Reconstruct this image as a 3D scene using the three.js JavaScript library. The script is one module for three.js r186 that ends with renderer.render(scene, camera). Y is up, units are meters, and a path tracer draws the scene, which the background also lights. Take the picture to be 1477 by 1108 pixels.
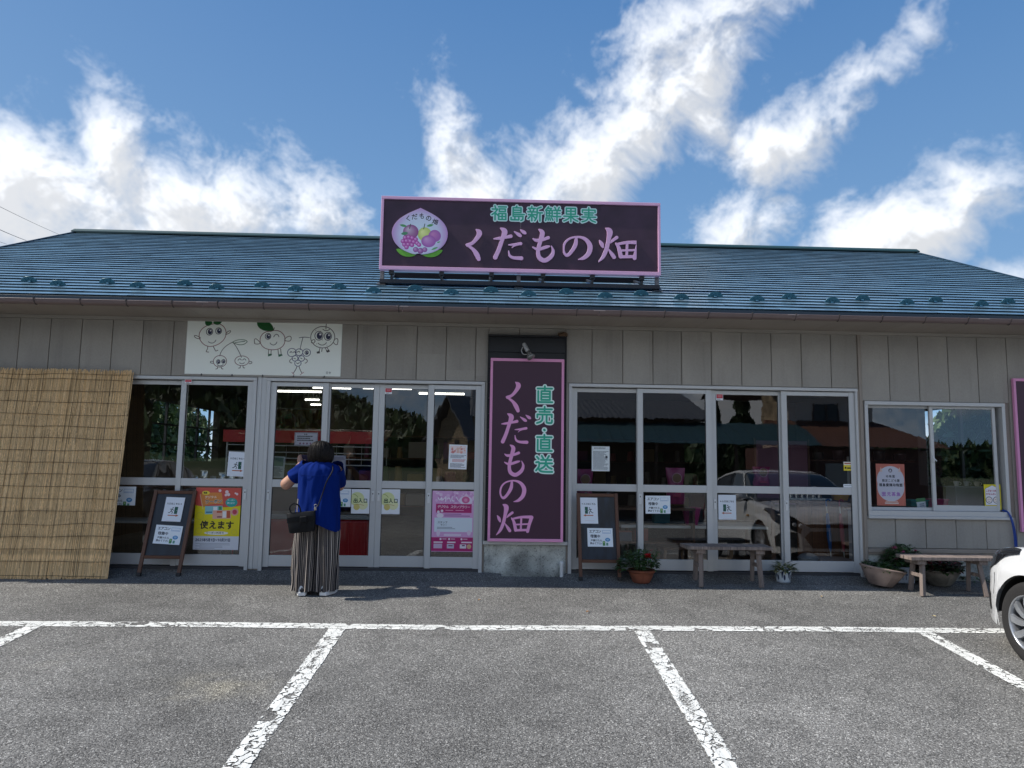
import * as THREE from 'three';
import { RoundedBoxGeometry } from 'three/addons/geometries/RoundedBoxGeometry.js';
import { mergeGeometries, mergeVertices, toCreasedNormals } from 'three/addons/utils/BufferGeometryUtils.js';
import { MarchingCubes } from 'three/addons/objects/MarchingCubes.js';
import { RectAreaLightUniformsLib } from 'three/addons/lights/RectAreaLightUniformsLib.js';

// ---------------------------------------------------------------- camera, sky, sun, exposure
const scene = new THREE.Scene();
const camera = new THREE.PerspectiveCamera(55.63, 4 / 3, 0.05, 2000);
const RAD = Math.PI / 180;
camera.rotation.set(6.164 * RAD, -1.752 * RAD, 0.86 * RAD, 'YXZ');
camera.position.set(0, 1.164, 8);
const renderer = new THREE.WebGLRenderer({ antialias: true });
renderer.toneMapping = THREE.LinearToneMapping;
renderer.toneMappingExposure = 1.62;
renderer.shadowMap.enabled = true;
RectAreaLightUniformsLib.init();

const SUN = new THREE.Vector3(-1.22, 1.42, 0.11).normalize();
const sun = new THREE.DirectionalLight(new THREE.Color(1, 0.94, 0.85), 3.1);
sun.name = 'sun';
sun.position.copy(SUN).multiplyScalar(60);
sun.castShadow = true;
sun.shadow.radius = 1;
sun.shadow.mapSize.set(4096, 4096);
Object.assign(sun.shadow.camera, { left: -30, right: 30, top: 30, bottom: -30, near: 1, far: 140 });
scene.add(sun, sun.target);

// seeded random numbers and lattice noise
function rng(seed) { let s = seed >>> 0; return () => { s = (s + 0x6d2b79f5) | 0; let t = Math.imul(s ^ (s >>> 15), 1 | s); t = (t + Math.imul(t ^ (t >>> 7), 61 | t)) ^ t; return ((t ^ (t >>> 14)) >>> 0) / 4294967296; }; }
const PERM = new Uint8Array(512), PV = new Float32Array(256);
{ const r = rng(7), p = [...Array(256).keys()]; for (let i = 255; i > 0; i--) { const j = (r() * (i + 1)) | 0; [p[i], p[j]] = [p[j], p[i]]; } for (let i = 0; i < 512; i++) PERM[i] = p[i & 255]; for (let i = 0; i < 256; i++) PV[i] = r() * 2 - 1; }
const fade = (t) => t * t * t * (t * (t * 6 - 15) + 10), mix = (a, b, t) => a + (b - a) * t, clamp = (x, a = 0, b = 1) => (x < a ? a : x > b ? b : x), sstep = (a, b, x) => { x = clamp((x - a) / (b - a)); return x * x * (3 - 2 * x); };
function vnoise(x, y, z = 0) {
  const X = Math.floor(x), Y = Math.floor(y), Z = Math.floor(z), u = fade(x - X), v = fade(y - Y), w = fade(z - Z), a = X & 255, b = Y & 255, c = Z & 255;
  const h = (i, j, k) => PV[PERM[PERM[PERM[(a + i) & 255] + ((b + j) & 255)] + ((c + k) & 255)]];
  return mix(mix(mix(h(0, 0, 0), h(1, 0, 0), u), mix(h(0, 1, 0), h(1, 1, 0), u), v), mix(mix(h(0, 0, 1), h(1, 0, 1), u), mix(h(0, 1, 1), h(1, 1, 1), u), v), w);
}
function fbm(x, y, z, n) { let s = 0, a = 0.5; for (let i = 0; i < n; i++) { s += a * vnoise(x, y, z); x = x * 2.03 + 11.3; y = y * 2.03 + 5.7; z = z * 2.03 + 3.1; a *= 0.5; } return s; }

// a partly cloudy sky: blue air, cumulus banks low all round, a few torn drifts higher up
{
  const W = 4096, H = 2048, data = new Float32Array(W * H * 4);
  // cloud drifts as ellipses in (azimuth, elevation) degrees, azimuth 0 = north (-z), east positive: centre, half sizes, tilt, strength
  const C = [[-34, 16.5, 9, 5.6, 0, 1.2], [-28.3, 20.5, 2.6, 4.4, 18, 1.05], [-24, 17, 5.5, 4.6, 0, 1.05], [-19.5, 18.2, 5.5, 3.8, 0, 1.02], [-14, 18.2, 4.2, 3.0, -5, 0.95], [-24, 12, 18, 4.4, 0, 0.95], [-9, 15, 4, 3, 0, 0.85],
    [-3.6, 24, 2.5, 4.8, 6, 1], [-2.2, 19.5, 4.4, 4.2, 0, 1], [1.5, 17.5, 6, 3.6, 0, 1], [4.5, 20, 4.6, 3, 20, 1], [8.2, 22.4, 5.6, 4.2, 30, 1.15], [12.6, 26, 6.4, 4.5, 36, 1.12], [17.8, 29.4, 6.6, 4.6, 26, 1.12], [15, 31.5, 7, 2.6, 10, 0.9], [17.2, 25.2, 3.6, 3, 20, 0.98], [21, 23, 3.0, 3.0, 25, 1.12], [24, 23.8, 3.6, 3.6, 40, 1.15], [27.4, 25.4, 4.4, 2.8, 42, 1.1], [31, 27.6, 3.6, 2.2, 42, 1.05],
    [19.4, 17.2, 4.2, 3.2, 12, 1.25], [25.5, 14.5, 4, 3, 10, 1.05], [30, 16, 6.4, 3.8, 20, 1.3], [33.8, 18.2, 2.6, 2.2, 20, 1.1], [36, 11, 5, 3, 0, 1.05]];
  const r = rng(21);
  for (let i = 0; i < 84; i++) { const a = 46 + r() * 268; C.push([a > 180 ? a - 360 : a, 7 + r() * r() * 46, 6 + r() * 10, 3 + r() * 5, r() * 60 - 20, 0.85 + r() * 0.45]); }  // unseen clouds beyond the view, made more and larger to brighten shaded sides
  const E = C.map(([a, e, w, h, t, s]) => ({ a, e, w, h, c: Math.cos(t * RAD), s: Math.sin(t * RAD), k: s }));
  const field = (dx, dy, dz, az, el, mask, n) => {
    const w = fbm(dx * 14, dy * 14, dz * 14 + 5, 2) * 0.035, X = dx + w, Y = dy * 1.15 - w;
    let s = 0, a = 0.4, f = 9, b = 0; for (let i = 0; i < n; i++) { const q = vnoise(X * f + i * 7.3, Y * f + i * 3.1, dz * f); s += a * q; if (i < 5) b += a * (0.5 - Math.abs(q)); f *= 2.1; a *= 0.7; }
    return mask * 1.05 + s * 0.74 + b * 0.26 - 0.50;
  };
  const maskAt = (az, el) => {
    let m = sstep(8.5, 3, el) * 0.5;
    for (const q of E) { let da = az - q.a; if (da > 180) da -= 360; else if (da < -180) da += 360; const de = el - q.e; if (Math.abs(da) > 30) continue; const x = (da * q.c + de * q.s) / q.w, y = (-da * q.s + de * q.c) / q.h, d = x * x + y * y; if (d < 4) m = Math.max(m, q.k * Math.exp(-d * 0.75)); }
    return m;
  };
  const sunAz = Math.atan2(SUN.x, -SUN.z) / RAD;
  for (let j = 0; j < H; j++) {
    const v = ((j + 0.5) / H - 0.5) * Math.PI, y = Math.sin(v), cv = Math.cos(v), el = v / RAD;
    for (let i = 0; i < W; i++) {
      const o = (j * W + i) * 4;
      if (el < -0.5) { data[o] = 0.2; data[o + 1] = 0.21; data[o + 2] = 0.2; data[o + 3] = 1; continue; }
      const u = ((i + 0.5) / W - 0.5) * 2 * Math.PI, x = Math.cos(u) * cv, z = Math.sin(u) * cv, az = Math.atan2(x, -z) / RAD;
      const t = Math.pow(clamp(Math.max(0, y)), 0.62), cs = x * SUN.x + y * SUN.y + z * SUN.z, glow = Math.pow(clamp(cs * 0.5 + 0.5), 6);
      let R = mix(0.232, 0.0315, clamp(t * 1.28)) + glow * 0.08, G = mix(0.38, 0.110, clamp(t * 1.28)) + glow * 0.09, B = mix(0.546, 0.278, clamp(t * 1.28)) + glow * 0.10;
      const m = maskAt(az, el);
      if (m > 0.03) {
        const d = field(x, y, z, az, el, m, 8);
        if (d > -0.02) {
          const sh = field(x + SUN.x * 0.02, y + SUN.y * 0.028, z + SUN.z * 0.02, az, el, maskAt(az - 1.0, el + 1.4), 6);
          const a = Math.pow(sstep(-0.05, 0.88, d), 0.82), lit = mix(0.70, 0.48, sstep(-0.12, 0.3, sh - d * 0.72)) + glow * 0.15;
          R = mix(R, lit * 0.95, a); G = mix(G, lit * 0.98, a); B = mix(B, lit * 1.03, a);
        }
      }
      data[o] = R; data[o + 1] = G; data[o + 2] = B; data[o + 3] = 1;
    }
  }
  const sky = new THREE.DataTexture(data, W, H, THREE.RGBAFormat, THREE.FloatType);
  sky.mapping = THREE.EquirectangularReflectionMapping; sky.magFilter = THREE.LinearFilter; sky.minFilter = THREE.LinearFilter; sky.needsUpdate = true;
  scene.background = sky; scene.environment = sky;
}
// ---------------------------------------------------------------- helpers
const used = new Map();
function numbered(n) { const k = used.get(n) ?? 0; used.set(n, k + 1); return k ? n + '_' + String(k).padStart(3, '0') : n; }
function shadows(o) { o.castShadow = o.receiveShadow = true; return o; }
function mesh(name, geo, mat, parent, label) { const g = Array.isArray(geo) ? merge(geo) : geo, o = shadows(new THREE.Mesh(g, mat)); o.name = name; if (label) o.userData.label = label; parent.add(o); return o; }
function tag(o, label, category, group) { o.name = numbered(o.name); o.userData.label = label; o.userData.category = category; if (group) o.userData.group = group; return o; }
function thing(name, label, category, pos = [0, 0, 0], turn = 0, group) { const o = new THREE.Group(); o.name = name; tag(o, label, category, group); o.position.set(...pos); o.rotation.y = turn; scene.add(o); return o; }
function single(name, geo, mat, label, category, group) { const o = mesh(name, geo, mat, scene); return tag(o, label, category, group); }
function struct(name, geo, mat) { const o = mesh(name, geo, mat, scene); o.name = numbered(name); o.userData.kind = 'structure'; return o; }
function copy(o, label, pos, turn) { const c = o.clone(); c.name = numbered(o.name.replace(/_\d\d\d$/, '')); c.userData = { ...o.userData, label }; if (pos) c.position.set(...pos); if (turn !== undefined) c.rotation.y = turn; scene.add(c); return c; }
function merge(list) { const n = list.map((g) => { let q = g.index ? g.toNonIndexed() : g; for (const k of Object.keys(q.attributes)) if (!['position', 'normal', 'uv', 'color'].includes(k)) q.deleteAttribute(k); return q; }); const col = n.some((g) => g.attributes.color); if (col) for (const g of n) if (!g.attributes.color) g.setAttribute('color', new THREE.BufferAttribute(new Float32Array(g.attributes.position.count * 3).fill(1), 3)); return n.length === 1 ? n[0] : mergeGeometries(n); }
// a box between two corners, plain or with rounded edges
function bx(x0, x1, y0, y1, z0, z1, r = 0) {
  const w = x1 - x0, h = y1 - y0, d = z1 - z0, rr = Math.min(r, w / 2.2, h / 2.2, d / 2.2);
  const g = rr > 0 ? new RoundedBoxGeometry(w, h, d, 2, rr) : new THREE.BoxGeometry(w, h, d);
  return g.translate((x0 + x1) / 2, (y0 + y1) / 2, (z0 + z1) / 2);
}
function V(x, y, z) { return new THREE.Vector3(x, y, z); }
// a rod between two points; ends may differ in radius
function rod(a, b, r, r2 = r, seg = 10) { a = V(...a); b = V(...b); const d = b.clone().sub(a), g = new THREE.CylinderGeometry(r2, r, d.length(), seg); g.applyQuaternion(new THREE.Quaternion().setFromUnitVectors(V(0, 1, 0), d.clone().normalize())); return g.translate((a.x + b.x) / 2, (a.y + b.y) / 2, (a.z + b.z) / 2); }
// a square bar between two points
function bar(a, b, w, d = w, roll = 0) { a = V(...a); b = V(...b); const v = b.clone().sub(a), g = new RoundedBoxGeometry(w, v.length(), d, 2, Math.min(w, d) * 0.12); if (roll) g.rotateY(roll); g.applyQuaternion(new THREE.Quaternion().setFromUnitVectors(V(0, 1, 0), v.clone().normalize())); return g.translate((a.x + b.x) / 2, (a.y + b.y) / 2, (a.z + b.z) / 2); }
function tube(pts, r, seg = 40, rs = 8) { return new THREE.TubeGeometry(new THREE.CatmullRomCurve3(pts.map((p) => V(...p))), seg, r, rs, false); }
function lathe(pts, seg = 40) { return new THREE.LatheGeometry(pts.map((p) => new THREE.Vector2(...p)), seg); }
function prism(pts, depth, bevel = 0, holes = []) { const s = new THREE.Shape(pts.map((p) => new THREE.Vector2(...p))); for (const h of holes) s.holes.push(new THREE.Path(h.map((p) => new THREE.Vector2(...p)))); return new THREE.ExtrudeGeometry(s, { depth, bevelEnabled: bevel > 0, bevelSize: bevel, bevelThickness: bevel, bevelSegments: 2, curveSegments: 16 }); }
// a surface through a grid of points rows[i][j]
function skin(rows, closed = false, uvScale = [1, 1]) {
  const n = rows.length, m = rows[0].length, p = [], uv = [], ix = [];
  rows.forEach((r, i) => r.forEach((q, j) => { p.push(...q); uv.push((j / (m - 1)) * uvScale[0], (i / (n - 1)) * uvScale[1]); }));
  const mm = closed ? m : m - 1;
  for (let i = 0; i < n - 1; i++) for (let j = 0; j < mm; j++) { const a = i * m + j, b = i * m + ((j + 1) % m), c = a + m, d = b + m; ix.push(a, b, d, a, d, c); }
  const g = new THREE.BufferGeometry(); g.setAttribute('position', new THREE.Float32BufferAttribute(p, 3)); g.setAttribute('uv', new THREE.Float32BufferAttribute(uv, 2)); g.setIndex(ix); g.computeVertexNormals(); return g;
}
const lin = (r, g, b) => new THREE.Color().setRGB(r, g, b);
function std(c, rough = 0.6, o = {}) { return new THREE.MeshStandardMaterial({ color: Array.isArray(c) ? lin(...c) : c, roughness: rough, side: THREE.DoubleSide, ...o }); }
function phys(c, rough = 0.6, o = {}) { return new THREE.MeshPhysicalMaterial({ color: Array.isArray(c) ? lin(...c) : c, roughness: rough, side: THREE.DoubleSide, ...o }); }
// a data texture from a function of (u, v) -> value or [r, g, b], tiling
function dataTex(w, h, f, { srgb = false, repeat = true } = {}) {
  const d = new Uint8Array(w * h * 4);
  for (let j = 0; j < h; j++) for (let i = 0; i < w; i++) { const c = f(i, j), o = (j * w + i) * 4; if (typeof c === 'number') d[o] = d[o + 1] = d[o + 2] = clamp(c) * 255; else for (let k = 0; k < 3; k++) d[o + k] = clamp(c[k]) * 255; d[o + 3] = 255; }
  const t = new THREE.DataTexture(d, w, h); t.magFilter = t.minFilter = THREE.LinearFilter; if (repeat) t.wrapS = t.wrapT = THREE.RepeatWrapping; if (srgb) t.colorSpace = THREE.SRGBColorSpace; t.needsUpdate = true; return t;
}
function canvas(w, h, draw) { const c = document.createElement('canvas'); c.width = w; c.height = h; const x = c.getContext('2d'); x.lineCap = x.lineJoin = 'round'; draw(x, w, h); return c; }
function canvasTex(w, h, draw) { const t = new THREE.CanvasTexture(canvas(w, h, draw)); t.colorSpace = THREE.SRGBColorSpace; t.anisotropy = 8; return t; }
// put uv in metres on a geometry: the two axes that lie in each face
function uvMetres(g, s = 1, ox = 0, oy = 0) { if (g.index) g = g.toNonIndexed(); const p = g.attributes.position, n = g.attributes.normal, uv = new Float32Array(p.count * 2); for (let i = 0; i < p.count; i++) { const x = Math.abs(n.getX(i)), y = Math.abs(n.getY(i)), z = Math.abs(n.getZ(i)); const [a, b] = y > x && y > z ? [p.getX(i), p.getZ(i)] : x > z ? [p.getZ(i), p.getY(i)] : [p.getX(i), p.getY(i)]; uv[i * 2] = a * s + ox; uv[i * 2 + 1] = b * s + oy; } g.setAttribute('uv', new THREE.BufferAttribute(uv, 2)); return g; }

// ---------------------------------------------------------------- lettering: each character as pen strokes in a box of 100 x 100 ('~' = curved, 'o' = closed)
const G = {
  直: '50,2 50,28;8,15 92,15;30,30 80,30 80,80 30,80 30,30;30,46 80,46;30,63 80,63;12,30 12,93 94,93', 売: '50,2 50,32;8,16 92,16;20,31 80,31;8,62 8,46 92,46 92,62;~38,54 37,76 26,88 6,95;~62,54 62,86 66,93 90,93 93,78',
  送: '36,3 46,20;78,3 68,20;32,26 92,26;28,45 96,45;~61,26 58,52 48,66 32,76;~63,50 74,66 94,76;8,8 19,21;~4,40 20,40 20,64 4,86;~18,72 28,88 54,93 97,93', 福: '22,2 26,16;4,24 40,24;~40,24 24,46 4,62;24,46 24,98;28,52 42,66;46,8 97,8;52,22 91,22 91,40 52,40 52,22;48,54 95,54 95,94 48,94 48,54;71,54 71,94;48,74 95,74',
  島: '48,0 42,12;24,12 76,12 76,44;24,12 24,70;24,28 76,28;24,44 76,44;24,57 97,57;24,70 90,70 88,92 76,98;11,78 11,94 62,94 62,78;36,72 36,94', 新: '28,0 28,12;6,13 52,13;15,18 20,32;42,18 37,32;2,37 56,37;6,56 54,56;29,37 29,98;26,58 5,82;34,62 52,80;90,3 64,14;~64,14 64,52 60,76 48,97;64,42 99,42;83,42 83,98',
  鮮: '20,0 2,24;17,10 39,10 32,24;7,25 45,25 45,62 7,62 7,25;26,25 26,62;7,43 45,43;6,74 2,94;17,74 19,90;29,74 33,90;41,72 50,90;62,2 69,17;91,2 84,17;55,23 99,23;58,43 96,43;51,65 101,65;77,23 77,98', 果: '20,6 80,6 80,46 20,46 20,6;20,26 80,26;50,6 50,98;4,61 96,61;~46,62 30,80 4,93;~54,62 70,80 96,93',
  実: '50,0 50,13;8,31 8,15 92,15 92,31;20,34 80,34;24,48 76,48;5,63 95,63;50,24 50,63;~48,63 36,84 6,96;~54,65 66,84 94,96', 畑: '8,30 13,48;46,26 38,42;~27,6 27,46 20,70 4,94;29,60 44,82;55,14 95,14 95,90 55,90 55,14;75,14 75,90;55,51 95,51',
  使: '~28,2 18,30 4,50;18,36 18,98;33,16 98,16;42,30 92,30 92,52 42,52 42,30;~67,2 66,54 56,80 30,97;~44,60 64,82 99,97', え: '38,4 60,13;~22,34 74,30 52,56 14,90;~38,64 54,58 60,88 72,94 92,90', ま: '14,22 86,22;18,44 82,44;~52,4 52,70 44,88 22,90 15,80 26,70 52,74 86,92', す: '5,24 95,24;~56,4 57,58 48,72 36,64 38,50 52,46 60,58 58,80 34,98',
  出: '50,2 50,94;18,12 18,46 82,46 82,12;8,56 8,93 92,93 92,56', 入: '~32,8 50,8 48,32 36,66 5,95;~50,30 64,70 95,95', 口: '16,14 84,14 84,90 16,90 16,14', は: '~14,8 9,50 15,92;38,28 95,28;~68,6 68,76 56,92 40,86 42,72 62,70 92,90', こ: '22,18 78,18;~18,64 24,88 86,86', ち: '10,24 88,24;~42,4 28,56 60,42 88,58 78,86 40,95', ら: '38,4 62,14;~28,24 24,64 56,46 84,62 74,88 34,97',
  エ: '14,18 86,18;50,18 50,82;6,82 94,82', ア: '10,14 90,14 64,44;~48,34 44,70 18,95', コ: '14,18 86,18 86,86 10,86', ン: '12,20 36,34;~12,88 56,76 92,26', 稼: '42,3 8,14;2,32 44,32;24,12 24,98;22,36 4,66;28,42 44,58;72,0 72,11;52,26 52,12 96,12 96,26;56,30 92,30;74,30 52,48;~62,40 78,62 74,94 60,96;74,60 52,76;78,74 52,95;94,40 80,54;82,58 98,88', 働: '20,2 4,46;14,34 14,98;60,4 30,11;26,22 66,22;32,34 62,34 62,58 32,58 32,34;32,46 62,46;47,8 47,87;28,71 64,71;24,89 68,86;70,28 96,28 92,90 82,93;~82,6 80,52 66,95', 中: '12,26 88,26 88,64 12,64 12,26;50,2 50,98',
  戸: '10,10 90,10;18,30 82,30 82,56 18,56;~18,30 18,62 4,96', 開: '8,98 8,6 42,6 42,40 8,40;8,23 42,23;92,98 92,6 58,6 58,40 92,40;58,23 92,23;24,57 76,57;20,73 80,73;38,57 28,95;62,57 62,95', 閉: '8,98 8,6 42,6 42,40 8,40;8,23 42,23;92,98 92,6 58,6 58,40 92,40;58,23 92,23;24,58 78,58;54,45 54,92 44,88;52,62 26,88', け: '~14,6 9,50 16,92;38,30 95,30;~70,4 70,62 52,97', た: '6,24 64,24;36,4 8,94;54,46 90,46;~50,74 60,90 95,88', め: '20,14 42,84;~70,6 44,72 18,90 9,66 38,36 78,34 93,60 58,95', て: '8,18 90,16;~86,18 46,40 50,82 82,93', 下: '6,12 94,12;50,12 50,98;54,38 80,58', さ: '10,32 88,28;44,6 78,68;~26,62 22,86 50,95 80,90', い: '~14,16 18,76 32,88 40,68;~72,24 90,48 92,68',
  ク: '40,4 10,46;~34,18 84,18 74,62 24,97', 'ー': '8,50 92,50', ポ: '10,32 88,32;48,8 48,94;26,48 10,80;70,48 88,80;88,4 96,12 88,20 80,12 88,4', 月: '24,6 80,6 80,96 66,94;~24,6 24,62 6,97;24,34 80,34;24,62 80,62', 日: '20,8 80,8 80,94 20,94 20,8;20,50 80,50', 年: '28,2 8,36;24,18 92,18;24,44 86,44;24,44 24,66;2,68 98,68;56,18 56,98', デ: '20,14 72,14;6,38 94,38;~52,38 48,72 22,97;82,2 87,16;92,0 97,14', ジ: '16,12 36,24;8,36 28,48;~14,92 60,78 92,34;76,4 81,18;88,2 93,16', タ: '40,4 10,48;~34,18 84,18 72,64 24,98;28,46 66,66', ル: '~28,16 26,62 4,95;~58,10 58,90 95,56', ス: '~16,14 82,14 54,60 6,95;56,58 93,95', プ: '10,20 80,20;~80,20 72,64 28,97;90,4 98,12 90,20 82,12 90,4', ラ: '18,12 82,12;8,38 90,38;~90,38 78,72 32,97', リ: '24,8 24,60;~76,6 76,62 42,97',
  園: '8,6 92,6 92,95 8,95 8,6;28,24 72,24;50,14 50,36;22,36 78,36;34,47 66,47 66,60 34,60 34,47;50,60 26,84;50,62 50,86;56,68 76,84', 児: '24,6 24,52;44,8 84,8 84,50 44,50 44,8;44,29 84,29;~36,56 34,78 6,95;~62,56 62,92 92,92 94,74', 募: '8,14 92,14;32,4 32,23;68,4 68,23;26,28 74,28 74,50 26,50 26,28;26,39 74,39;6,61 94,61;40,61 8,86;60,61 94,84;30,76 72,76 68,97 58,95;50,67 26,98', 集: '30,2 10,36;24,22 24,62;24,22 86,22;24,35 80,35;24,48 80,48;24,61 90,61;54,6 54,61;50,62 50,98;5,75 95,75;46,76 8,97;54,76 92,97', 愛: '86,2 14,10;16,17 22,28;46,15 50,26;82,13 72,26;6,45 6,34 94,34 94,45;26,45 21,60;36,44 42,62 66,62 70,50;50,41 57,50;80,46 90,58;36,64 8,86;34,71 80,71 58,88 10,98;38,76 60,90 95,98', 隣: '10,98 10,8 36,8 24,40 38,60 22,70;46,8 51,20;90,6 80,20;44,26 97,26;70,4 70,56;68,28 46,52;72,28 95,52;54,56 44,76;52,63 66,63 46,98;74,65 97,65;72,82 99,82;86,54 86,98', 幼: '30,4 10,32 36,38 6,74 46,68;36,56 48,78;52,28 94,28 90,90 76,93;~70,4 68,54 46,97', 稚: '42,3 8,14;2,32 44,32;24,12 24,98;22,36 4,66;28,42 44,58;66,2 50,40;58,24 58,98;58,25 95,25;58,47 92,47;58,69 92,69;58,92 97,92;76,25 76,92', 認: '10,8 36,8;4,22 42,22;10,36 36,36;10,50 36,50;10,64 36,64 36,92 10,92 10,64;50,10 93,10 88,42;70,12 50,48;54,24 66,37;50,62 46,90;60,56 62,90 84,92 87,76;72,54 80,66;90,58 97,78', 定: '50,0 50,13;8,31 8,15 92,15 92,31;24,41 78,41;50,41 50,90;50,63 82,63;~28,54 20,78 5,97;~22,72 46,93 97,95',
  ど: '30,6 40,46;~74,30 26,60 22,86 50,93 84,90;76,6 82,18;88,2 94,14', も: '~50,4 40,72 52,95 82,88 84,62;16,30 74,30;14,54 74,54', ひ: '~10,20 40,16 18,58 30,89 60,87 72,50 68,16 95,58', な: '10,24 56,24;38,6 10,66;66,20 90,37;~64,44 64,82 48,93 35,82 48,70 92,90', ん: '~50,4 8,95 36,52 54,60 58,90 78,88 95,56', の: '~50,20 40,72 22,82 9,56 30,22 64,16 91,44 80,82 52,93', く: '72,5 24,50 76,95', だ: '6,26 60,26;36,6 10,94;52,50 86,48;~50,76 60,91 93,88;74,6 82,20;88,2 96,16', 番: '80,2 18,10;8,24 92,24;50,8 50,48;46,26 12,48;54,26 90,48;30,12 38,22;70,10 64,22;22,54 78,54 78,96 22,96 22,54;22,75 78,75;50,54 50,96', 用: '18,6 84,6 84,96 72,94;~18,6 18,64 6,97;18,34 84,34;18,62 84,62;51,6 51,96', 可: '4,12 96,12;18,36 52,36 52,66 18,66 18,36;78,12 78,96 62,93', 利: '42,3 8,14;2,32 56,32;28,12 28,98;26,36 4,70;32,42 54,62;68,12 68,70;92,2 92,96 78,93', 県: '24,4 80,4 80,46 24,46 24,4;24,18 80,18;24,32 80,32;10,14 10,58 96,58;52,58 52,98;30,68 14,90;72,68 90,90', '・': '48,48 52,52', '→': '4,50 94,50;66,26 94,50 66,74', '←': '96,50 6,50;34,26 6,50 34,74', '～': '~6,58 28,40 50,50 72,60 94,44', '。': '20,80 30,90 20,96 14,88 20,80',
};
function drawStroke(x, s, ox, oy, w, h) {
  const curved = s[0] === '~', p = (curved ? s.slice(1) : s).split(' ').map((q) => q.split(',').map(Number)).map(([a, b]) => [ox + (a / 100) * w, oy + (b / 100) * h]);
  x.beginPath(); x.moveTo(...p[0]);
  if (!curved || p.length < 3) for (const q of p.slice(1)) x.lineTo(...q);
  else for (let i = 0; i < p.length - 1; i++) { const a = p[Math.max(0, i - 1)], b = p[i], c = p[i + 1], d = p[Math.min(p.length - 1, i + 2)]; x.bezierCurveTo(b[0] + (c[0] - a[0]) / 6, b[1] + (c[1] - a[1]) / 6, c[0] - (d[0] - b[0]) / 6, c[1] - (d[1] - b[1]) / 6, c[0], c[1]); }
  x.stroke();
}
// a line of characters whose boxes are s high, starting at (x0, y0); o: color, weight, gap, vertical, outline, wide
function write(x, str, x0, y0, s, o = {}) {
  const w = s * (o.wide ?? 1), gap = o.gap ?? s * 0.14;
  const passes = o.outline ? [[o.outline, (o.weight ?? 0.1) * s + (o.outlineWidth ?? 0.12) * s], [o.color ?? '#111', (o.weight ?? 0.1) * s]] : [[o.color ?? '#111', (o.weight ?? 0.1) * s]];
  let cx = x0, cy = y0;
  const list = [...str].map((ch) => { const at = [ch, cx, cy]; const small = /[a-zA-Z0-9:.,\-/() ]/.test(ch); if (o.vertical) cy += ch === '・' ? s * 0.42 : s + gap; else cx += small ? s * 0.66 : w + gap; return at; });
  for (const [col, lw] of passes) for (const [ch, a, b] of list) {
    x.strokeStyle = x.fillStyle = col; x.lineWidth = lw;
    if (G[ch]) { const up = ch === '・' ? -s * 0.34 : 0; for (const st of G[ch].split(';')) drawStroke(x, st, a, b + up, w, s); if (ch === '・') { x.beginPath(); x.arc(a + w / 2, b + s * 0.5 + up, lw * 0.62, 0, 7); x.fill(); } }
    else { x.font = `bold ${s * 1.15}px sans-serif`; x.textBaseline = 'alphabetic'; x.fillText(ch, a, b + s * 0.93); }
  }
  return cx;
}
// brush characters of the shop name: strokes of x,y,width
const BRUSH = {
  く: ['0,0,5 24,22,36 14,55,30 -22,100,22 -58,118,26', '-66,115,14 -20,148,22 8,185,34 24,220,26'],
  だ: ['0,80,6 32,76,18 78,68,18 122,58,24', '47,0,8 77,23,38 62,78,28 37,158,28 12,218,30', '107,123,6 142,120,15 196,111,20', '192,111,16 150,128,8 132,143,3', '108,168,6 117,203,16 147,218,20 202,220,26', '148,23,6 182,46,24 196,54,12', '192,8,6 217,26,24 230,34,10'],
  も: ['0,0,8 25,25,32 10,90,28 -5,160,26 5,210,30 45,230,30 90,200,28 105,160,20 92,122,5', '-43,70,6 -20,82,20 25,76,20 68,60,22', '-43,134,8 -5,148,20 55,130,20 78,124,8'],
  の: ['0,0,18 -6,50,28 -33,100,24 -63,130,22 -83,120,15 -93,85,15 -83,40,15 -48,6,13 12,-8,13 67,8,24 100,55,34 92,110,32 57,147,24 17,160,5'],
  畑: ['0,92,8 15,117,26 24,140,14', '126,66,22 95,90,18 80,108,6', '46,0,8 74,22,40 66,82,28 51,152,28 26,212,24 -6,250,5', '66,157,8 91,192,24 106,214,26', '120,110,10 140,142,24 156,208,28', '124,118,16 200,102,20 282,100,26', '288,104,32 270,162,26 256,218,26', '202,110,17 199,210,17', '146,164,14 270,157,14', '156,210,20 262,206,20'],
};
const BRUSH_AT = { く: [137, 243], だ: [268, 232], も: [595, 240], の: [868, 302], 畑: [1039, 228] };
function brush(x, ch, ox, oy, k) {
  for (const s of BRUSH[ch]) {
    const p = s.split(' ').map((q) => q.split(',').map(Number)), c = [];
    for (let i = 0; i < p.length - 1; i++) { const a = p[Math.max(0, i - 1)], b = p[i], d = p[i + 1], e = p[Math.min(p.length - 1, i + 2)]; for (let t = 0; t < 1; t += 0.04) c.push([0, 1, 2].map((n) => 0.5 * (2 * b[n] + (d[n] - a[n]) * t + (2 * a[n] - 5 * b[n] + 4 * d[n] - e[n]) * t * t + (3 * b[n] - a[n] - 3 * d[n] + e[n]) * t * t * t))); }
    c.push(p[p.length - 1]);
    x.beginPath(); for (const [a, b, w] of c) { x.moveTo(ox + a * k, oy + b * k); x.arc(ox + a * k, oy + b * k, Math.max(0.6, (w * k) / 2), 0, 7); } x.fill();
  }
}
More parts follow.
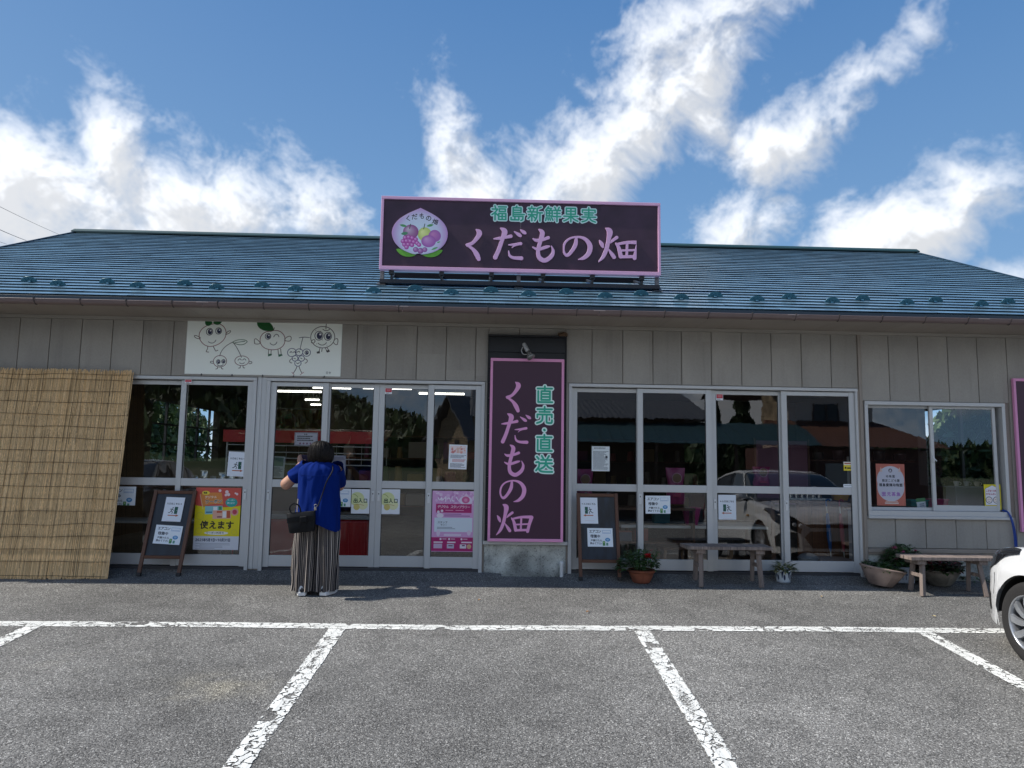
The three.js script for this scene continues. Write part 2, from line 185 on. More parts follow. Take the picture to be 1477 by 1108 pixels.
// outlines of what a canvas shows, as shapes in metres (marching squares on its alpha)
function outlines(c, metres, simplify = 0.6) {
  const W = c.width, H = c.height, a = c.getContext('2d').getImageData(0, 0, W, H).data, at = (i, j) => (i < 0 || j < 0 || i >= W || j >= H ? 0 : a[(j * W + i) * 4 + 3]), next = new Map();
  const key = (p) => p[0] * 100000 + p[1];
  const pt = (i, j, e) => { const f = (p, q) => (127.5 - p) / (q - p); return e === 0 ? [i + f(at(i, j), at(i + 1, j)), j] : e === 1 ? [i + 1, j + f(at(i + 1, j), at(i + 1, j + 1))] : e === 2 ? [i + f(at(i, j + 1), at(i + 1, j + 1)), j + 1] : [i, j + f(at(i, j), at(i, j + 1))]; };
  const TAB = { 1: [[3, 0]], 2: [[0, 1]], 3: [[3, 1]], 4: [[1, 2]], 5: [[3, 0], [1, 2]], 6: [[0, 2]], 7: [[3, 2]], 8: [[2, 3]], 9: [[2, 0]], 10: [[0, 1], [2, 3]], 11: [[2, 1]], 12: [[1, 3]], 13: [[1, 0]], 14: [[0, 3]] };
  for (let j = -1; j < H; j++) for (let i = -1; i < W; i++) { const k = (at(i, j) > 127) | ((at(i + 1, j) > 127) << 1) | ((at(i + 1, j + 1) > 127) << 2) | ((at(i, j + 1) > 127) << 3); for (const [e, f] of TAB[k] ?? []) { const p = pt(i, j, e), q = pt(i, j, f); next.set(key(p), [p, q]); } }
  const loops = [];
  while (next.size) { const [k0, [p0, q0]] = next.entries().next().value; const loop = [p0]; next.delete(k0); let q = q0; while (next.has(key(q))) { const [p, n] = next.get(key(q)); next.delete(key(q)); loop.push(p); q = n; } if (loop.length > 8) loops.push(loop); }
  const thin = (L) => { const out = []; let last = null; L.forEach((p, i) => { if (!last) { out.push(p); last = p; return; } const n = L[(i + 2) % L.length], d = Math.hypot(p[0] - last[0], p[1] - last[1]); const cr = Math.abs((p[0] - last[0]) * (n[1] - last[1]) - (p[1] - last[1]) * (n[0] - last[0])) / (Math.hypot(n[0] - last[0], n[1] - last[1]) + 1e-6); if (cr > simplify * 0.3 && d > 1.5 || d > 9) { out.push(p); last = p; } }); return out; };
  const area = (L) => L.reduce((s, p, i) => { const q = L[(i + 1) % L.length]; return s + p[0] * q[1] - q[0] * p[1]; }, 0) / 2;
  const P = loops.map(thin).filter((L) => L.length > 4).map((L) => ({ L, A: area(L) })).sort((p, q) => Math.abs(q.A) - Math.abs(p.A)), sign = Math.sign(P[0].A), solid = [], v = (p) => new THREE.Vector2(p[0] * metres, -p[1] * metres);
  const inside = (p, L) => { let r = false; for (let i = 0, j = L.length - 1; i < L.length; j = i++) if (L[i][1] > p[1] !== L[j][1] > p[1] && p[0] < ((L[j][0] - L[i][0]) * (p[1] - L[i][1])) / (L[j][1] - L[i][1]) + L[i][0]) r = !r; return r; };
  for (const q of P) if (Math.sign(q.A) === sign) solid.push({ ...q, shape: new THREE.Shape(q.L.map(v)) });
  for (const q of P) if (Math.sign(q.A) !== sign) { const s = solid.filter((m) => inside(q.L[0], m.L)).pop(); if (s) s.shape.holes.push(new THREE.Path(q.L.map(v))); }
  return solid.map((s) => s.shape);
}
// ---------------------------------------------------------------- ground: asphalt that falls away from the shop, painted bays
const groundY = (z) => (z < 0 ? -0.05 : z < 11 ? -0.05 - 0.079 * z : z < 15 ? -0.919 - 0.079 * (z - 11) + 0.079 * (z - 11) * (z - 11) / 8 : -1.077);
// crushed-stone surface: chips of a few millimetres in a dark binder, one chip height and tone per cell; 4.096 m per tile
const N = 2048, chipTone = new Float32Array(N * N), chipHigh = new Float32Array(N * N);
{
  const r = rng(3), cells = 640, s = N / cells, px = new Float32Array(cells * cells), py = new Float32Array(cells * cells), tone = new Float32Array(cells * cells), size = new Float32Array(cells * cells);
  for (let i = 0; i < cells * cells; i++) { px[i] = r(); py[i] = r(); tone[i] = r(); size[i] = 0.45 + r() * 0.75; }
  for (let y = 0; y < N; y++) for (let x = 0; x < N; x++) {
    const cx = Math.floor(x / s), cy = Math.floor(y / s); let best = 9, bi = 0;
    for (let j = -1; j <= 1; j++) for (let i = -1; i <= 1; i++) { const ax = (cx + i + cells) % cells, ay = (cy + j + cells) % cells, k = ay * cells + ax, dx = cx + i + px[k] - x / s, dy = cy + j + py[k] - y / s, d = (dx * dx + dy * dy) / (size[k] * size[k]); if (d < best) { best = d; bi = k; } }
    const h = clamp(1 - best * 1.5); chipHigh[y * N + x] = Math.sqrt(h); const t = tone[bi];
    chipTone[y * N + x] = h > 0.05 ? 0.30 + 0.42 * t + (t > 0.93 ? 0.25 : 0) - (t < 0.12 ? 0.12 : 0) : 0.16;
  }
}
const asphaltMap = dataTex(N, N, (i, j) => { const k = j * N + i, w = chipTone[k], n = vnoise(i / 90, j / 90, 2) * 0.03; const q = 0.462 + (w - 0.45) * 0.6 + n; return [q, q, q * 0.985]; }, { srgb: true });
const asphaltBump = dataTex(N, N, (i, j) => chipHigh[j * N + i]);
const asphalt = std([0.87, 0.855, 0.835], 0.92, { map: asphaltMap, bumpMap: asphaltBump, bumpScale: 0.004, vertexColors: true });
function groundSheet(xs, zs, yOf, tint) {
  const p = [], uv = [], c = [], ix = [];
  zs.forEach((z) => xs.forEach((x) => { p.push(x, yOf(x, z), z); uv.push(x / 4.096, z / 4.096); c.push(...tint(x, z)); }));
  for (let j = 0; j < zs.length - 1; j++) for (let i = 0; i < xs.length - 1; i++) { const a = j * xs.length + i, b = a + 1, d = a + xs.length, e = d + 1; ix.push(a, d, b, b, d, e); }
  const g = new THREE.BufferGeometry(); g.setAttribute('position', new THREE.Float32BufferAttribute(p, 3)); g.setAttribute('uv', new THREE.Float32BufferAttribute(uv, 2)); g.setAttribute('color', new THREE.Float32BufferAttribute(c, 3)); g.setIndex(ix); g.computeVertexNormals(); return g;
}
const steps = (a, b, n) => Array.from({ length: n + 1 }, (_, i) => a + ((b - a) * i) / n);
{
  const xs = [-900, -300, -120, -60, -30, -18, ...steps(-10, 10, 250), 18, 30, 60, 120, 300, 900], zs = [-900, -300, -100, -40, -16, ...steps(-1, 10, 150), ...steps(10.5, 16, 12), 24, 40, 80, 200, 500, 900];
  const tint = (x, z) => {
    if (z > 40 || z < -16 || Math.abs(x) > 40) return [0.42, 0.5, 0.24];           // fields beyond the lot
    let t = 1 + fbm(x * 0.6, z * 0.6, 4, 4) * 0.34 + vnoise(x * 4, z * 4, 9) * 0.07, w = 0;
    // trodden strip by the shop is older and darker; a pale dusty scuff lies in the second bay
    t *= z < 1.72 ? 0.86 : 1.02;
    const dx = (x + 1.73) / 0.3, dz = (z - 3.1) / 0.2, q = Math.exp(-(dx * dx + dz * dz)) * clamp(0.55 + fbm(x * 9, z * 14, 3, 4) * 1.8); w = q * 0.75;
    const s2 = Math.exp(-(((x + 3.0) / 0.5) ** 2 + ((z - 2.7) / 0.25) ** 2)) * clamp(fbm(x * 7, z * 10, 8, 4) * 1.6); w += s2 * 0.3;
    t *= 1 - 0.16 * clamp(1 - Math.abs(x + 0.45 - 0.5 * fbm(z * 0.7, 2, 1, 2)) / 0.16) * clamp(0.3 + fbm(x * 3, z * 0.8, 6, 3) * 2) - 0.14 * clamp(1 - Math.abs(x + 1.9 - 0.4 * fbm(z * 0.6, 8, 1, 2)) / 0.15) * clamp(0.2 + fbm(x * 3, z * 0.8, 12, 3) * 2); const oil = Math.exp(-(((x - 0.2) / 0.5) ** 2 + ((z - 3.4) / 0.7) ** 2)) * 0.1 + Math.exp(-(((x + 2.4) / 0.5) ** 2 + ((z - 3.0) / 0.5) ** 2)) * 0.08; t -= oil;
    return [t + w * 1.0, t + w * 0.9, t + w * 0.62];
  };
  struct('ground', groundSheet(xs, zs, (x, z) => groundY(z) + (z > 0.5 && z < 9 && Math.abs(x) < 9 ? fbm(x * 0.5, z * 0.5, 1, 3) * 0.012 : 0), tint), asphalt);
}
const lotY = (x, z) => groundY(z) + (z > 0.5 && z < 9 && Math.abs(x) < 9 ? fbm(x * 0.5, z * 0.5, 1, 3) * 0.012 : 0);

// low asphalt ramps that rise to the door sills, ragged along the front edge
function ramp(x0, x1, depth, seed) {
  const n = Math.ceil((x1 - x0) / 0.05), rows = [];
  for (let k = 0; k <= 6; k++) { const row = []; for (let i = 0; i <= n; i++) { const x = x0 + ((x1 - x0) * i) / n, e = Math.min(1, Math.min(i, n - i) / 5 + 0.35), d = depth * e * (1 + 0.18 * fbm(x * 3, seed, 0, 3)), t = k / 6, z = -0.06 + (d + 0.06) * t; row.push([x, mix(-0.006, groundY(d) + 0.0, sstep(0, 1, t)) - (t === 1 ? 0.008 : 0) * 1 + vnoise(x * 12, z * 12, seed) * 0.003, z]); } rows.push(row); }
  const g = skin(rows), p = g.attributes.position, uv = g.attributes.uv, c = []; for (let i = 0; i < p.count; i++) { uv.setXY(i, p.getX(i) / 4.096, p.getZ(i) / 4.096 + 0.3); const t = 0.8 + fbm(p.getX(i) * 2, p.getZ(i) * 2, seed, 4) * 0.3; c.push(t, t, t); } g.setAttribute('color', new THREE.Float32BufferAttribute(c, 3)); return g;
}
struct('pavement_ramp', ramp(-4.6, 0.16, 0.36, 3), asphalt);
struct('pavement_ramp', ramp(0.78, 4.16, 0.34, 8), asphalt);

// white bay markings: thick paint, crazed into flakes and worn through in places
function paintMaps(len, seed, wear) {                                  // len metres long, 0.15 m wide
  const W = Math.min(2048, Math.round(len * 400)), H = 64, r = rng(seed), cells = [];
  for (let x = -0.1; x < len + 0.1; x += 0.07) for (let y = -0.03; y < 0.18; y += 0.06) if (r() < 0.72) cells.push([x + r() * 0.09, y + r() * 0.06, r()]);
  const grid = new Map(); cells.forEach((c) => { const k = Math.floor(c[0] / 0.1); (grid.get(k) ?? grid.set(k, []).get(k)).push(c); });
  const mask = new Float32Array(W * H);
  for (let j = 0; j < H; j++) for (let i = 0; i < W; i++) {
    const X = (i / W) * len, Y = (j / H) * 0.15, x = X + fbm(X * 22, Y * 22, seed, 4) * 0.06, y = Y + fbm(X * 22, Y * 22, seed + 5, 4) * 0.045; let a = 9, b = 9, ct = 0;
    for (let k = -1; k <= 1; k++) for (const c of grid.get(Math.floor(x / 0.1) + k) ?? []) { const d = Math.hypot((c[0] - x) * 0.8, (c[1] - y) * 1.1); if (d < a) { b = a; a = d; ct = c[2]; } else if (d < b) b = d; }
    const open = 0.0016 + 0.005 * clamp(fbm(X * 2.2, Y * 4, seed + 2, 3) + 0.24 * wear) + (vnoise(X * 9, Y * 9, seed) > 0.35 ? 0.002 : 0);
    const edge = Math.min(Y, 0.15 - Y), rag = 0.006 + 0.012 * clamp(fbm(X * 30, Y * 3 + (Y > 0.075 ? 9 : 0), seed, 3) + 0.15);
    const rub = fbm(X * 5, Y * 8, seed + 8, 4) + 0.5 * Math.exp(-(((Y - 0.075) / 0.03) ** 2)) * clamp(fbm(X * 3, 2, seed, 3) * 2) * wear, grit = vnoise(X * 150, Y * 150, seed) * 0.5 + vnoise(X * 320, Y * 320, seed) * 0.3;
    const on = b - a > open * 2.2 && edge > rag && grit < 0.56 - rub * 0.85 * wear && !(ct > 0.97 && wear > 0.9);
    mask[j * W + i] = on ? 1 : 0;
  }
  return dataTex(W, H, (i, j) => mask[j * W + i], { repeat: false });
}
const paintColor = dataTex(512, 512, (i, j) => { const n = 0.9 + fbm(i / 40, j / 40, 3, 4) * 0.12 + vnoise(i / 2.5, j / 2.5, 6) * 0.06; return [n, n, n * 0.985]; }, { srgb: true });
function stripe(name, a, b, seed, wear) {                              // runs from a to b, laid 4 mm above the asphalt
  const L = Math.hypot(b[0] - a[0], b[1] - a[1]), n = Math.ceil(L / 0.08), dx = (b[0] - a[0]) / L, dz = (b[1] - a[1]) / L, rows = [];
  for (let k = 0; k <= 2; k++) { const row = []; for (let i = 0; i <= n; i++) { const t = (L * i) / n, o = (k / 2 - 0.5) * 0.15, x = a[0] + dx * t - dz * o, z = a[1] + dz * t + dx * o; row.push([x, lotY(x, z) + 0.005, z]); } rows.push(row); }
  const m = std([0.92, 0.93, 0.92], 0.8, { alphaMap: paintMaps(L, seed, wear), alphaTest: 0.5, map: paintColor });
  const o = struct(name, skin(rows), m); return o;
}
stripe('bay_line', [-8, 1.81], [-2.9, 1.808], 11, 1.0); stripe('bay_line', [-2.9, 1.8085], [2.2, 1.806], 12, 1.0); stripe('bay_line', [2.2, 1.806], [7.2, 1.803], 13, 1.0);
for (const [x, s, w] of [[-3.62, 31, 0.75], [-1.2, 32, 0.85], [1.29, 33, 0.95], [3.66, 34, 0.75]]) stripe('bay_line', [x, 1.885], [x - 0.07, 6.5], s, w);

// a few fallen leaves lying on the asphalt
for (const [x, z, a, c, l] of [[0.911, 1.353, 0.4, [0.42, 0.2, 0.06], 'small orange-brown fallen leaf just behind the front bay line'], [3.299, 0.757, 1.2, [0.4, 0.26, 0.1], 'small tan fallen leaf on the asphalt between the two wooden benches'], [4.018, 1.411, 2.0, [0.55, 0.45, 0.25], 'small pale fallen leaf near the front wheel of the white car'], [-0.06, 0.98, 0.9, [0.42, 0.22, 0.08], 'tiny brown fallen leaf right of the standing woman on the asphalt']]) {
  const rows = []; for (let i = 0; i <= 6; i++) { const t = i / 6, w = Math.sin(Math.PI * Math.pow(t, 0.8)) * 0.011; rows.push([-1, 0, 1].map((k) => [(t - 0.5) * 0.036, 0.004 + Math.abs(k) * 0.006 + Math.sin(t * 3) * 0.006, k * w])); }
  const o = single('fallen_leaf', skin(rows), std(c, 0.7), l, 'leaf', 'fallen leaves on the asphalt'); o.position.set(x, lotY(x, z) + 0.003, z); o.rotation.y = a;
}
// ---------------------------------------------------------------- the fruit shop
const shop = thing('shop_building', 'long low fruit shop with grey panel walls and a dark blue metal roof', 'shop');
const grime = dataTex(512, 512, (i, j) => { const n = 0.93 + fbm(i / 60, j / 160, 5, 5) * 0.07 + vnoise(i / 2, j / 3, 2) * 0.02 - clamp(fbm(i / 12, j / 220, 9, 3) - 0.25) * 0.12; return [n, n * 0.995, n * 0.985]; }, { srgb: true });
const fineBump = dataTex(512, 512, (i, j) => 0.5 + vnoise(i / 1.7, j / 1.7, 1) * 0.3 + vnoise(i / 4, j / 4, 5) * 0.2);
const sidingTones = [[0.41, 0.388, 0.352], [0.42, 0.396, 0.359], [0.402, 0.381, 0.347]].map((c) => std(c, 0.62, { map: grime, bumpMap: fineBump, bumpScale: 0.0006 }));
const trimPaint = std([0.36, 0.315, 0.275], 0.55, { map: grime });
const alu = std([0.58, 0.59, 0.59], 0.42, { metalness: 0.25 });
const aluDark = std([0.05, 0.05, 0.055], 0.6);
const concreteMap = dataTex(512, 512, (i, j) => { const n = 0.74 + fbm(i / 70, j / 70, 5, 5) * 0.3 + vnoise(i / 2, j / 2, 3) * 0.06 - (vnoise(i / 5, j / 5, 8) > 0.62 ? 0.14 : 0) - clamp(fbm(i / 9, j / 200, 4, 3) - 0.25) * 0.15; return [n, n, n * 0.97]; }, { srgb: true });
const concrete = std([0.76, 0.79, 0.78], 0.9, { map: concreteMap, bumpMap: fineBump, bumpScale: 0.0015 });
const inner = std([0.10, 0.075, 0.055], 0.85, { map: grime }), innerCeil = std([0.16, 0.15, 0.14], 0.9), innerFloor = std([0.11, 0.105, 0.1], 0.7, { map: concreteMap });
const S = 0.45, RX0 = -6.93, RX1 = 7.28, EZ = 0.605, RZ = -3.98, roofY = (z) => 2.803 + S * (EZ - z);
const FLOOR = -0.2, XL = -5.7, XR = 7.0, ZB = -8.4;
// wall core behind the cladding, with the openings left free
const rnd = rng(5);
mesh('wall', [bx(XL - 0.14, -4.2, -0.3, 2.7, -0.14, -0.004), bx(-4.2, 4.146, 2.046, 2.7, -0.14, -0.004), bx(-2.54, -2.434, -0.3, 2.046, -0.14, -0.004), bx(-0.05, 0.874, -0.3, 2.046, -0.14, -0.004), bx(4.125, XR, 1.9, 2.7, -0.14, -0.003), bx(4.125, 4.2, -0.3, 1.9, -0.14, -0.003), bx(5.77, XR, -0.3, 1.9, -0.14, -0.003), bx(4.2, 5.77, -0.3, 0.66, -0.14, -0.003)].map((g) => uvMetres(g, 0.5)), trimPaint, shop);
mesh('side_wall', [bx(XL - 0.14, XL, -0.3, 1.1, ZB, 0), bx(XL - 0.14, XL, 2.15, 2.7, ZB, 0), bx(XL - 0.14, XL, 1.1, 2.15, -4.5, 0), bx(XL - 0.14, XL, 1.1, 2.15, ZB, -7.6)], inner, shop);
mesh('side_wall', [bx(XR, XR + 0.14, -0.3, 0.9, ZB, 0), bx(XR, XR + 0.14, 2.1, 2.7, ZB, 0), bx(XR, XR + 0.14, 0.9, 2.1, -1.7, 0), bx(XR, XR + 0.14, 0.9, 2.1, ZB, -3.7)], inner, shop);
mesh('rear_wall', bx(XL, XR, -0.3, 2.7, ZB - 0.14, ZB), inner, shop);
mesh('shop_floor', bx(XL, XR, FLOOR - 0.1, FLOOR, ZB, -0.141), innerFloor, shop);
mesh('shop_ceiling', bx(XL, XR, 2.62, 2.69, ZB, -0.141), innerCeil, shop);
mesh('gable_wall', prism([[0.3, 2.69], [ZB - 0.1, 2.69], [-3.98, 4.78]].map(([z, y]) => [-z, y]), 0.1).rotateY(Math.PI / 2).translate(XL - 0.1, 0, 0), sidingTones[0], shop); mesh('gable_wall', prism([[0, 2.69], [ZB - 0.1, 2.69], [-3.98, 4.78]].map(([z, y]) => [-z, y]), 0.1).rotateY(Math.PI / 2).translate(XR, 0, 0), sidingTones[0], shop);
{ // window bars in the openings of the side walls
  const b = []; for (const z of [-4.5, -5.2, -5.9, -6.6, -7.2]) b.push(bx(XL - 0.09, XL - 0.05, 1.1, 2.15, z - 0.02, z + 0.02)); for (const y of [1.4, 1.75]) b.push(bx(XL - 0.085, XL - 0.055, y - 0.015, y + 0.015, -7.6, -4.5));
  mesh('window_bars', b, aluDark, shop);
  mesh('window_bars', [bx(XR + 0.05, XR + 0.09, 0.9, 2.1, -2.74, -2.68), bx(XR + 0.055, XR + 0.085, 1.45, 1.49, -3.7, -1.7)], aluDark, shop);
}
// vertical wall panels, each a board with eased edges, 7 mm joints
function panel(x0, x1, y0, y1, z = 0.016) { const g = uvMetres(bx(x0 + 0.0035, x1 - 0.0035, y0, y1, -0.003, z, 0.004), 0.45, rnd() * 3, rnd() * 3); mesh('siding_panel', g, sidingTones[(rnd() * 3) | 0], shop); }
const seamsL = [-5.84, -5.45, -5.127, -4.797, -4.462, -4.13, -3.803, -3.473, -3.145, -2.815, -2.487, -2.155, -1.825, -1.469, -1.145, -0.813, -0.489, -0.163, -0.02], seamsC = [0.838, 1.13, 1.474, 1.812, 2.134, 2.47, 2.81, 3.147, 3.489, 3.825, 4.128], seamsR = [4.166, 4.486, 4.826, 5.166, 5.506, 5.846, 6.186, 6.526, 6.866, 7.0];
for (let i = 0; i < seamsL.length - 1; i++) { const a = seamsL[i], b = seamsL[i + 1]; panel(a, b, b < -4.2 ? 0.25 : 2.052, 2.655); }
for (let i = 0; i < 2; i++) panel([-0.02, 0.319, 0.319, 0.838][i * 2], [-0.02, 0.319, 0.319, 0.838][i * 2 + 1], 2.052, 2.655);
for (let i = 0; i < seamsC.length - 1; i++) panel(seamsC[i], seamsC[i + 1], 2.052, 2.655);
for (let i = 0; i < seamsR.length - 1; i++) { const a = seamsR[i], b = seamsR[i + 1]; if (a < 5.6) { panel(a, b, 1.912, 2.655); panel(a, b, 0.297, 0.637); } else panel(a, b, 0.297, 2.655); }
for (const x of [4.166 - 0.02]) mesh('corner_trim', [bx(x - 0.018, x + 0.018, 0.0, 2.655, -0.003, 0.03, 0.004), bx(x - 0.036, x - 0.019, 0.0, 2.05, -0.003, 0.022, 0.003)], trimPaint, shop);
mesh('base_trim', [bx(4.166, XR, 0.248, 0.291, -0.003, 0.034, 0.004), bx(4.166, XR, 0.222, 0.247, -0.003, 0.022, 0.003)], trimPaint, shop);
mesh('concrete_base', uvMetres(bx(4.166, XR, -0.3, 0.222, -0.1, 0.004, 0.004), 0.7), concrete, shop);
mesh('concrete_base', uvMetres(bx(-0.03, 0.852, -0.3, 0.285, -0.1, 0.012, 0.006), 0.7, 0.3, 0.2), concrete, shop);
mesh('base_trim', [bx(-0.045, 0.868, 0.287, 0.325, -0.003, 0.05, 0.004)], alu, shop);
mesh('concrete_base', uvMetres(bx(XL, -4.2, -0.3, 0.25, -0.1, 0.006, 0.004), 0.7), concrete, shop);
mesh('pier_cladding', [uvMetres(bx(-0.048, -0.018, 0.326, 2.05, -0.003, 0.018, 0.003), 0.5), uvMetres(bx(0.84, 0.87, 0.326, 2.05, -0.003, 0.018, 0.003), 0.5)], sidingTones[0], shop);
mesh('pier_cladding', [uvMetres(bx(-2.538, -2.436, 0.0, 2.05, -0.003, 0.006, 0.003), 0.5), bx(-2.515, -2.49, 0, 2.05, 0.0062, 0.016, 0.002)], alu, shop);
// eaves: soffit, edge board, half-round gutter on brackets
mesh('soffit', uvMetres(bx(RX0, RX1, 2.69, 2.713, -0.02, 0.57), 0.4), trimPaint, shop);
mesh('eaves_trim', [bx(XL, XR, 2.656, 2.6895, 0.0, 0.05, 0.004)], sidingTones[1], shop);
mesh('fascia', uvMetres(bx(RX0, RX1, 2.685, 2.77, 0.571, 0.595, 0.003), 0.4), trimPaint, shop);
{
  const gutter = new THREE.Group(); gutter.name = 'gutter'; shop.add(gutter); const gm = std([0.17, 0.125, 0.12], 0.42), bm = std([0.045, 0.04, 0.04], 0.5);
  const arc = []; for (let i = 0; i <= 14; i++) { const a = Math.PI + (Math.PI * i) / 14; arc.push([0.652 + 0.046 * Math.cos(a), 2.724 + 0.044 * Math.sin(a)]); }
  const g = []; for (let k = 0; k < 7; k++) { const x0 = RX0 + k * 2.01, rows = [[x0, 0], [x0 + 2.006, 0]].map(([x]) => [...arc.map(([z, y]) => [x, y, z]), ...arc.slice().reverse().map(([z, y]) => [x, y + 0.003, z])]); mesh('gutter_trough', skin(rows), gm, gutter); mesh('gutter_joint', bx(x0 - 0.06, x0 + 0.06, 2.72, 2.73, 0.692, 0.704, 0.003), std([0.3, 0.25, 0.24], 0.4), gutter); }
  mesh('gutter_lip', rod([RX0, 2.726, 0.698], [RX1, 2.726, 0.698], 0.005), gm, gutter);
  for (let k = 0; k < 32; k++) { const x = -6.85 + k * 0.4545; mesh('gutter_bracket', [tube([[x, 2.766, 0.6], [x, 2.726, 0.602], [x, 2.674, 0.65], [x, 2.708, 0.696], [x, 2.732, 0.704]], 0.0045, 16, 5), rod([x, 2.728, 0.702], [x, 2.74, 0.702], 0.008)], bm, gutter); }
}
// roof: stepped courses of blue steel, each course a row of lapped sheets
const roofBlue = [[0.235, 0.41, 0.54], [0.242, 0.42, 0.555], [0.228, 0.40, 0.53]].map((c) => phys(c, 0.30, { metalness: 0.2, clearcoat: 0.6, clearcoatRoughness: 0.2, map: dataTex(256, 256, (i, j) => { const n = 0.86 + fbm(i / 30, j / 30, c[0] * 14, 4) * 0.22 + (vnoise(i / 3, j / 3, 4) > 0.7 ? 0.12 : 0); return n; }, { srgb: true }) }));
const roofEdge = phys([0.012, 0.035, 0.06], 0.4);
const roof = new THREE.Group(); roof.name = 'roof'; shop.add(roof);
{
  const run = 0.146, n = Math.round((EZ - RZ) / run), r = rng(17);
  for (let k = 0; k < n; k++) {
    const z0 = EZ - k * run, z1 = z0 - run - 0.012, y0 = roofY(z0), y1 = roofY(z1) - 0.0165, parts = [];
    let x = RX0 - (k % 3) * 0.55 - r() * 0.2;
    while (x < RX1) {
      const x1 = x + 1.68, a = Math.max(RX0, x + 0.0025), b = Math.min(RX1, x1 - 0.0025), t = (r() - 0.5) * 0.003, u = r() * 7;
      if (b - a > 0.05) { const prof = [[z1, y1], [z0 + 0.004, y0 + t], [z0 + 0.008, y0 - 0.002 + t], [z0 + 0.008, y0 - 0.004 + t], [z0 - 0.05, y0 - 0.005 + t], [z0 - 0.052, y0 - 0.03]]; const g = toCreasedNormals(skin([prof.map(([z, y]) => [a, y, z]), prof.map(([z, y]) => [b, y, z])]), 0.5); const uv = g.attributes.uv, p = g.attributes.position; for (let i = 0; i < uv.count; i++) uv.setXY(i, p.getX(i) * 0.5 + u, p.getZ(i) * 0.5 + u); parts.push(g); }
      x = x1;
    }
    mesh('roof_course', parts, roofBlue[(r() * 3) | 0], roof);
  }
  mesh('drip_edge', [bx(RX0, RX1, roofY(EZ) - 0.088, roofY(EZ) - 0.0215, EZ - 0.009, EZ + 0.008, 0.003)], roofEdge, roof);
  mesh('ridge_cap', [prism([[0.09, -0.03], [0.0, 0.03], [-0.09, -0.03], [-0.09, -0.05], [0, 0.012], [0.09, -0.05]], RX1 - RX0 + 0.04).rotateY(Math.PI / 2).translate(RX0 - 0.02, roofY(RZ) + 0.025, RZ)], phys([0.012, 0.05, 0.055], 0.6), roof);
  mesh('rear_slope', skin([[[RX0, roofY(RZ - 0.01), RZ - 0.01], [RX1, roofY(RZ - 0.01), RZ - 0.01]], [[RX0, 2.76, -8.9], [RX1, 2.76, -8.9]]]), roofBlue[0], roof);
  mesh('verge_trim', [bar([RX0 + 0.01, roofY(EZ) - 0.03, EZ + 0.005], [RX0 + 0.01, roofY(RZ) - 0.03, RZ], 0.03, 0.08), bar([RX1 - 0.01, roofY(EZ) - 0.03, EZ + 0.005], [RX1 - 0.01, roofY(RZ) - 0.03, RZ], 0.03, 0.08)], roofEdge, roof);
  // snow guards: half discs of pressed steel with a small foot, two staggered rows
  const guard = (() => { const arc = [[-0.095, 0], [-0.085, 0.028], [-0.055, 0.052], [0, 0.062], [0.055, 0.052], [0.085, 0.028], [0.095, 0]]; return merge([prism([...arc, [0.02, 0], [0.012, 0.014], [-0.012, 0.014], [-0.02, 0]], 0.004, 0.0015), tube(arc.map(([x, y]) => [x, y, 0.002]), 0.005, 24, 5), ...[-0.05, 0, 0.05].map((x) => rod([x * 0.5, 0.004, 0.008], [x, 0.045, 0.008], 0.003, 0.003, 5)), bx(-0.03, 0.03, -0.003, 0.001, -0.12, 0.02)]); })();
  const gm = phys([0.035, 0.135, 0.19], 0.35, { metalness: 0.2 });
  const place = (x, z) => { const o = mesh('snow_guard', guard, gm, roof); o.position.set(x, roofY(z) + 0.004, z); o.rotation.x = Math.atan(S); o.scale.setScalar(0.88); };
  for (let k = -2; k < 15; k++) { place(-4.62 + k * 0.837, 0.245); if (k < 14) place(-5.03 + k * 0.837, 0.08); }
}

mesh('wing_or_added_wall', uvMetres(bx(-6.0, -5.86, -0.3, 2.688, -0.1, 0.56, 0.004), 0.5), sidingTones[1], shop);  // added wall out of view, keeps the sun off the reed screen
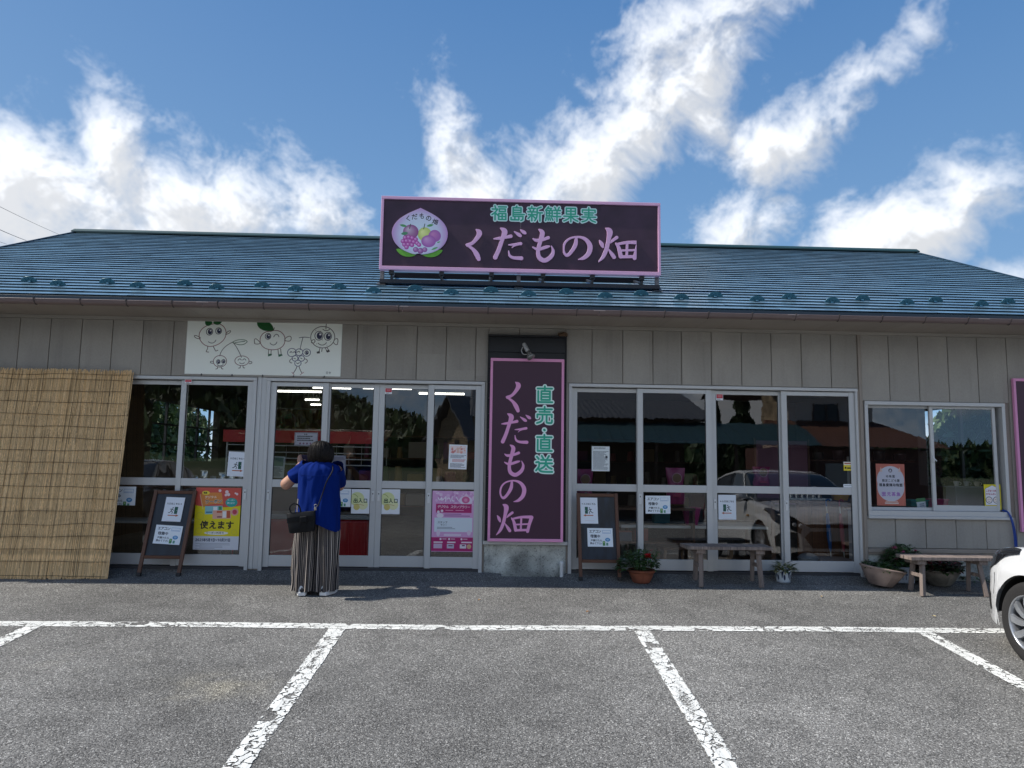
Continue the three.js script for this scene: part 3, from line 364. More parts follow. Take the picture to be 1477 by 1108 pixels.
// aluminium sliding doors
const paneWave = dataTex(256, 256, (i, j) => 0.5 + fbm(Math.sin((i / 256) * 6.2832) * 1.1, Math.cos((i / 256) * 6.2832) * 1.1 + Math.sin((j / 256) * 6.2832), Math.cos((j / 256) * 6.2832) * 1.3, 2) * 0.6);
const glass = phys([0.93, 0.96, 0.95], 0.0, { transmission: 1, thickness: 0, ior: 2.0, bumpMap: paneWave, bumpScale: 0.00012 });
const handleGeo = merge([bx(-0.014, 0.014, -0.055, 0.055, 0, 0.007, 0.003)]), handleHole = bx(-0.005, 0.005, 0.018, 0.032, 0.0065, 0.009, 0.001);
const aluLight = std([0.72, 0.74, 0.75], 0.35, { metalness: 0.3 });
function leaf(x0, x1, z, h) {   // one leaf: rails, stiles, upper and lower pane, recessed pull
  const d = new THREE.Group(); d.name = 'sliding_door'; d.position.set(x0, 0, z); shop.add(d); const w = x1 - x0, sl = h.sl ?? 0.062, sr = h.sr ?? 0.062;
  mesh('door_frame', [bx(0, sl, 0.02, 2.005, -0.016, 0.016, 0.003), bx(w - sr, w, 0.02, 2.005, -0.016, 0.016, 0.003), bx(sl, w - sr, 0.025, 0.142, -0.014, 0.013, 0.003), bx(sl, w - sr, 0.865, 0.945, -0.014, 0.013, 0.003), bx(sl, w - sr, 1.958, 2.003, -0.014, 0.013, 0.003)].map((g) => uvMetres(g, 0.6, rnd() * 4)), alu, d);
  mesh('seal', [bx(sl, sl + 0.006, 0.142, 1.958, -0.006, 0.008), bx(w - sr - 0.006, w - sr, 0.142, 1.958, -0.006, 0.008)], aluDark, d);
  mesh('glass_pane', new THREE.PlaneGeometry(w - sl - sr + 0.006, 0.726).translate(w / 2 + (sl - sr) / 2, 0.5035, 0), glass, d);
  mesh('glass_pane', new THREE.PlaneGeometry(w - sl - sr + 0.006, 1.016).translate(w / 2 + (sl - sr) / 2, 1.4515, 0), glass, d);
  if (h.pull !== undefined) { const p = mesh('handle', merge([handleGeo]), aluLight, d); p.position.set(h.pull, h.py ?? 0.78, 0.0162); const q = mesh('keyhole', handleHole, aluDark, d); q.position.copy(p.position); }
  return d;
}
function doorFrame(x0, x1, sides = 3) { mesh('door_surround', [bx(x0 - 0.012, x1 + 0.012, 2.012, 2.046, -0.1, 0.022, 0.003), ...(sides & 1 ? [bx(x0 - 0.012, x0 + 0.026, -0.02, 2.0118, -0.1, 0.0195, 0.003)] : []), ...(sides & 2 ? [bx(x1 - 0.026, x1 + 0.012, -0.02, 2.0118, -0.1, 0.0195, 0.003)] : []), bx(x0 - 0.012, x1 + 0.012, -0.08, -0.0205, -0.1, 0.03, 0.003)].map((g) => uvMetres(g, 0.6)), alu, shop); mesh('door_track', [bx(x0 + 0.027, x1 - 0.027, -0.02, 0.016, -0.095, -0.002)], aluDark, shop); }
doorFrame(-4.16, -2.553); doorFrame(-2.42, -0.064); doorFrame(0.886, 4.113);
leaf(-4.12, -3.31, -0.062, { pull: 0.78, py: 0.79 }); leaf(-3.362, -2.58, -0.022, { pull: 0.75, sl: 0.056 });
leaf(-2.393, -1.765, -0.022, { pull: 0.028 }); leaf(-1.81, -1.218, -0.062, { sr: 0.06, pull: 0.56 }); leaf(-1.216, -0.62, -0.062, { sl: 0.06, pull: 0.03 }); leaf(-0.672, -0.09, -0.022, { pull: 0.03, py: 0.77 });
leaf(0.913, 1.70, -0.062, {}); leaf(1.64, 2.468, -0.022, { pull: 0.028, py: 0.79 }); leaf(2.47, 3.30, -0.062, { pull: 0.035, py: 0.74 }); leaf(3.257, 4.086, -0.022, { pull: 0.03, py: 0.74 });
// window right of the doors
{
  const w = new THREE.Group(); w.name = 'window'; shop.add(w);
  mesh('window_frame', [bx(4.185, 5.787, 1.868, 1.908, -0.1, 0.03, 0.003), bx(4.185, 5.787, 0.645, 0.70, -0.1, 0.034, 0.003), bx(4.185, 4.222, 0.7003, 1.8678, -0.1, 0.0275, 0.003), bx(5.75, 5.787, 0.7003, 1.8678, -0.1, 0.0275, 0.003)], alu, w);
  mesh('sill', bx(4.18, 5.792, 0.615, 0.6445, -0.02, 0.05, 0.004), alu, w);
  mesh('sash', [bx(4.224, 4.25, 0.702, 1.866, -0.075, -0.05, 0.002), bx(4.96, 5.0, 0.702, 1.866, -0.075, -0.05, 0.002), bx(4.2503, 4.9597, 0.702, 0.735, -0.073, -0.052, 0.002), bx(4.2503, 4.9597, 1.84, 1.866, -0.073, -0.052, 0.002)], alu, w);
  mesh('sash', [bx(4.945, 4.985, 0.702, 1.866, -0.045, -0.02, 0.002), bx(5.665, 5.70, 0.702, 1.866, -0.045, -0.02, 0.002), bx(4.9853, 5.6647, 0.702, 0.765, -0.043, -0.022, 0.002), bx(4.9853, 5.6647, 1.84, 1.866, -0.043, -0.022, 0.002)], alu, w);
  mesh('glass_pane', new THREE.PlaneGeometry(0.715, 1.11).translate(4.605, 1.2875, -0.0625), glass, w); mesh('glass_pane', new THREE.PlaneGeometry(0.685, 1.08).translate(5.325, 1.3025, -0.0325), glass, w);
  mesh('window_lock', [bx(4.955, 4.975, 1.24, 1.3, -0.0198, -0.005, 0.004), rod([4.965, 1.285, -0.006], [4.985, 1.25, 0.012], 0.006)], aluLight, w);
}
// ---------------------------------------------------------------- signs
const plum = phys([0.062, 0.026, 0.056], 0.5, { map: dataTex(256, 256, (i, j) => 0.9 + fbm(i / 40, j / 40, 3, 4) * 0.14, { srgb: true }) }), pinkFrame = phys([0.76, 0.42, 0.63], 0.42, { clearcoat: 0.3, clearcoatRoughness: 0.3 }), pinkLetter = phys([0.76, 0.44, 0.70], 0.45), steel = std([0.075, 0.078, 0.085], 0.5, { metalness: 0.4 });
const GREEN = '#34b592', LILAC = '#c79ac6';
{ // roof sign: width 3.13 m, lettering raised a centimetre off the panel
  const SZ = -0.23, RY = (z) => roofY(z + SZ), X0 = -1.281, X1 = 1.940, Y0 = 3.323, Y1 = 4.185, zf = 0.1, s = thing('roof_sign', 'wide dark plum roof sign with pink frame and fruit emblem standing on the roof', 'sign', [0, 0, SZ]);
  const Wp = 401, k = (X1 - X0) / Wp;                                   // metres per unit of lettering layout
  mesh('sign_panel', [uvMetres(bx(X0 + 0.02, 0.322, Y0 + 0.02, Y1 - 0.02, zf - 0.06, zf - 0.004), 0.8), uvMetres(bx(0.3245, X1 - 0.02, Y0 + 0.02, Y1 - 0.02, zf - 0.06, zf - 0.004), 0.8)], plum, s);
  mesh('sign_frame', [bx(X0, X1, Y1 - 0.034, Y1, zf - 0.08, zf + 0.018, 0.004), bx(X0, X1, Y0, Y0 + 0.042, zf - 0.08, zf + 0.018, 0.004), bx(X0, X0 + 0.03, Y0 + 0.0422, Y1 - 0.0342, zf - 0.079, zf + 0.017, 0.004), bx(X1 - 0.03, X1, Y0 + 0.0422, Y1 - 0.0342, zf - 0.079, zf + 0.017, 0.004)], pinkFrame, s);
  for (const [ch, [gx, gy]] of Object.entries(BRUSH_AT)) {              // layout units were read at 5.093 per sign unit
    const q = 5.093, c = canvas(420, 420, (x) => { x.fillStyle = '#fff'; brush(x, ch, 110, 60, 1.15); });
    const m = (k / q) / 1.15, g = outlines(c, m).map((sh) => new THREE.ExtrudeGeometry(sh, { depth: 0.012, bevelEnabled: true, bevelSize: 0.0015, bevelThickness: 0.0015, bevelSegments: 1, curveSegments: 4 }));
    const px = 660 + gx / q - 551, py = 285 + gy / q - 284 - ((660 + gx / q - 551) / Wp) * 7.5;
    const o = mesh('letter', merge(g), pinkLetter, s); o.position.set(X0 + px * k - 110 * m, Y1 - py * k + 60 * m, zf + 0.004);
  }
  const t = canvasTex(1024, 192, (x, W, H) => { x.clearRect(0, 0, W, H); write(x, '福島新鮮果実', 22, 26, 136, { color: GREEN, outline: '#d6f2ee', weight: 0.105, outlineWidth: 0.15, gap: 26 }); });
  const strip = mesh('green_lettering', bx(-0.49, 0.49, -0.09, 0.09, 0, 0.002), std(0xffffff, 0.5, { map: t, transparent: true, alphaTest: 0.5 }), s); { const p = strip.geometry; strip.geometry = new THREE.PlaneGeometry(1.312, 0.246); } strip.position.set(X0 + (786.5 - 551) * k, Y1 - (309 - 284 - 4.4) * k, zf + 0.0);
  // emblem: peach-shaped plate with painted fruit
  const em = new THREE.Shape(); em.moveTo(0, 0.345); em.bezierCurveTo(0.10, 0.29, 0.385, 0.20, 0.37, -0.03); em.bezierCurveTo(0.35, -0.21, 0.17, -0.28, 0.03, -0.29); em.bezierCurveTo(0.0, -0.275, -0.03, -0.275, -0.05, -0.29); em.bezierCurveTo(-0.17, -0.27, -0.35, -0.20, -0.37, -0.01); em.bezierCurveTo(-0.37, 0.2, -0.12, 0.28, 0, 0.345);
  const eg = new THREE.ExtrudeGeometry(em, { depth: 0.012, bevelEnabled: true, bevelSize: 0.002, bevelThickness: 0.002, bevelSegments: 1, curveSegments: 24 }); { const p = eg.attributes.position, u = eg.attributes.uv; for (let i = 0; i < p.count; i++) u.setXY(i, (p.getX(i) + 0.38) / 0.76, (p.getY(i) + 0.30) / 0.655); }
  const art = canvasTex(768, 662, (x, W, H) => {
    x.fillStyle = '#cfe0f0'; x.fillRect(0, 0, W, H); let g = x.createRadialGradient(384, 380, 120, 384, 380, 400); g.addColorStop(0, 'rgba(200,160,215,0)'); g.addColorStop(0.45, 'rgba(200,160,215,0.15)'); g.addColorStop(1, 'rgba(188,130,195,1)'); x.fillStyle = g; x.fillRect(0, 0, W, H);
    const ch = [['く', 178, 128, -10], ['だ', 268, 100, -4], ['も', 368, 80, 2], ['の', 468, 105, 10], ['畑', 560, 150, 14]]; for (const [c, a, b, r] of ch) { x.save(); x.translate(a, b); x.rotate(r * RAD); write(x, c, -2, 0, 76, { color: '#15121c', weight: 0.12 }); x.restore(); }
    const ball = (a, b, r, c0, c1, sy = 1) => { x.save(); x.translate(a, b); x.scale(1, sy); const q = x.createRadialGradient(-r * 0.35, -r * 0.35, r * 0.1, 0, 0, r); q.addColorStop(0, c0); q.addColorStop(1, c1); x.fillStyle = q; x.beginPath(); x.arc(0, 0, r, 0, 7); x.fill(); x.restore(); };
    const lf = (a, b, l, w, r, c) => { x.save(); x.translate(a, b); x.rotate(r * RAD); x.fillStyle = c; x.beginPath(); x.moveTo(-l, 0); x.quadraticCurveTo(0, -w, l, 0); x.quadraticCurveTo(0, w, -l, 0); x.fill(); x.restore(); };
    ball(450, 375, 92, '#e8efa0', '#bccf6e', 1.05); ball(262, 345, 104, '#c8b8c8', '#8e4a86', 0.95); ball(585, 395, 84, '#c884bc', '#a35fae'); ball(505, 470, 98, '#cfa0d2', '#a45bae', 0.85); lf(160, 262, 52, 34, 12, '#4f9a5e'); lf(520, 250, 50, 34, -14, '#4f9a5e'); lf(180, 370, 50, 44, -10, '#4a8f66'); lf(640, 480, 26, 18, -20, '#5aa56a'); lf(590, 568, 50, 26, -24, '#5aa56a');
    x.strokeStyle = '#3c4a44'; x.lineWidth = 11; x.beginPath(); x.moveTo(245, 300); x.lineTo(256, 240); x.moveTo(435, 300); x.lineTo(448, 232); x.stroke();
    for (const [a, b] of [[188, 428], [236, 420], [284, 430], [332, 450], [160, 478], [208, 474], [258, 474], [306, 484], [352, 500], [182, 524], [232, 522], [284, 528], [212, 560], [378, 522]]) ball(a, b, 30, '#e7b4e4', '#a2278c'); ball(335, 590, 36, '#cba0cc', '#8b4a92'); ball(400, 606, 40, '#cba0cc', '#7d3d86'); ball(458, 588, 34, '#cba0cc', '#8b4a92');
  });
  const ex = X0 + (607 - 551) * k, ey = Y1 - (338.5 - 284 - 1) * k, es = 0.855;
  const plate = mesh('emblem', eg, std(0xffffff, 0.45, { map: art }), s); plate.scale.set(es, es, 1); plate.position.set(ex, ey, zf + 0.006);
  for (const d of [-1, 1]) { const q = new THREE.Shape(); q.moveTo(d * 0.04, -0.295); q.bezierCurveTo(d * 0.15, -0.36, d * 0.27, -0.31, d * 0.31, -0.225); q.bezierCurveTo(d * 0.26, -0.2, d * 0.12, -0.25, d * 0.04, -0.295); const o = mesh('emblem_leaf', new THREE.ExtrudeGeometry(q, { depth: 0.006, bevelEnabled: false }), std(0x6db33a, 0.5), s); o.scale.set(es, es, 1); o.position.set(ex, ey, zf + 0.002); }
  // stand: three square posts, sloping rails on the roof, stays and small brackets
  for (const x of [X0 + 0.02, 0.31, X1 - 0.02]) mesh('post', bx(x - 0.022, x + 0.022, RY(0.1) - 0.01, Y0 + (x === 0.31 ? 0.0 : 0.3), zf - 0.13, zf - 0.085, 0.003), std([0.2, 0.2, 0.21], 0.5, { metalness: 0.4 }), s);
  mesh('base_rail', [bx(X0 + 0.0, X1, RY(0.06) + 0.028, RY(0.06) + 0.075, 0.02, 0.065, 0.003), bx(X0 + 0.12, X1 - 0.12, RY(-0.3) + 0.02, RY(-0.3) + 0.075, -0.32, -0.28, 0.003)], std([0.012, 0.016, 0.026], 0.45), s);
  for (const x of [X0 + 0.02, 0.31, X1 - 0.02]) mesh('foot_plate', bx(x - 0.05, x + 0.05, -0.006, 0.006, -0.06, 0.06, 0.002).rotateX(Math.atan(S)).translate(0, RY(0.03) + 0.01, 0.03), steel, s);
  for (let i = 0; i < 6; i++) { const x = X0 + 0.135 + i * 0.571 + (i > 2 ? 0.02 : 0); mesh('bracket', [bx(x - 0.026, x + 0.026, Y0 - 0.045, Y0 - 0.001, zf - 0.07, zf - 0.01, 0.003), bx(x - 0.012, x + 0.012, Y0 - 0.10, Y0 - 0.0452, zf - 0.06, zf - 0.03, 0.002)], std([0.015, 0.017, 0.022], 0.5), s); mesh('stay', bar([x, Y0 - 0.08, zf - 0.06], [x - 0.03, RY(-0.5) + 0.02, -0.5], 0.026), std([0.02, 0.024, 0.035], 0.5), s); if (i % 2) mesh('stay', bar([x + 0.01, Y0 - 0.09, zf - 0.05], [x + 0.07, RY(0.04) + 0.06, 0.05], 0.008), std([0.4, 0.38, 0.34], 0.5), s); }
}
const vertGlyphs = (x, H, list) => { for (const [ch, cx, cy, k] of list) { const c = canvas(420, 420, (y) => { y.fillStyle = '#fff'; brush(y, ch, 110, 60, 1.15); }); const a = c.getContext('2d').getImageData(0, 0, 420, 420).data; let u0 = 420, u1 = 0, v0 = 420, v1 = 0; for (let j = 0; j < 420; j++) for (let i = 0; i < 420; i++) if (a[(j * 420 + i) * 4 + 3] > 100) { u0 = Math.min(u0, i); u1 = Math.max(u1, i); v0 = Math.min(v0, j); v1 = Math.max(v1, j); } x.save(); x.translate(cx, cy); x.scale(k, k); x.fillStyle = '#f0a6d8'; brush(x, ch, (110 - (u0 + u1) / 2) / 1.15, (60 - (v0 + v1) / 2) / 1.15, 1); x.restore(); } };
function uprightSign(name, label, x0, x1, y0, y1, z, draw) {
  const s = thing(name, label, 'sign', [(x0 + x1) / 2, y0, z]), w = (x1 - x0) / 2, h = y1 - y0, b = 0.028;
  const W = 720, H = Math.round((720 * h) / (2 * w)), t = canvasTex(W, H, (x) => { x.fillStyle = '#46273c'; x.fillRect(0, 0, W, H); draw(x, W, H); });
  const front = new THREE.PlaneGeometry(2 * w - 0.016, h - 0.016).translate(0, h / 2, 0.0005); mesh('sign_panel', bx(-w + 0.006, w - 0.006, 0.006, h - 0.006, -0.03, -0.002), plum, s); mesh('sign_face', front, phys(0xffffff, 0.4, { map: t }), s);
  mesh('sign_frame', [bx(-w, w, h - b * 1.15, h, -0.031, 0.006, 0.003), bx(-w, w, 0, b * 1.15, -0.031, 0.006, 0.003), bx(-w, -w + b, b * 1.15 + 0.0003, h - b * 1.15 - 0.0003, -0.0305, 0.0055, 0.003), bx(w - b, w, b * 1.15 + 0.0003, h - b * 1.15 - 0.0003, -0.0305, 0.0055, 0.003)], phys([0.80, 0.33, 0.58], 0.45), s);
  return s;
}
{ // upright sign between the two door banks on its black backing board
  const board = thing('sign_backing_board', 'black weatherboard backing behind the upright plum sign between the doors', 'board', [0.408, 0.326, 0.02]);
  const bm = phys([0.010, 0.012, 0.016], 0.45, { map: grime });
  for (let i = 0; i < 13; i++) { const y = i * 0.171; mesh('board_strip', prism([[0.0, y], [0.030, y + 0.001], [0.016, y + 0.169], [0, y + 0.169]], 0.86).rotateY(-Math.PI / 2).scale(-1, 1, 1).translate(-0.43, 0, 0).scale(-1, 1, 1), bm, board); }
  mesh('board_edge', [bx(-0.436, -0.424, 0, 2.23, 0, 0.04, 0.002), bx(0.424, 0.436, 0, 2.23, 0, 0.04, 0.002), bx(-0.436, 0.436, 2.224, 2.245, 0.0, 0.045, 0.002)], std([0.012, 0.013, 0.015], 0.6), board);
  const s = uprightSign('upright_sign', 'tall upright plum sign with pink and green lettering between the door banks', 0.004, 0.812, 0.326, 2.3, 0.105, (x, W, H) => {
    const u = W / 105.5, f = (px, py) => [(px - 706) * u, (py - 517) * u * 0.98];   // layout read in units of 1/105 of the width
    vertGlyphs(x, H, [['く', ...f(738.5, 573), 1.13], ['だ', ...f(743.3, 619), 1.1], ['も', ...f(741.5, 665.5), 1.1], ['の', ...f(740.5, 709), 1.06], ['畑', ...f(740.5, 750), 1.02]].map(([c, a, b, k]) => [c, a, b, k * u * 0.166]));
    write(x, '直売・直送', ...f(772, 556), 25 * u, { color: '#2bb495', outline: '#e4fbf4', weight: 0.11, outlineWidth: 0.15, vertical: true, gap: 4.6 * u });
  });
  const lamp = thing('spot_lamp', 'small grey spotlight clamped above the upright plum sign', 'spotlight', [0.40, 2.40, 0.06]);
  const lm = std([0.42, 0.42, 0.41], 0.45, { metalness: 0.3 }), dk = std([0.06, 0.06, 0.06], 0.6), tilt = new THREE.Group();
  mesh('mount', [rod([0, 0, -0.02], [0, 0, 0.03], 0.022), rod([0, 0, 0.02], [0, -0.01, 0.07], 0.008)], lm, lamp);
  mesh('lamp_holder', [rod([-0.035, 0.055, 0.075], [0.008, -0.03, 0.105], 0.023), rod([-0.039, 0.062, 0.072], [-0.034, 0.053, 0.075], 0.018, 0.023)], lm, lamp);
  mesh('yoke', tube([[-0.05, 0.02, 0.085], [-0.062, -0.02, 0.09], [-0.04, -0.06, 0.1], [-0.004, -0.062, 0.11]], 0.006, 20, 6), lm, lamp);
  mesh('collar', rod([0.008, -0.03, 0.105], [0.014, -0.042, 0.11], 0.02), dk, lamp);
  mesh('reflector_bulb', lathe([[0.012, 0], [0.02, 0.004], [0.03, 0.025], [0.046, 0.055], [0.049, 0.066], [0.044, 0.074], [0.02, 0.08], [0, 0.081]], 24).applyQuaternion(new THREE.Quaternion().setFromUnitVectors(V(0, 1, 0), V(0.45, -0.85, 0.32).normalize())).translate(0.012, -0.04, 0.109), phys([0.3, 0.3, 0.29], 0.2, { metalness: 0.5 }), lamp);
  const nest = single('swallow_nest', (() => { const g = new THREE.SphereGeometry(0.085, 20, 14, 0, Math.PI * 2, 0.9, 1.5), p = g.attributes.position; for (let i = 0; i < p.count; i++) { const k = 1 + fbm(p.getX(i) * 30, p.getY(i) * 30, p.getZ(i) * 30, 3) * 0.5; p.setXYZ(i, p.getX(i) * k, p.getY(i) * k * 0.6, p.getZ(i) * k); } g.computeVertexNormals(); return g; })(), std([0.11, 0.065, 0.035], 0.95), 'small brown mud nest on the wall at the top corner of the black backing board', 'bird nest');
  nest.position.set(0.80, 2.585, 0.05); nest.scale.setScalar(0.62);
}
uprightSign('upright_sign', 'partly seen plum sign with pink frame at the far right end of the wall', 5.872, 6.69, 0.49, 2.19, 0.06, (x, W, H) => { vertGlyphs(x, H, [['く', W * 0.3, H * 0.30, 1.1], ['だ', W * 0.3, H * 0.46, 1.1], ['も', W * 0.3, H * 0.62, 1.1], ['の', W * 0.3, H * 0.76, 1.05], ['畑', W * 0.3, H * 0.9, 1.0]].map(([c, a, b, k]) => [c, a, b, k * 1.1])); write(x, '直売・直送', W * 0.62, H * 0.16, W * 0.23, { color: '#2bb495', outline: '#e4fbf4', weight: 0.11, outlineWidth: 0.15, vertical: true, gap: W * 0.04 }); });
{ // white board with marker drawings of fruit
  const b = thing('drawing_board', 'white board with hand-drawn smiling fruit under the eaves', 'board', [-2.483, 2.072, 0.02]);
  const t = canvasTex(1280, 476, (x, W, H) => {
    x.fillStyle = '#f5faf2'; x.fillRect(0, 0, W, H); x.lineWidth = 5.5; const pen = (c) => { x.strokeStyle = c; }; const P = (d) => { x.beginPath(); x.stroke(new Path2D(d)); }; const el = (a, b, rx, ry, f) => { x.beginPath(); x.ellipse(a, b, rx, ry, 0, 0, 7); if (f) { x.fillStyle = f; x.fill(); } x.stroke(); };
    const eye = (a, b, r) => { pen('#37373c'); el(a, b, r, r * 1.15); x.beginPath(); x.ellipse(a + r * 0.12, b, r * 0.68, r * 0.9, 0, 0, 7); x.fillStyle = '#1d2148'; x.fill(); x.beginPath(); x.arc(a + r * 0.3, b - r * 0.35, r * 0.26, 0, 7); x.fillStyle = '#fff'; x.fill(); };
    // a peach with two leaves
    pen('#7a3c38'); P('M200,42 C120,60 80,120 110,180 C130,215 160,240 205,236 C270,228 330,170 320,110 C312,60 270,20 200,42'); x.fillStyle = '#145c26'; x.fill(new Path2D('M205,30 C180,-10 140,-10 142,28 C146,62 180,70 205,30 M208,28 C230,-10 290,-20 280,18 C268,50 235,58 208,28')); eye(184, 108, 26); eye(258, 100, 24); pen('#444'); P('M180,196 C200,215 232,208 240,180'); pen('#4c3c34'); P('M112,164 C80,140 56,138 62,152 C72,168 92,172 110,172'); P('M318,124 C340,90 365,90 356,106 C350,118 336,124 318,130'); P('M176,238 C180,268 160,276 168,284 L186,286'); P('M222,236 C236,262 240,272 246,276 L262,268');
    // a pair of cherries
    pen('#4d4a44'); P('M280,318 C286,260 330,220 378,196 C400,210 440,280 458,326'); pen('#2f5d3a'); P('M378,196 C420,160 500,170 498,190 C470,230 420,220 378,196 M400,198 L480,186'); pen('#7c5a58'); el(284, 364, 54, 50); el(464, 356, 58, 42); eye(270, 368, 15); eye(312, 364, 14); pen('#444'); P('M262,394 C280,410 300,406 312,392'); P('M432,352 C440,336 452,336 458,350 M470,350 C478,334 490,336 496,350 M446,374 C460,386 476,384 484,372'); pen('#4c3c34'); P('M230,366 C200,358 196,384 228,382'); P('M522,366 C552,350 556,384 524,380'); P('M268,414 L266,428 L254,432 M296,414 L300,428 L312,430 M454,398 L452,418 L440,420 M474,398 L478,416 L490,418');
    // an apple that winks
    pen('#6e2a28'); P('M690,94 C620,90 590,150 610,200 C630,250 690,262 740,252 C800,240 820,190 806,140 C790,96 740,70 690,94'); x.fillStyle = '#145c26'; x.fill(new Path2D('M712,84 C640,110 560,70 572,4 L650,4 C690,20 710,50 712,84')); pen('#3a3a30'); P('M708,86 C714,78 716,70 716,62'); eye(668, 138, 23); pen('#444'); P('M716,142 C726,112 752,112 758,140 M688,196 C704,222 736,218 744,186'); pen('#4c3c34'); P('M606,196 C570,150 550,150 560,196 C552,206 580,214 606,202'); P('M806,160 C850,110 872,140 856,170 C846,182 826,176 806,172'); P('M680,256 L678,294 M700,258 L700,290 M756,250 L762,296 M778,246 L784,290'); x.fillStyle = '#1c5c3c'; x.fill(new Path2D('M676,292 L708,290 L706,304 L676,314 Z M760,296 L790,290 L796,304 L764,316 Z'));
    // grapes on a stem, and a pear-apple with freckles
    pen('#3b3b42'); P('M940,250 C942,210 950,180 958,140 M926,146 C946,138 980,138 1012,142'); for (const [a, c, r] of [[872, 276, 36], [932, 272, 30], [994, 274, 32], [900, 326, 24], [954, 326, 24], [926, 368, 26]]) { pen('#3c4268'); el(a, c, r, r); } pen('#333'); P('M856,278 C862,264 872,266 874,278 M884,276 C890,264 898,266 900,278 M918,272 C924,260 934,262 936,272'); eye(994, 274, 14); P('M914,366 L926,372 L938,362 M892,326 L904,330 M946,322 L958,328'); pen('#4c3c34'); P('M882,330 C850,330 850,370 876,366 M976,330 C1010,326 1010,360 986,366'); P('M920,394 C910,430 900,440 892,456 M936,394 C946,420 950,436 962,452'); pen('#b07a80'); P('M880,448 L898,468 M950,468 L976,446');
    pen('#3a352e'); el(1122, 136, 100, 94); P('M1146,64 C1142,40 1150,20 1148,0 M1120,66 C1140,84 1160,80 1176,66'); eye(1090, 124, 34); eye(1164, 128, 30); pen('#444'); P('M1086,190 C1110,214 1140,208 1154,184'); x.fillStyle = '#6a6a60'; for (const [a, c] of [[1062, 80], [1100, 84], [1060, 176], [1190, 176], [1180, 92], [1120, 160], [1074, 196], [1160, 206]]) { x.beginPath(); x.arc(a, c, 3, 0, 7); x.fill(); } pen('#4c3c34'); P('M1034,168 C1046,150 1066,160 1056,180 C1050,196 1034,190 1028,182'); P('M1216,160 C1244,130 1256,150 1246,196 C1236,206 1224,196 1214,182'); P('M1104,228 L1096,262 M1122,230 L1118,262 M1146,228 L1160,256 M1160,224 L1176,250'); x.fillStyle = '#3c3a36'; x.fill(new Path2D('M1076,266 L1102,256 L1104,278 L1080,280 Z M1152,254 L1180,246 L1186,262 L1164,270 Z'));
    write(x, '日中', 1160, 436, 20, { color: '#555' });
  });
  mesh('board_sheet', bx(-0.845, 0.845, 0, 0.61, -0.012, 0.0, 0.002), std([0.62, 0.64, 0.6], 0.5), b);
  mesh('board_face', new THREE.PlaneGeometry(1.684, 0.604).translate(0, 0.305, 0.0008), phys(0xffffff, 0.35, { map: t }), b);
  for (const x of [-0.66, -0.33, 0.0, 0.335, 0.67]) mesh('clip', [bx(x - 0.006, x + 0.006, -0.012, 0.006, -0.012, 0.004, 0.001)], steel, b);
}

// ---------------------------------------------------------------- papers and posters on the glass
const paperBack = 0.0012;
function paper(name, label, category, x0, x1, y0, y1, z, w, draw, o = {}) {
  const h = Math.round((w * (y1 - y0)) / (x1 - x0)), t = canvasTex(w, h, (x) => { x.fillStyle = o.base ?? '#eef2f7'; x.fillRect(0, 0, w, h); draw(x, w, h); });
  const W = x1 - x0, H = y1 - y0, rows = [], sd = x0 * 7; for (let j = 0; j <= 8; j++) rows.push(Array.from({ length: 7 }, (_, i) => [(i / 6 - 0.5) * W, (0.5 - j / 8) * H, fbm(i * 0.3, j * 0.25, sd, 2) * 0.004 * (o.curl ?? 1) + (o.curl ?? 1) * 0.002]));
  const g = skin(rows); const uv = g.attributes.uv; for (let i = 0; i < uv.count; i++) uv.setY(i, 1 - uv.getY(i));
  const m = single(name, g, std(0xffffff, o.rough ?? 0.55, { map: t }), label, category, o.group); m.position.set((x0 + x1) / 2, (y0 + y1) / 2, z); if (o.lean) m.rotation.x = o.lean; if (o.roll) m.rotation.z = o.roll; return m;
}
const manDoor = (x, W, H, left) => {                                    // running figure, door and arrow under a line of text
  x.fillStyle = '#e6ecf4'; x.fillRect(0, 0, W, H); const k = W / 200;
  write(x, left ? '←入口はこちら' : '入口はこちら→', 20 * k, 62 * k, 20 * k, { weight: 0.15, gap: 3 * k, color: '#22262c' });
  x.save(); if (left) { x.translate(W, 0); x.scale(-1, 1); } x.fillStyle = '#1d5a4c'; x.fillRect(112 * k, 106 * k, 34 * k, 78 * k); x.fillStyle = '#e6ecf4'; x.fillRect(136 * k, 142 * k, 5 * k, 6 * k); x.strokeStyle = x.fillStyle = '#2d3a3c'; x.lineWidth = 7 * k; x.beginPath(); x.arc(94 * k, 118 * k, 6.5 * k, 0, 7); x.fill();
  x.beginPath(); x.moveTo(88 * k, 130 * k); x.lineTo(80 * k, 152 * k); x.lineTo(96 * k, 164 * k); x.lineTo(92 * k, 182 * k); x.moveTo(80 * k, 152 * k); x.lineTo(66 * k, 172 * k); x.lineTo(54 * k, 172 * k); x.moveTo(88 * k, 132 * k); x.lineTo(68 * k, 134 * k); x.moveTo(88 * k, 132 * k); x.lineTo(104 * k, 146 * k); x.stroke();
  x.strokeStyle = x.fillStyle = '#b5684a'; x.lineWidth = 10 * k; x.beginPath(); x.moveTo(56 * k, 202 * k); x.lineTo(140 * k, 202 * k); x.stroke(); x.beginPath(); x.moveTo(166 * k, 202 * k); x.lineTo(136 * k, 188 * k); x.lineTo(136 * k, 216 * k); x.fill(); x.restore();
  x.strokeStyle = '#d9b6b4'; x.lineWidth = 2 * k; x.beginPath(); x.moveTo(50 * k, 262 * k); x.lineTo(160 * k, 262 * k); x.stroke();
};
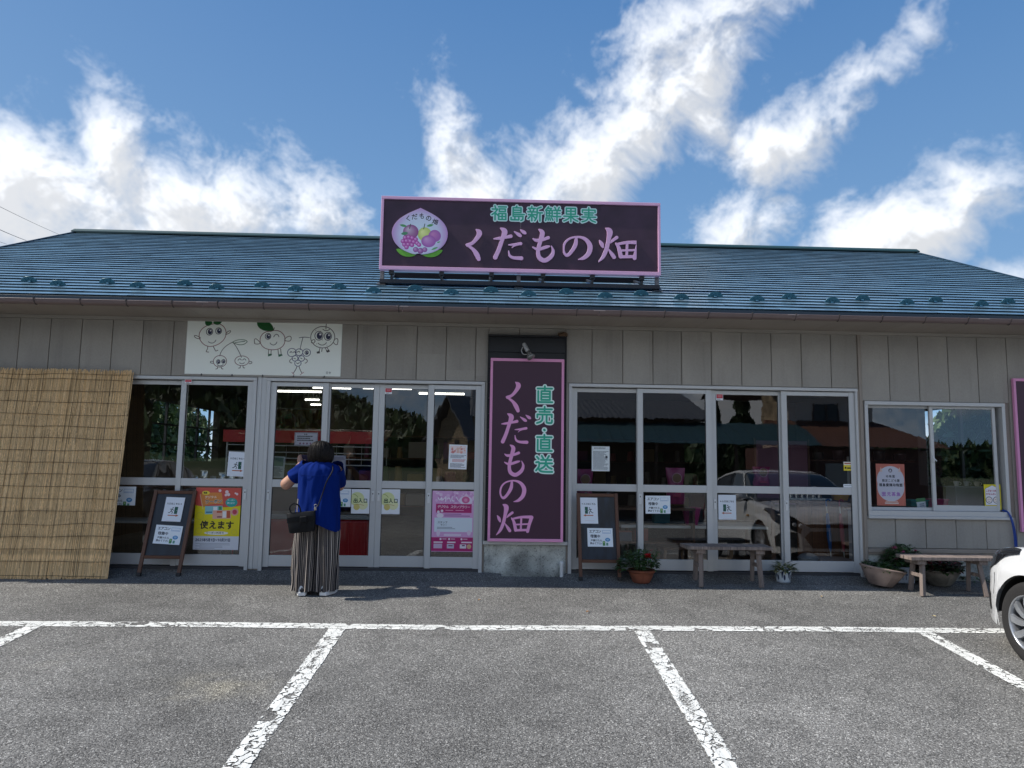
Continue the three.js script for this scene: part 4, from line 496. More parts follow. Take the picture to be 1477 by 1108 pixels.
const airCon = (x, W, H) => {
  x.fillStyle = '#e9f1f8'; x.fillRect(0, 0, W, H); const k = W / 280;
  write(x, 'エアコン', 22 * k, 20 * k, 32 * k, { weight: 0.13, gap: 1 * k, color: '#26303a' }); write(x, '稼働中', 34 * k, 72 * k, 34 * k, { weight: 0.12, gap: 3 * k, color: '#26303a' }); write(x, '戸開けたら', 36 * k, 124 * k, 23 * k, { weight: 0.12, gap: 2 * k, color: '#26303a' }); write(x, '閉めて下さい', 28 * k, 156 * k, 22 * k, { weight: 0.12, gap: 2 * k, color: '#26303a' });
  x.strokeStyle = '#9fb7d6'; x.lineWidth = 4 * k; x.strokeRect(168 * k, 24 * k, 88 * k, 34 * k); x.beginPath(); x.moveTo(176 * k, 50 * k); x.lineTo(246 * k, 50 * k); x.stroke();
  x.fillStyle = '#4d93c9'; x.beginPath(); x.ellipse(222 * k, 126 * k, 28 * k, 21 * k, 0, 0, 7); x.fill(); x.fillStyle = '#d6e8f4'; x.fillRect(208 * k, 118 * k, 28 * k, 5 * k); x.fillRect(212 * k, 129 * k, 20 * k, 4 * k); x.fillStyle = '#4f8b52'; x.fillRect(166 * k, 142 * k, 28 * k, 50 * k); x.fillStyle = '#a9c98a'; x.beginPath(); x.arc(180 * k, 156 * k, 8 * k, 0, 7); x.fill(); x.fillStyle = '#5d9a86'; x.fillRect(204 * k, 160 * k, 22 * k, 30 * k);
};
const entrance = (x, W, H) => {
  x.fillStyle = '#e9edf2'; x.fillRect(0, 0, W, H); const k = W / 200; x.fillStyle = '#dde3a6'; x.beginPath(); x.arc(64 * k, 110 * k, 78 * k, 0, 7); x.fill(); x.fillStyle = '#e6e6b4'; x.beginPath(); x.arc(128 * k, 170 * k, 54 * k, 0, 7); x.fill(); x.strokeStyle = '#8aa04a'; x.lineWidth = 5 * k; x.beginPath(); x.moveTo(10 * k, 52 * k); x.quadraticCurveTo(50 * k, 56 * k, 70 * k, 88 * k); x.stroke(); x.fillStyle = '#d7c877'; x.beginPath(); x.arc(60 * k, 196 * k, 34 * k, 0, 7); x.fill();
  write(x, '出入口', 24 * k, 102 * k, 46 * k, { color: '#16432f', weight: 0.16, gap: 8 * k }); x.strokeStyle = '#b48d52'; x.lineWidth = 4 * k; x.beginPath(); x.moveTo(28 * k, 172 * k); x.quadraticCurveTo(80 * k, 160 * k, 140 * k, 178 * k); x.stroke(); x.fillStyle = '#b9bdc4'; x.fillRect(80 * k, 268 * k, 50 * k, 3 * k);
};
const ZO = -0.012, ZI = -0.05;
paper('coupon_poster', 'yellow and red coupon poster on the glass right of the left chalkboard', 'poster', -3.135, -2.655, 0.192, 0.848, ZO, 620, (x, W, H) => {
  const k = W / 440; x.fillStyle = '#e8d81c'; x.fillRect(0, 0, W, H); x.fillStyle = '#d4584c'; x.fillRect(0, 0, W, 160 * k); x.beginPath(); x.ellipse(W / 2, 160 * k, 240 * k, 30 * k, 0, 0, 7); x.fill(); x.fillStyle = '#d9dce4'; x.fillRect(0, 470 * k, W, H);
  x.fillStyle = '#e08e45'; x.fill(new Path2D(`M${40 * k},${66 * k} Q${140 * k},${40 * k} ${250 * k},${50 * k} L${272 * k},${160 * k} Q${150 * k},${150 * k} ${70 * k},${186 * k} Z`)); x.strokeStyle = '#f3e6c8'; x.lineWidth = 4 * k; x.stroke(new Path2D(`M${40 * k},${66 * k} L${76 * k},${210 * k}`)); x.fillStyle = '#f0d84a'; x.beginPath(); x.ellipse(96 * k, 52 * k, 38 * k, 20 * k, 0, 0, 7); x.fill(); write(x, '福島', 74 * k, 42 * k, 17 * k, { weight: 0.13, gap: 1 }); x.save(); x.rotate(-3 * RAD); write(x, 'クーポン', 88 * k, 126 * k, 34 * k, { weight: 0.15, gap: 8 * k, color: '#352a2a', outline: '#f6efe0', outlineWidth: 0.14 }); write(x, 'デジタル', 84 * k, 88 * k, 24 * k, { weight: 0.14, gap: 6 * k, color: '#f7efe2' }); x.restore();
  x.fillStyle = '#2fa6a0'; x.beginPath(); x.ellipse(350 * k, 142 * k, 58 * k, 44 * k, 0, 0, 7); x.fill(); write(x, 'クーポン', 308 * k, 112 * k, 17 * k, { color: '#eaf7f2', weight: 0.13, gap: 3 }); write(x, '使えます', 308 * k, 140 * k, 17 * k, { color: '#eaf7f2', weight: 0.13, gap: 3 }); x.fillStyle = '#f2d9da'; for (const [a, b, r] of [[300, 40, 17], [318, 66, 15], [292, 70, 13], [400, 60, 12], [384, 52, 9], [232, 28, 14]]) { x.beginPath(); x.arc(a * k, b * k, r * k, 0, 7); x.fill(); }
  x.save(); x.translate(95 * k, 180 * k); x.rotate(-0.03); x.fillStyle = '#8fc9cf'; x.fillRect(0, 0, 170 * k, 80 * k); x.fillStyle = '#3d7f9e'; x.fillRect(10 * k, 54 * k, 60 * k, 14 * k); x.fillStyle = '#3f8a5a'; x.fillRect(132 * k, 6 * k, 30 * k, 34 * k); x.fillStyle = '#eef2f2'; x.fillRect(80 * k, 8 * k, 40 * k, 60 * k); x.translate(76 * k, 44 * k); x.fillStyle = '#e7b29c'; x.fillRect(0, 0, 178 * k, 82 * k); x.fillStyle = '#c75c3a'; x.fillRect(136 * k, 6 * k, 34 * k, 70 * k); x.fillRect(40 * k, 6 * k, 50 * k, 18 * k); x.fillStyle = '#f2efec'; x.fillRect(96 * k, 10 * k, 36 * k, 62 * k); x.fillStyle = '#8a4a5a'; x.fillRect(44 * k, 58 * k, 46 * k, 12 * k); x.restore(); x.fillStyle = '#e2a49a'; x.beginPath(); x.arc(386 * k, 234 * k, 36 * k, 0, 7); x.fill(); x.fillStyle = '#c8455a'; x.beginPath(); x.arc(386 * k, 234 * k, 22 * k, 0, 7); x.fill();
  x.strokeStyle = '#cfc24a'; x.lineWidth = 4 * k; for (const [a, b, r] of [[52, 276, 36], [46, 420, 28], [390, 430, 24]]) { x.beginPath(); x.arc(a * k, b * k, r * k, 0, 7); x.stroke(); }
  write(x, '使えます', 60 * k, 326 * k, 72 * k, { color: '#2a2522', weight: 0.16, gap: 11 * k }); x.fillStyle = '#f5f2e6'; x.beginPath(); x.ellipse(218 * k, 440 * k, 116 * k, 18 * k, 0, 0, 7); x.fill(); write(x, '全クーポン利用可'.slice(1), 120 * k, 428 * k, 22 * k, { weight: 0.1, gap: 3 * k, color: '#444' });
  write(x, '2025年5月1日～10月31日', 20 * k, 492 * k, 30 * k, { color: '#23304e', weight: 0.15, gap: 2 * k, wide: 0.72 }); x.fillStyle = '#8b8f9b'; for (let i = 0; i < 5; i++) x.fillRect((24 + (i % 2) * 40) * k, (540 + i * 12) * k, (330 - i * 36) * k, 3 * k); x.fillStyle = '#b04a52'; x.fillRect(24 * k, 602 * k, 60 * k, 14 * k); x.fillStyle = '#3a4666'; x.fillRect(92 * k, 605 * k, 140 * k, 6 * k); x.fillRect(260 * k, 604 * k, 150 * k, 8 * k);
}, { rough: 0.4 });
paper('stamp_rally_poster', 'pink stamp rally poster on the lower glass of the rightmost middle door', 'poster', -0.6, -0.128, 0.2, 0.848, ZO, 600, (x, W, H) => {
  const k = W / 460; x.fillStyle = '#dba6d4'; x.fillRect(0, 0, W, H); const r = rng(9); for (let i = 0; i < 60; i++) { x.fillStyle = ['#e6bfe2', '#cf92c8', '#eccfe8'][i % 3]; x.beginPath(); x.arc(r() * W, r() * 150 * k, (6 + r() * 14) * k, 0, 7); x.fill(); }
  x.fillStyle = '#eadcef'; x.beginPath(); x.ellipse(352 * k, 98 * k, 70 * k, 46 * k, 0, 0, 7); x.fill(); x.fillStyle = '#d7679c'; x.beginPath(); x.ellipse(352 * k, 92 * k, 42 * k, 36 * k, 0, 0, 7); x.fill(); x.fillStyle = '#e99ac0'; x.beginPath(); x.arc(352 * k, 94 * k, 18 * k, 0, 7); x.fill(); x.strokeStyle = '#f4ecf6'; x.lineWidth = 9 * k; x.stroke(new Path2D(`M${60 * k},${70 * k} q${16 * k},${50 * k} ${34 * k},0 q${10 * k},${46 * k} ${30 * k},10 M${140 * k},${60 * k} l0,${50 * k} M${160 * k},${84 * k} q${20 * k},${-30 * k} ${30 * k},${24 * k} M${210 * k},${60 * k} q${-16 * k},${50 * k} ${20 * k},${44 * k} M${250 * k},${64 * k} l${24 * k},${34 * k}`));
  x.fillStyle = '#b5246f'; x.fillRect(40 * k, 136 * k, 376 * k, 92 * k); write(x, 'デジタル スタンプラリー', 56 * k, 152 * k, 29 * k, { color: '#f6e8f1', weight: 0.13, gap: 0.5 * k }); x.fillStyle = '#ebb6d2'; x.fillRect(140 * k, 200 * k, 82 * k, 6 * k); x.fillRect(246 * k, 200 * k, 88 * k, 6 * k); x.fillStyle = '#8c4f8a'; x.fillRect(130 * k, 240 * k, 180 * k, 6 * k); x.fillRect(130 * k, 258 * k, 270 * k, 7 * k); x.fillStyle = '#efe4f0'; x.beginPath(); x.arc(66 * k, 220 * k, 14 * k, 0, 7); x.arc(104 * k, 210 * k, 14 * k, 0, 7); x.fill(); x.beginPath(); x.ellipse(84 * k, 258 * k, 36 * k, 24 * k, 0, 0, 7); x.fill();
  x.fillStyle = '#dbe6ef'; x.fillRect(26 * k, 280 * k, 400 * k, 148 * k); write(x, 'スタンプ', 62 * k, 318 * k, 22 * k, { color: '#3b4a5a', weight: 0.13, gap: 4 * k }); write(x, 'ラリー', 92 * k, 346 * k, 20 * k, { color: '#3b4a5a', weight: 0.13, gap: 4 * k }); x.fillStyle = '#77808e'; x.fillRect(56 * k, 378 * k, 160 * k, 5 * k); x.fillRect(56 * k, 392 * k, 190 * k, 5 * k);
  x.fillStyle = '#e9d4ea'; x.fillRect(130 * k, 448 * k, 180 * k, 22 * k); x.beginPath(); x.ellipse(70 * k, 440 * k, 20 * k, 34 * k, 0, 0, 7); x.ellipse(392 * k, 436 * k, 20 * k, 28 * k, 0, 0, 7); x.fill(); x.fillStyle = '#b3206f'; x.fillRect(0, 484 * k, W, 142 * k); x.fillStyle = '#f2e3ee'; for (const a of [96, 186, 316]) { x.beginPath(); x.arc(a * k, 502 * k, 11 * k, 0, 7); x.fill(); x.fillRect((a + 18) * k, 498 * k, 44 * k, 6 * k); } for (const [a, w] of [[24, 94], [166, 88], [314, 112]]) x.fillRect(a * k, 528 * k, w * k, 14 * k); x.fillStyle = '#d3b8d4'; x.fillRect(24 * k, 550 * k, 90 * k, 48 * k); x.fillStyle = '#c9c2d8'; x.fillRect(164 * k, 552 * k, 74 * k, 46 * k); x.fillStyle = '#d9b38a'; x.beginPath(); x.arc(396 * k, 578 * k, 24 * k, 0, 7); x.fill(); x.fillStyle = '#e6dce8'; x.fillRect(300 * k, 556 * k, 66 * k, 42 * k); x.fillStyle = '#6c2a56'; x.fillRect(180 * k, 566 * k, 44 * k, 10 * k); x.fillRect(322 * k, 562 * k, 30 * k, 12 * k);
}, { rough: 0.4 });
const arrowGroup = 'entrance arrow notices', airGroup = 'air conditioner notices';
paper('arrow_notice', 'white right-pointing entrance notice on the upper glass above the yellow poster', 'notice', -2.815, -2.615, 0.972, 1.235, ZO, 240, (x, W, H) => manDoor(x, W, H, false), { roll: -0.03, group: arrowGroup });
paper('air_conditioner_notice', 'air conditioner notice on the lower glass partly behind the reed screen', 'notice', -4.105, -3.79, 0.646, 0.845, ZI, 340, airCon, { group: airGroup });
paper('exit_notice', 'entrance-exit notice with melon print, left of the door joint', 'notice', -1.480, -1.284, 0.590, 0.852, ZI, 240, entrance, { group: 'entrance-exit notices' });
paper('exit_notice', 'entrance-exit notice with melon print, right of the door joint', 'notice', -1.152, -0.955, 0.588, 0.855, ZI, 240, entrance, { group: 'entrance-exit notices' });
paper('air_conditioner_notice', 'air conditioner notice half hidden behind the woman in blue', 'notice', -1.765, -1.487, 0.66, 0.854, ZI, 340, airCon, { group: airGroup });
paper('air_conditioner_notice', 'air conditioner notice on glass above the terracotta pot', 'notice', 1.726, 2.0, 0.633, 0.827, ZO, 340, airCon, { group: airGroup, roll: 0.01 });
paper('arrow_notice', 'white left-pointing entrance notice on glass above the plank bench', 'notice', 2.543, 2.74, 0.576, 0.845, ZI, 240, (x, W, H) => manDoor(x, W, H, true), { group: arrowGroup });
const lines = (x, W, y0, y1, n, col, r, m = 0.1) => { x.fillStyle = col; for (let i = 0; i < n; i++) { const y = y0 + ((y1 - y0) * i) / n; let a = W * m; const end = W * (0.62 + r() * 0.3); while (a < end) { const l = W * (0.02 + r() * 0.05); x.fillRect(a, y, l, ((y1 - y0) / n) * 0.5); a += l + W * 0.012; } } };
paper('flyer', 'white flyer with pink fruit picture on the upper right middle door', 'flyer', -0.434, -0.236, 1.084, 1.35, ZO, 240, (x, W, H) => { const r = rng(4); x.fillStyle = '#f2e0df'; x.fillRect(W * 0.06, H * 0.05, W * 0.88, H * 0.3); for (let i = 0; i < 26; i++) { x.fillStyle = ['#e9a79a', '#e7c2b4', '#d98a88'][i % 3]; x.beginPath(); x.arc(W * (0.12 + r() * 0.76), H * (0.08 + r() * 0.24), W * (0.02 + r() * 0.06), 0, 7); x.fill(); } lines(x, W, H * 0.42, H * 0.56, 4, '#4a5262', r); lines(x, W, H * 0.6, H * 0.72, 3, '#c45150', r, 0.2); lines(x, W, H * 0.77, H * 0.95, 5, '#4a5262', r); }, { roll: -0.02 });
paper('text_notice', 'plain white notice full of small text on the leftmost right-hand door', 'notice', 1.14, 1.338, 1.085, 1.358, ZI, 240, (x, W, H) => { const r = rng(6); lines(x, W, H * 0.05, H * 0.12, 2, '#39424c', r, 0.12); lines(x, W, H * 0.2, H * 0.95, 18, '#59636e', r, 0.08); x.fillStyle = '#3b3f48'; x.fillRect(W * 0.76, H * 0.38, W * 0.12, H * 0.1); x.strokeStyle = '#9aa4ae'; x.strokeRect(W * 0.04, H * 0.015, W * 0.92, H * 0.12); }, { base: '#dfe6e6' });
for (const [x0, x1, y0, y1, z, l] of [[-3.32, -3.245, 1.972, 2.012, 0.012, 'small red and white security sticker on the left door head'], [-1.157, -1.079, 1.897, 1.966, ZI, 'small red and white security sticker on the middle doors'], [2.538, 2.616, 1.893, 1.965, ZI, 'small red and white security sticker on the right-hand doors']]) paper('security_sticker', l, 'sticker', x0, x1, y0, y1, z, 96, (x, W, H) => { x.fillStyle = '#c71f33'; x.fillRect(W * 0.06, H * 0.06, W * 0.88, H * 0.62); x.fillStyle = '#e7a9ae'; x.fillRect(W * 0.2, H * 0.24, W * 0.6, H * 0.08); x.fillRect(W * 0.2, H * 0.42, W * 0.6, H * 0.08); x.fillStyle = '#7a8088'; x.fillRect(W * 0.12, H * 0.78, W * 0.5, H * 0.1); }, { curl: 0, group: 'red security stickers' });
paper('yellow_sticker', 'small yellow sticker with black mark on the rightmost door glass', 'sticker', 3.943, 4.04, 1.13, 1.228, ZO, 128, (x, W, H) => { x.fillStyle = '#e9d33a'; x.fillRect(0, 0, W, H); x.fillStyle = '#efe9da'; x.fillRect(0, 0, W, H * 0.36); x.fillStyle = '#b04a30'; x.fillRect(W * 0.1, H * 0.12, W * 0.8, H * 0.12); x.fillStyle = '#23201a'; x.fillRect(W * 0.12, H * 0.55, W * 0.2, H * 0.24); x.fillRect(W * 0.4, H * 0.62, W * 0.48, H * 0.16); }, { curl: 0 });
paper('white_sticker', 'narrow white label below the yellow sticker on the rightmost door', 'sticker', 3.933, 4.035, 0.947, 0.983, ZO, 128, (x, W, H) => { x.fillStyle = '#a9b0b8'; x.fillRect(W * 0.1, H * 0.35, W * 0.8, H * 0.2); }, { curl: 0 });
paper('kindergarten_poster', 'salmon-pink kindergarten poster in the left half of the small window', 'poster', 4.338, 4.664, 0.75, 1.213, -0.075, 420, (x, W, H) => {
  const k = W / 320; x.fillStyle = '#dd7d6d'; x.fillRect(0, 0, W, H); x.fillStyle = '#e3dfee'; x.beginPath(); x.arc(160 * k, 176 * k, 152 * k, 0, 7); x.fill(); x.beginPath(); x.arc(160 * k, 258 * k, 150 * k, 0, 7); x.fill(); x.fillStyle = '#7c6f7a'; x.beginPath(); x.arc(160 * k, 72 * k, 22 * k, 0, 7); x.fill(); x.fillStyle = '#e3dfee'; x.beginPath(); x.moveTo(160 * k, 56 * k); x.lineTo(174 * k, 84 * k); x.lineTo(146 * k, 84 * k); x.fill(); x.fillStyle = '#f0cfc8'; for (const a of [56, 264]) { x.beginPath(); x.moveTo(a * k, 34 * k); x.lineTo((a + 16) * k, 86 * k); x.lineTo((a - 16) * k, 86 * k); x.fill(); }
  write(x, '認定こども園', 66 * k, 168 * k, 28 * k, { weight: 0.13, gap: 5 * k, color: '#38404e' }); write(x, '福島愛隣幼稚園', 30 * k, 214 * k, 32 * k, { weight: 0.14, gap: 6 * k, color: '#2c3442' }); write(x, '幼稚園', 108 * k, 122 * k, 28 * k, { weight: 0.13, gap: 8 * k, color: '#4c5462' }); write(x, '園児募集', 56 * k, 306 * k, 46 * k, { weight: 0.15, gap: 8 * k, color: '#b98ad0', outline: '#f4eef8', outlineWidth: 0.1 }); x.fillStyle = '#f4dcd4'; x.fillRect(96 * k, 404 * k, 136 * k, 8 * k); x.fillRect(88 * k, 420 * k, 152 * k, 16 * k);
}, { rough: 0.4 });
paper('safety_notice', 'yellow safety notice with house shape and two round faces in the small window', 'notice', 5.528, 5.718, 0.722, 1.002, -0.024, 300, (x, W, H) => {
  const k = W / 200; x.fillStyle = '#e3d51b'; x.fillRect(0, 0, W, H); x.fillStyle = '#ecebf0'; x.strokeStyle = '#5c5a2a'; x.lineWidth = 3 * k; const p = new Path2D(`M${100 * k},${10 * k} L${186 * k},${52 * k} L${186 * k},${240 * k} L${14 * k},${240 * k} L${14 * k},${52 * k} Z`); x.fill(p); x.stroke(p); write(x, 'こども110番', 24 * k, 62 * k, 25 * k, { weight: 0.15, gap: 1 * k, color: '#b03a4a', wide: 0.8 }); write(x, 'ひなんのいえ', 22 * k, 100 * k, 24 * k, { weight: 0.15, gap: 2.4 * k, color: '#a83a52' }); for (const a of [56, 144]) { x.strokeStyle = '#5a5f6a'; x.lineWidth = 7 * k; x.fillStyle = '#efe3dc'; x.beginPath(); x.arc(a * k, 182 * k, 37 * k, 0, 7); x.fill(); x.stroke(); x.fillStyle = '#8a4a4a'; x.beginPath(); x.arc((a - 12) * k, 176 * k, 4 * k, 0, 7); x.arc((a + 12) * k, 176 * k, 4 * k, 0, 7); x.fill(); x.lineWidth = 3 * k; x.beginPath(); x.arc(a * k, 188 * k, 12 * k, 0.3, 2.8); x.stroke(); } x.fillStyle = '#8a7a20'; x.fillRect(36 * k, 252 * k, 128 * k, 14 * k);
}, { curl: 0.3 });
paper('inside_notice', 'white notice hanging inside the glass above the head of the woman', 'notice', -2.19, -1.93, 1.32, 1.468, -0.3, 260, (x, W, H) => { const r = rng(14); x.strokeStyle = '#6a6476'; x.lineWidth = 4; x.strokeRect(6, 5, W - 12, H - 10); write(x, 'もも', W * 0.4, H * 0.08, H * 0.12, { weight: 0.14 }); lines(x, W, H * 0.26, H * 0.72, 3, '#2f2f3a', r, 0.12); x.fillStyle = '#9a6a8a'; for (const a of [0.25, 0.4, 0.55, 0.7]) { x.beginPath(); x.arc(W * a, H * 0.84, H * 0.07, 0, 7); x.fill(); } }, { base: '#d9d4e2' });
paper('sleeve_sheet', 'green topped sheet in a clear sleeve inside, left of the woman', 'notice', -2.45, -2.285, 0.955, 1.195, -0.3, 160, (x, W, H) => { const r = rng(15); x.fillStyle = '#6d8478'; x.fillRect(W * 0.1, H * 0.05, W * 0.8, H * 0.4); lines(x, W, H * 0.52, H * 0.95, 8, '#5a5f66', r); }, { base: '#b9bfc0', roll: -0.04 });
paper('sleeve_sheet', 'grey price sheet in a clear sleeve inside, right of the woman', 'notice', -1.78, -1.605, 0.975, 1.215, -0.3, 160, (x, W, H) => { const r = rng(16); lines(x, W, H * 0.08, H * 0.5, 8, '#6a6478', r); x.fillStyle = '#8a90a0'; x.fillRect(W * 0.12, H * 0.58, W * 0.76, H * 0.36); }, { base: '#a9a8b8' });
paper('leaflet', 'green and white leaflet leaning in the window beside the salmon poster', 'leaflet', 4.82, 4.925, 0.705, 0.835, -0.13, 120, (x, W, H) => { x.fillStyle = '#4d8a5e'; x.fillRect(0, 0, W, H * 0.3); x.fillStyle = '#8a97b0'; x.fillRect(W * 0.3, H * 0.45, W * 0.5, H * 0.1); x.fillRect(W * 0.3, H * 0.62, W * 0.5, H * 0.1); }, { roll: 0.12, base: '#cfd6e0' });
// ---------------------------------------------------------------- things that stand before the shop
const woodMap = dataTex(512, 512, (i, j) => { const g = fbm(i / 9, j / 190, 3, 5), n = 0.8 + g * 0.26 + vnoise(i / 1.5, j / 60, 8) * 0.08; return [n, n * 0.97, n * 0.93]; }, { srgb: true });
const greyWood = std([0.36, 0.31, 0.30], 0.8, { map: woodMap }), redWood = std([0.17, 0.075, 0.045], 0.5, { map: woodMap }), paleWood = std([0.32, 0.19, 0.1], 0.6, { map: woodMap });
// reed screen leaning on the wall
{
  const s = thing('reed_screen', 'tall yellow-brown reed screen leaning on the wall at the left', 'reed screen', [0, 0, 0]);
  const r = rng(41), T = [2.075, 0.075], B = [-0.075, 0.33], n = 3600, reed = new THREE.CylinderGeometry(0.0026, 0.0034, 1, 5, 1).translate(0, 0.5, 0), im = new THREE.InstancedMesh(reed, std(0xffffff, 0.65, { map: dataTex(64, 256, (i, j) => { const n = 0.88 + fbm(i / 20, j / 6, 2, 3) * 0.25; return [n, n * 0.98, n * 0.94]; }, { srgb: true }) }), n);
  const m = new THREE.Matrix4(), q = new THREE.Quaternion(), up = V(0, 1, 0), c = new THREE.Color();
  for (let i = 0; i < n; i++) {
    const piece = i % 5 > 1, u = r(), x = Math.min(-3.85, -6.75 + 2.9 * u), layer = (i % 4) * 0.0014 + (piece ? 0.002 : 0), sag = 0.02 * Math.sin(x * 2.1) + 0.012 * Math.sin(x * 5.3), t0 = piece ? r() * 0.9 : 0, t1 = piece ? Math.min(1, t0 + 0.1 + r() * 0.45) : 1, lean = (r() - 0.5) * (piece ? 0.022 : 0.02) - 0.004;
    const P = (t, dx, e) => V(Math.min(x + dx, -3.838), mix(B[0], T[0], t) + e, mix(B[1], T[1], t) + layer + sag * mix(1, 0.3, t)), a = P(t0, 0, t0 === 0 ? (r() - 0.5) * 0.03 + 0.004 : 0), b = P(t1, lean, t1 === 1 ? (r() - 0.5) * 0.05 - (r() > 0.85 ? 0.03 : 0) : 0), d = b.clone().sub(a), L = d.length(); q.setFromUnitVectors(up, d.normalize());
    m.compose(a, q, V(1.0 + r() * 0.5, L, 0.8 + r() * 0.3)); im.setMatrixAt(i, m); const t = 0.66 + r() * 0.4, o = r(); c.setRGB(1.12 * t * (1 - o * 0.06), 0.82 * t * (1 - o * 0.12), 0.48 * t * (1 - o * 0.25)); if (o > 0.9) c.multiplyScalar(0.4); im.setColorAt(i, c);
  }
  shadows(im); im.name = 'reeds'; im.userData.kind = 'stuff'; s.add(im);
  const sm = std([0.07, 0.035, 0.016], 0.9);
  for (let k = 0; k < 18; k++) { const t = k < 1 ? 0.018 : k === 17 ? 0.985 : 0.045 + (k - 1) * 0.0585, pts = []; for (let x = -6.75; x <= -3.835; x += 0.12) { const sag = 0.02 * Math.sin(x * 2.1) + 0.012 * Math.sin(x * 5.3), y = mix(T[0], B[0], t) + fbm(x * 2.2, k * 3.3, 1, 3) * 0.022, tt = (T[0] - y) / (T[0] - B[0]); pts.push([x, y, mix(T[1], B[1], tt) + 0.016 + sag * mix(0.3, 1, tt)]); } mesh('binding_string', tube(pts, 0.002, 90, 5), sm, s); }
  for (const x of [-5.75, -4.78]) mesh('binding_string', tube(Array.from({ length: 9 }, (_, i) => { const t = i / 8; return [x + Math.sin(i * 2.1) * 0.012, mix(T[0] - 0.02, B[0] + 0.2, t), mix(T[1], B[1] - 0.02, t) + 0.022 + 0.02 * Math.sin(x * 2.1) * t]; }), 0.002, 40, 5), sm, s);
}
// chalkboards
function chalkboard(name, label, fl, fr, tl, tr, yb, yt, zb, zt, smear) {
  const s = thing(name, label, 'chalkboard', [0, 0, 0]), P = (u, v, o = 0) => { const l = [mix(fl, tl, v), mix(yb, yt, v), mix(zb, zt, v)], r = [mix(fr, tr, v), mix(yb, yt, v), mix(zb, zt, v)]; return [mix(l[0], r[0], u), mix(l[1], r[1], u) + o * 0.25, mix(l[2], r[2], u) + o]; };
  const w = 0.036; for (const u of [0.04, 0.96]) mesh('post', bar(P(u, 0.025), P(u, 1), w, 0.028), redWood, s); for (const u of [0.04, 0.96]) mesh('foot_cap', bar(P(u, -0.005), P(u, 0.035), w + 0.006, 0.034), std([0.012, 0.012, 0.013], 0.6), s);
  for (const v of [0.978, 0.212]) mesh('rail', bar(P(0.085, v), P(0.915, v), 0.034, 0.026), redWood, s);
  const rows = []; for (let j = 0; j <= 6; j++) rows.push(Array.from({ length: 6 }, (_, i) => P(0.075 + 0.85 * (i / 5), 0.225 + 0.745 * (1 - j / 6), -0.004)));
  const bm = phys([0.012, 0.024, 0.044], smear ? 0.28 : 0.42, { map: dataTex(256, 256, (i, j) => 0.85 + fbm(i / 40, j / 70, smear ? 5 : 2, 4) * (smear ? 0.5 : 0.2), { srgb: true }) });
  mesh('board', skin(rows), bm, s);
  const back = []; for (let j = 0; j <= 1; j++) back.push([0, 1].map((i) => P(0.075 + 0.85 * i, 0.225 + 0.745 * (1 - j), -0.012))); mesh('board_back', skin(back), redWood, s);
  mesh('hinge', [bar(P(0.2, 1.004, 0.002), P(0.26, 1.004, 0.002), 0.01), bar(P(0.74, 1.004, 0.002), P(0.8, 1.004, 0.002), 0.01)], steel, s);
  return P;
}
function onBoard(name, label, P, u0, u1, v0, v1, group, w, draw, tilt = 0) {
  const h = Math.round((w * (v1 - v0) * 0.9) / ((u1 - u0) * 0.435)), t = canvasTex(w, h, (x, W, H) => draw(x, W, H)), rows = [];
  for (let j = 0; j <= 6; j++) rows.push(Array.from({ length: 6 }, (_, i) => { const u = mix(u0, u1, i / 5), v = mix(v1, v0, j / 6) - tilt * (i / 5 - 0.5); return P(u, v, 0.006 + (j === 6 ? 0.004 : 0) + Math.sin(i * 0.9) * 0.001); }));
  const g = skin(rows), uv = g.attributes.uv; for (let i = 0; i < uv.count; i++) uv.setY(i, 1 - uv.getY(i));
  single(name, g, std(0xffffff, 0.55, { map: t }), label, 'notice', group);
}
{
  const P1 = chalkboard('chalkboard', 'brown framed chalkboard leaning on the left door beside the yellow poster', -3.605, -3.165, -3.56, -3.113, -0.052, 0.815, 0.2, 0.02, false);
  onBoard('arrow_notice', 'white right-pointing entrance notice, upper sheet on the left chalkboard', P1, 0.315, 0.76, 0.625, 0.915, arrowGroup, 240, (x, W, H) => manDoor(x, W, H, false), 0.006);
  onBoard('air_conditioner_notice', 'air conditioner notice, lower sheet on the left chalkboard', P1, 0.215, 0.845, 0.36, 0.58, airGroup, 340, airCon, 0.016);
  const P2 = chalkboard('chalkboard', 'brown framed chalkboard standing upright before the right-hand doors', 0.975, 1.42, 0.958, 1.404, -0.05, 0.848, 0.2, 0.07, true);
  onBoard('arrow_notice', 'white left-pointing entrance notice, upper sheet on the right chalkboard', P2, 0.075, 0.5, 0.64, 0.945, arrowGroup, 240, (x, W, H) => manDoor(x, W, H, true), 0.0);
  onBoard('air_conditioner_notice', 'air conditioner notice, lower sheet on the right chalkboard', P2, 0.23, 0.84, 0.375, 0.59, airGroup, 340, airCon, 0.0);
}
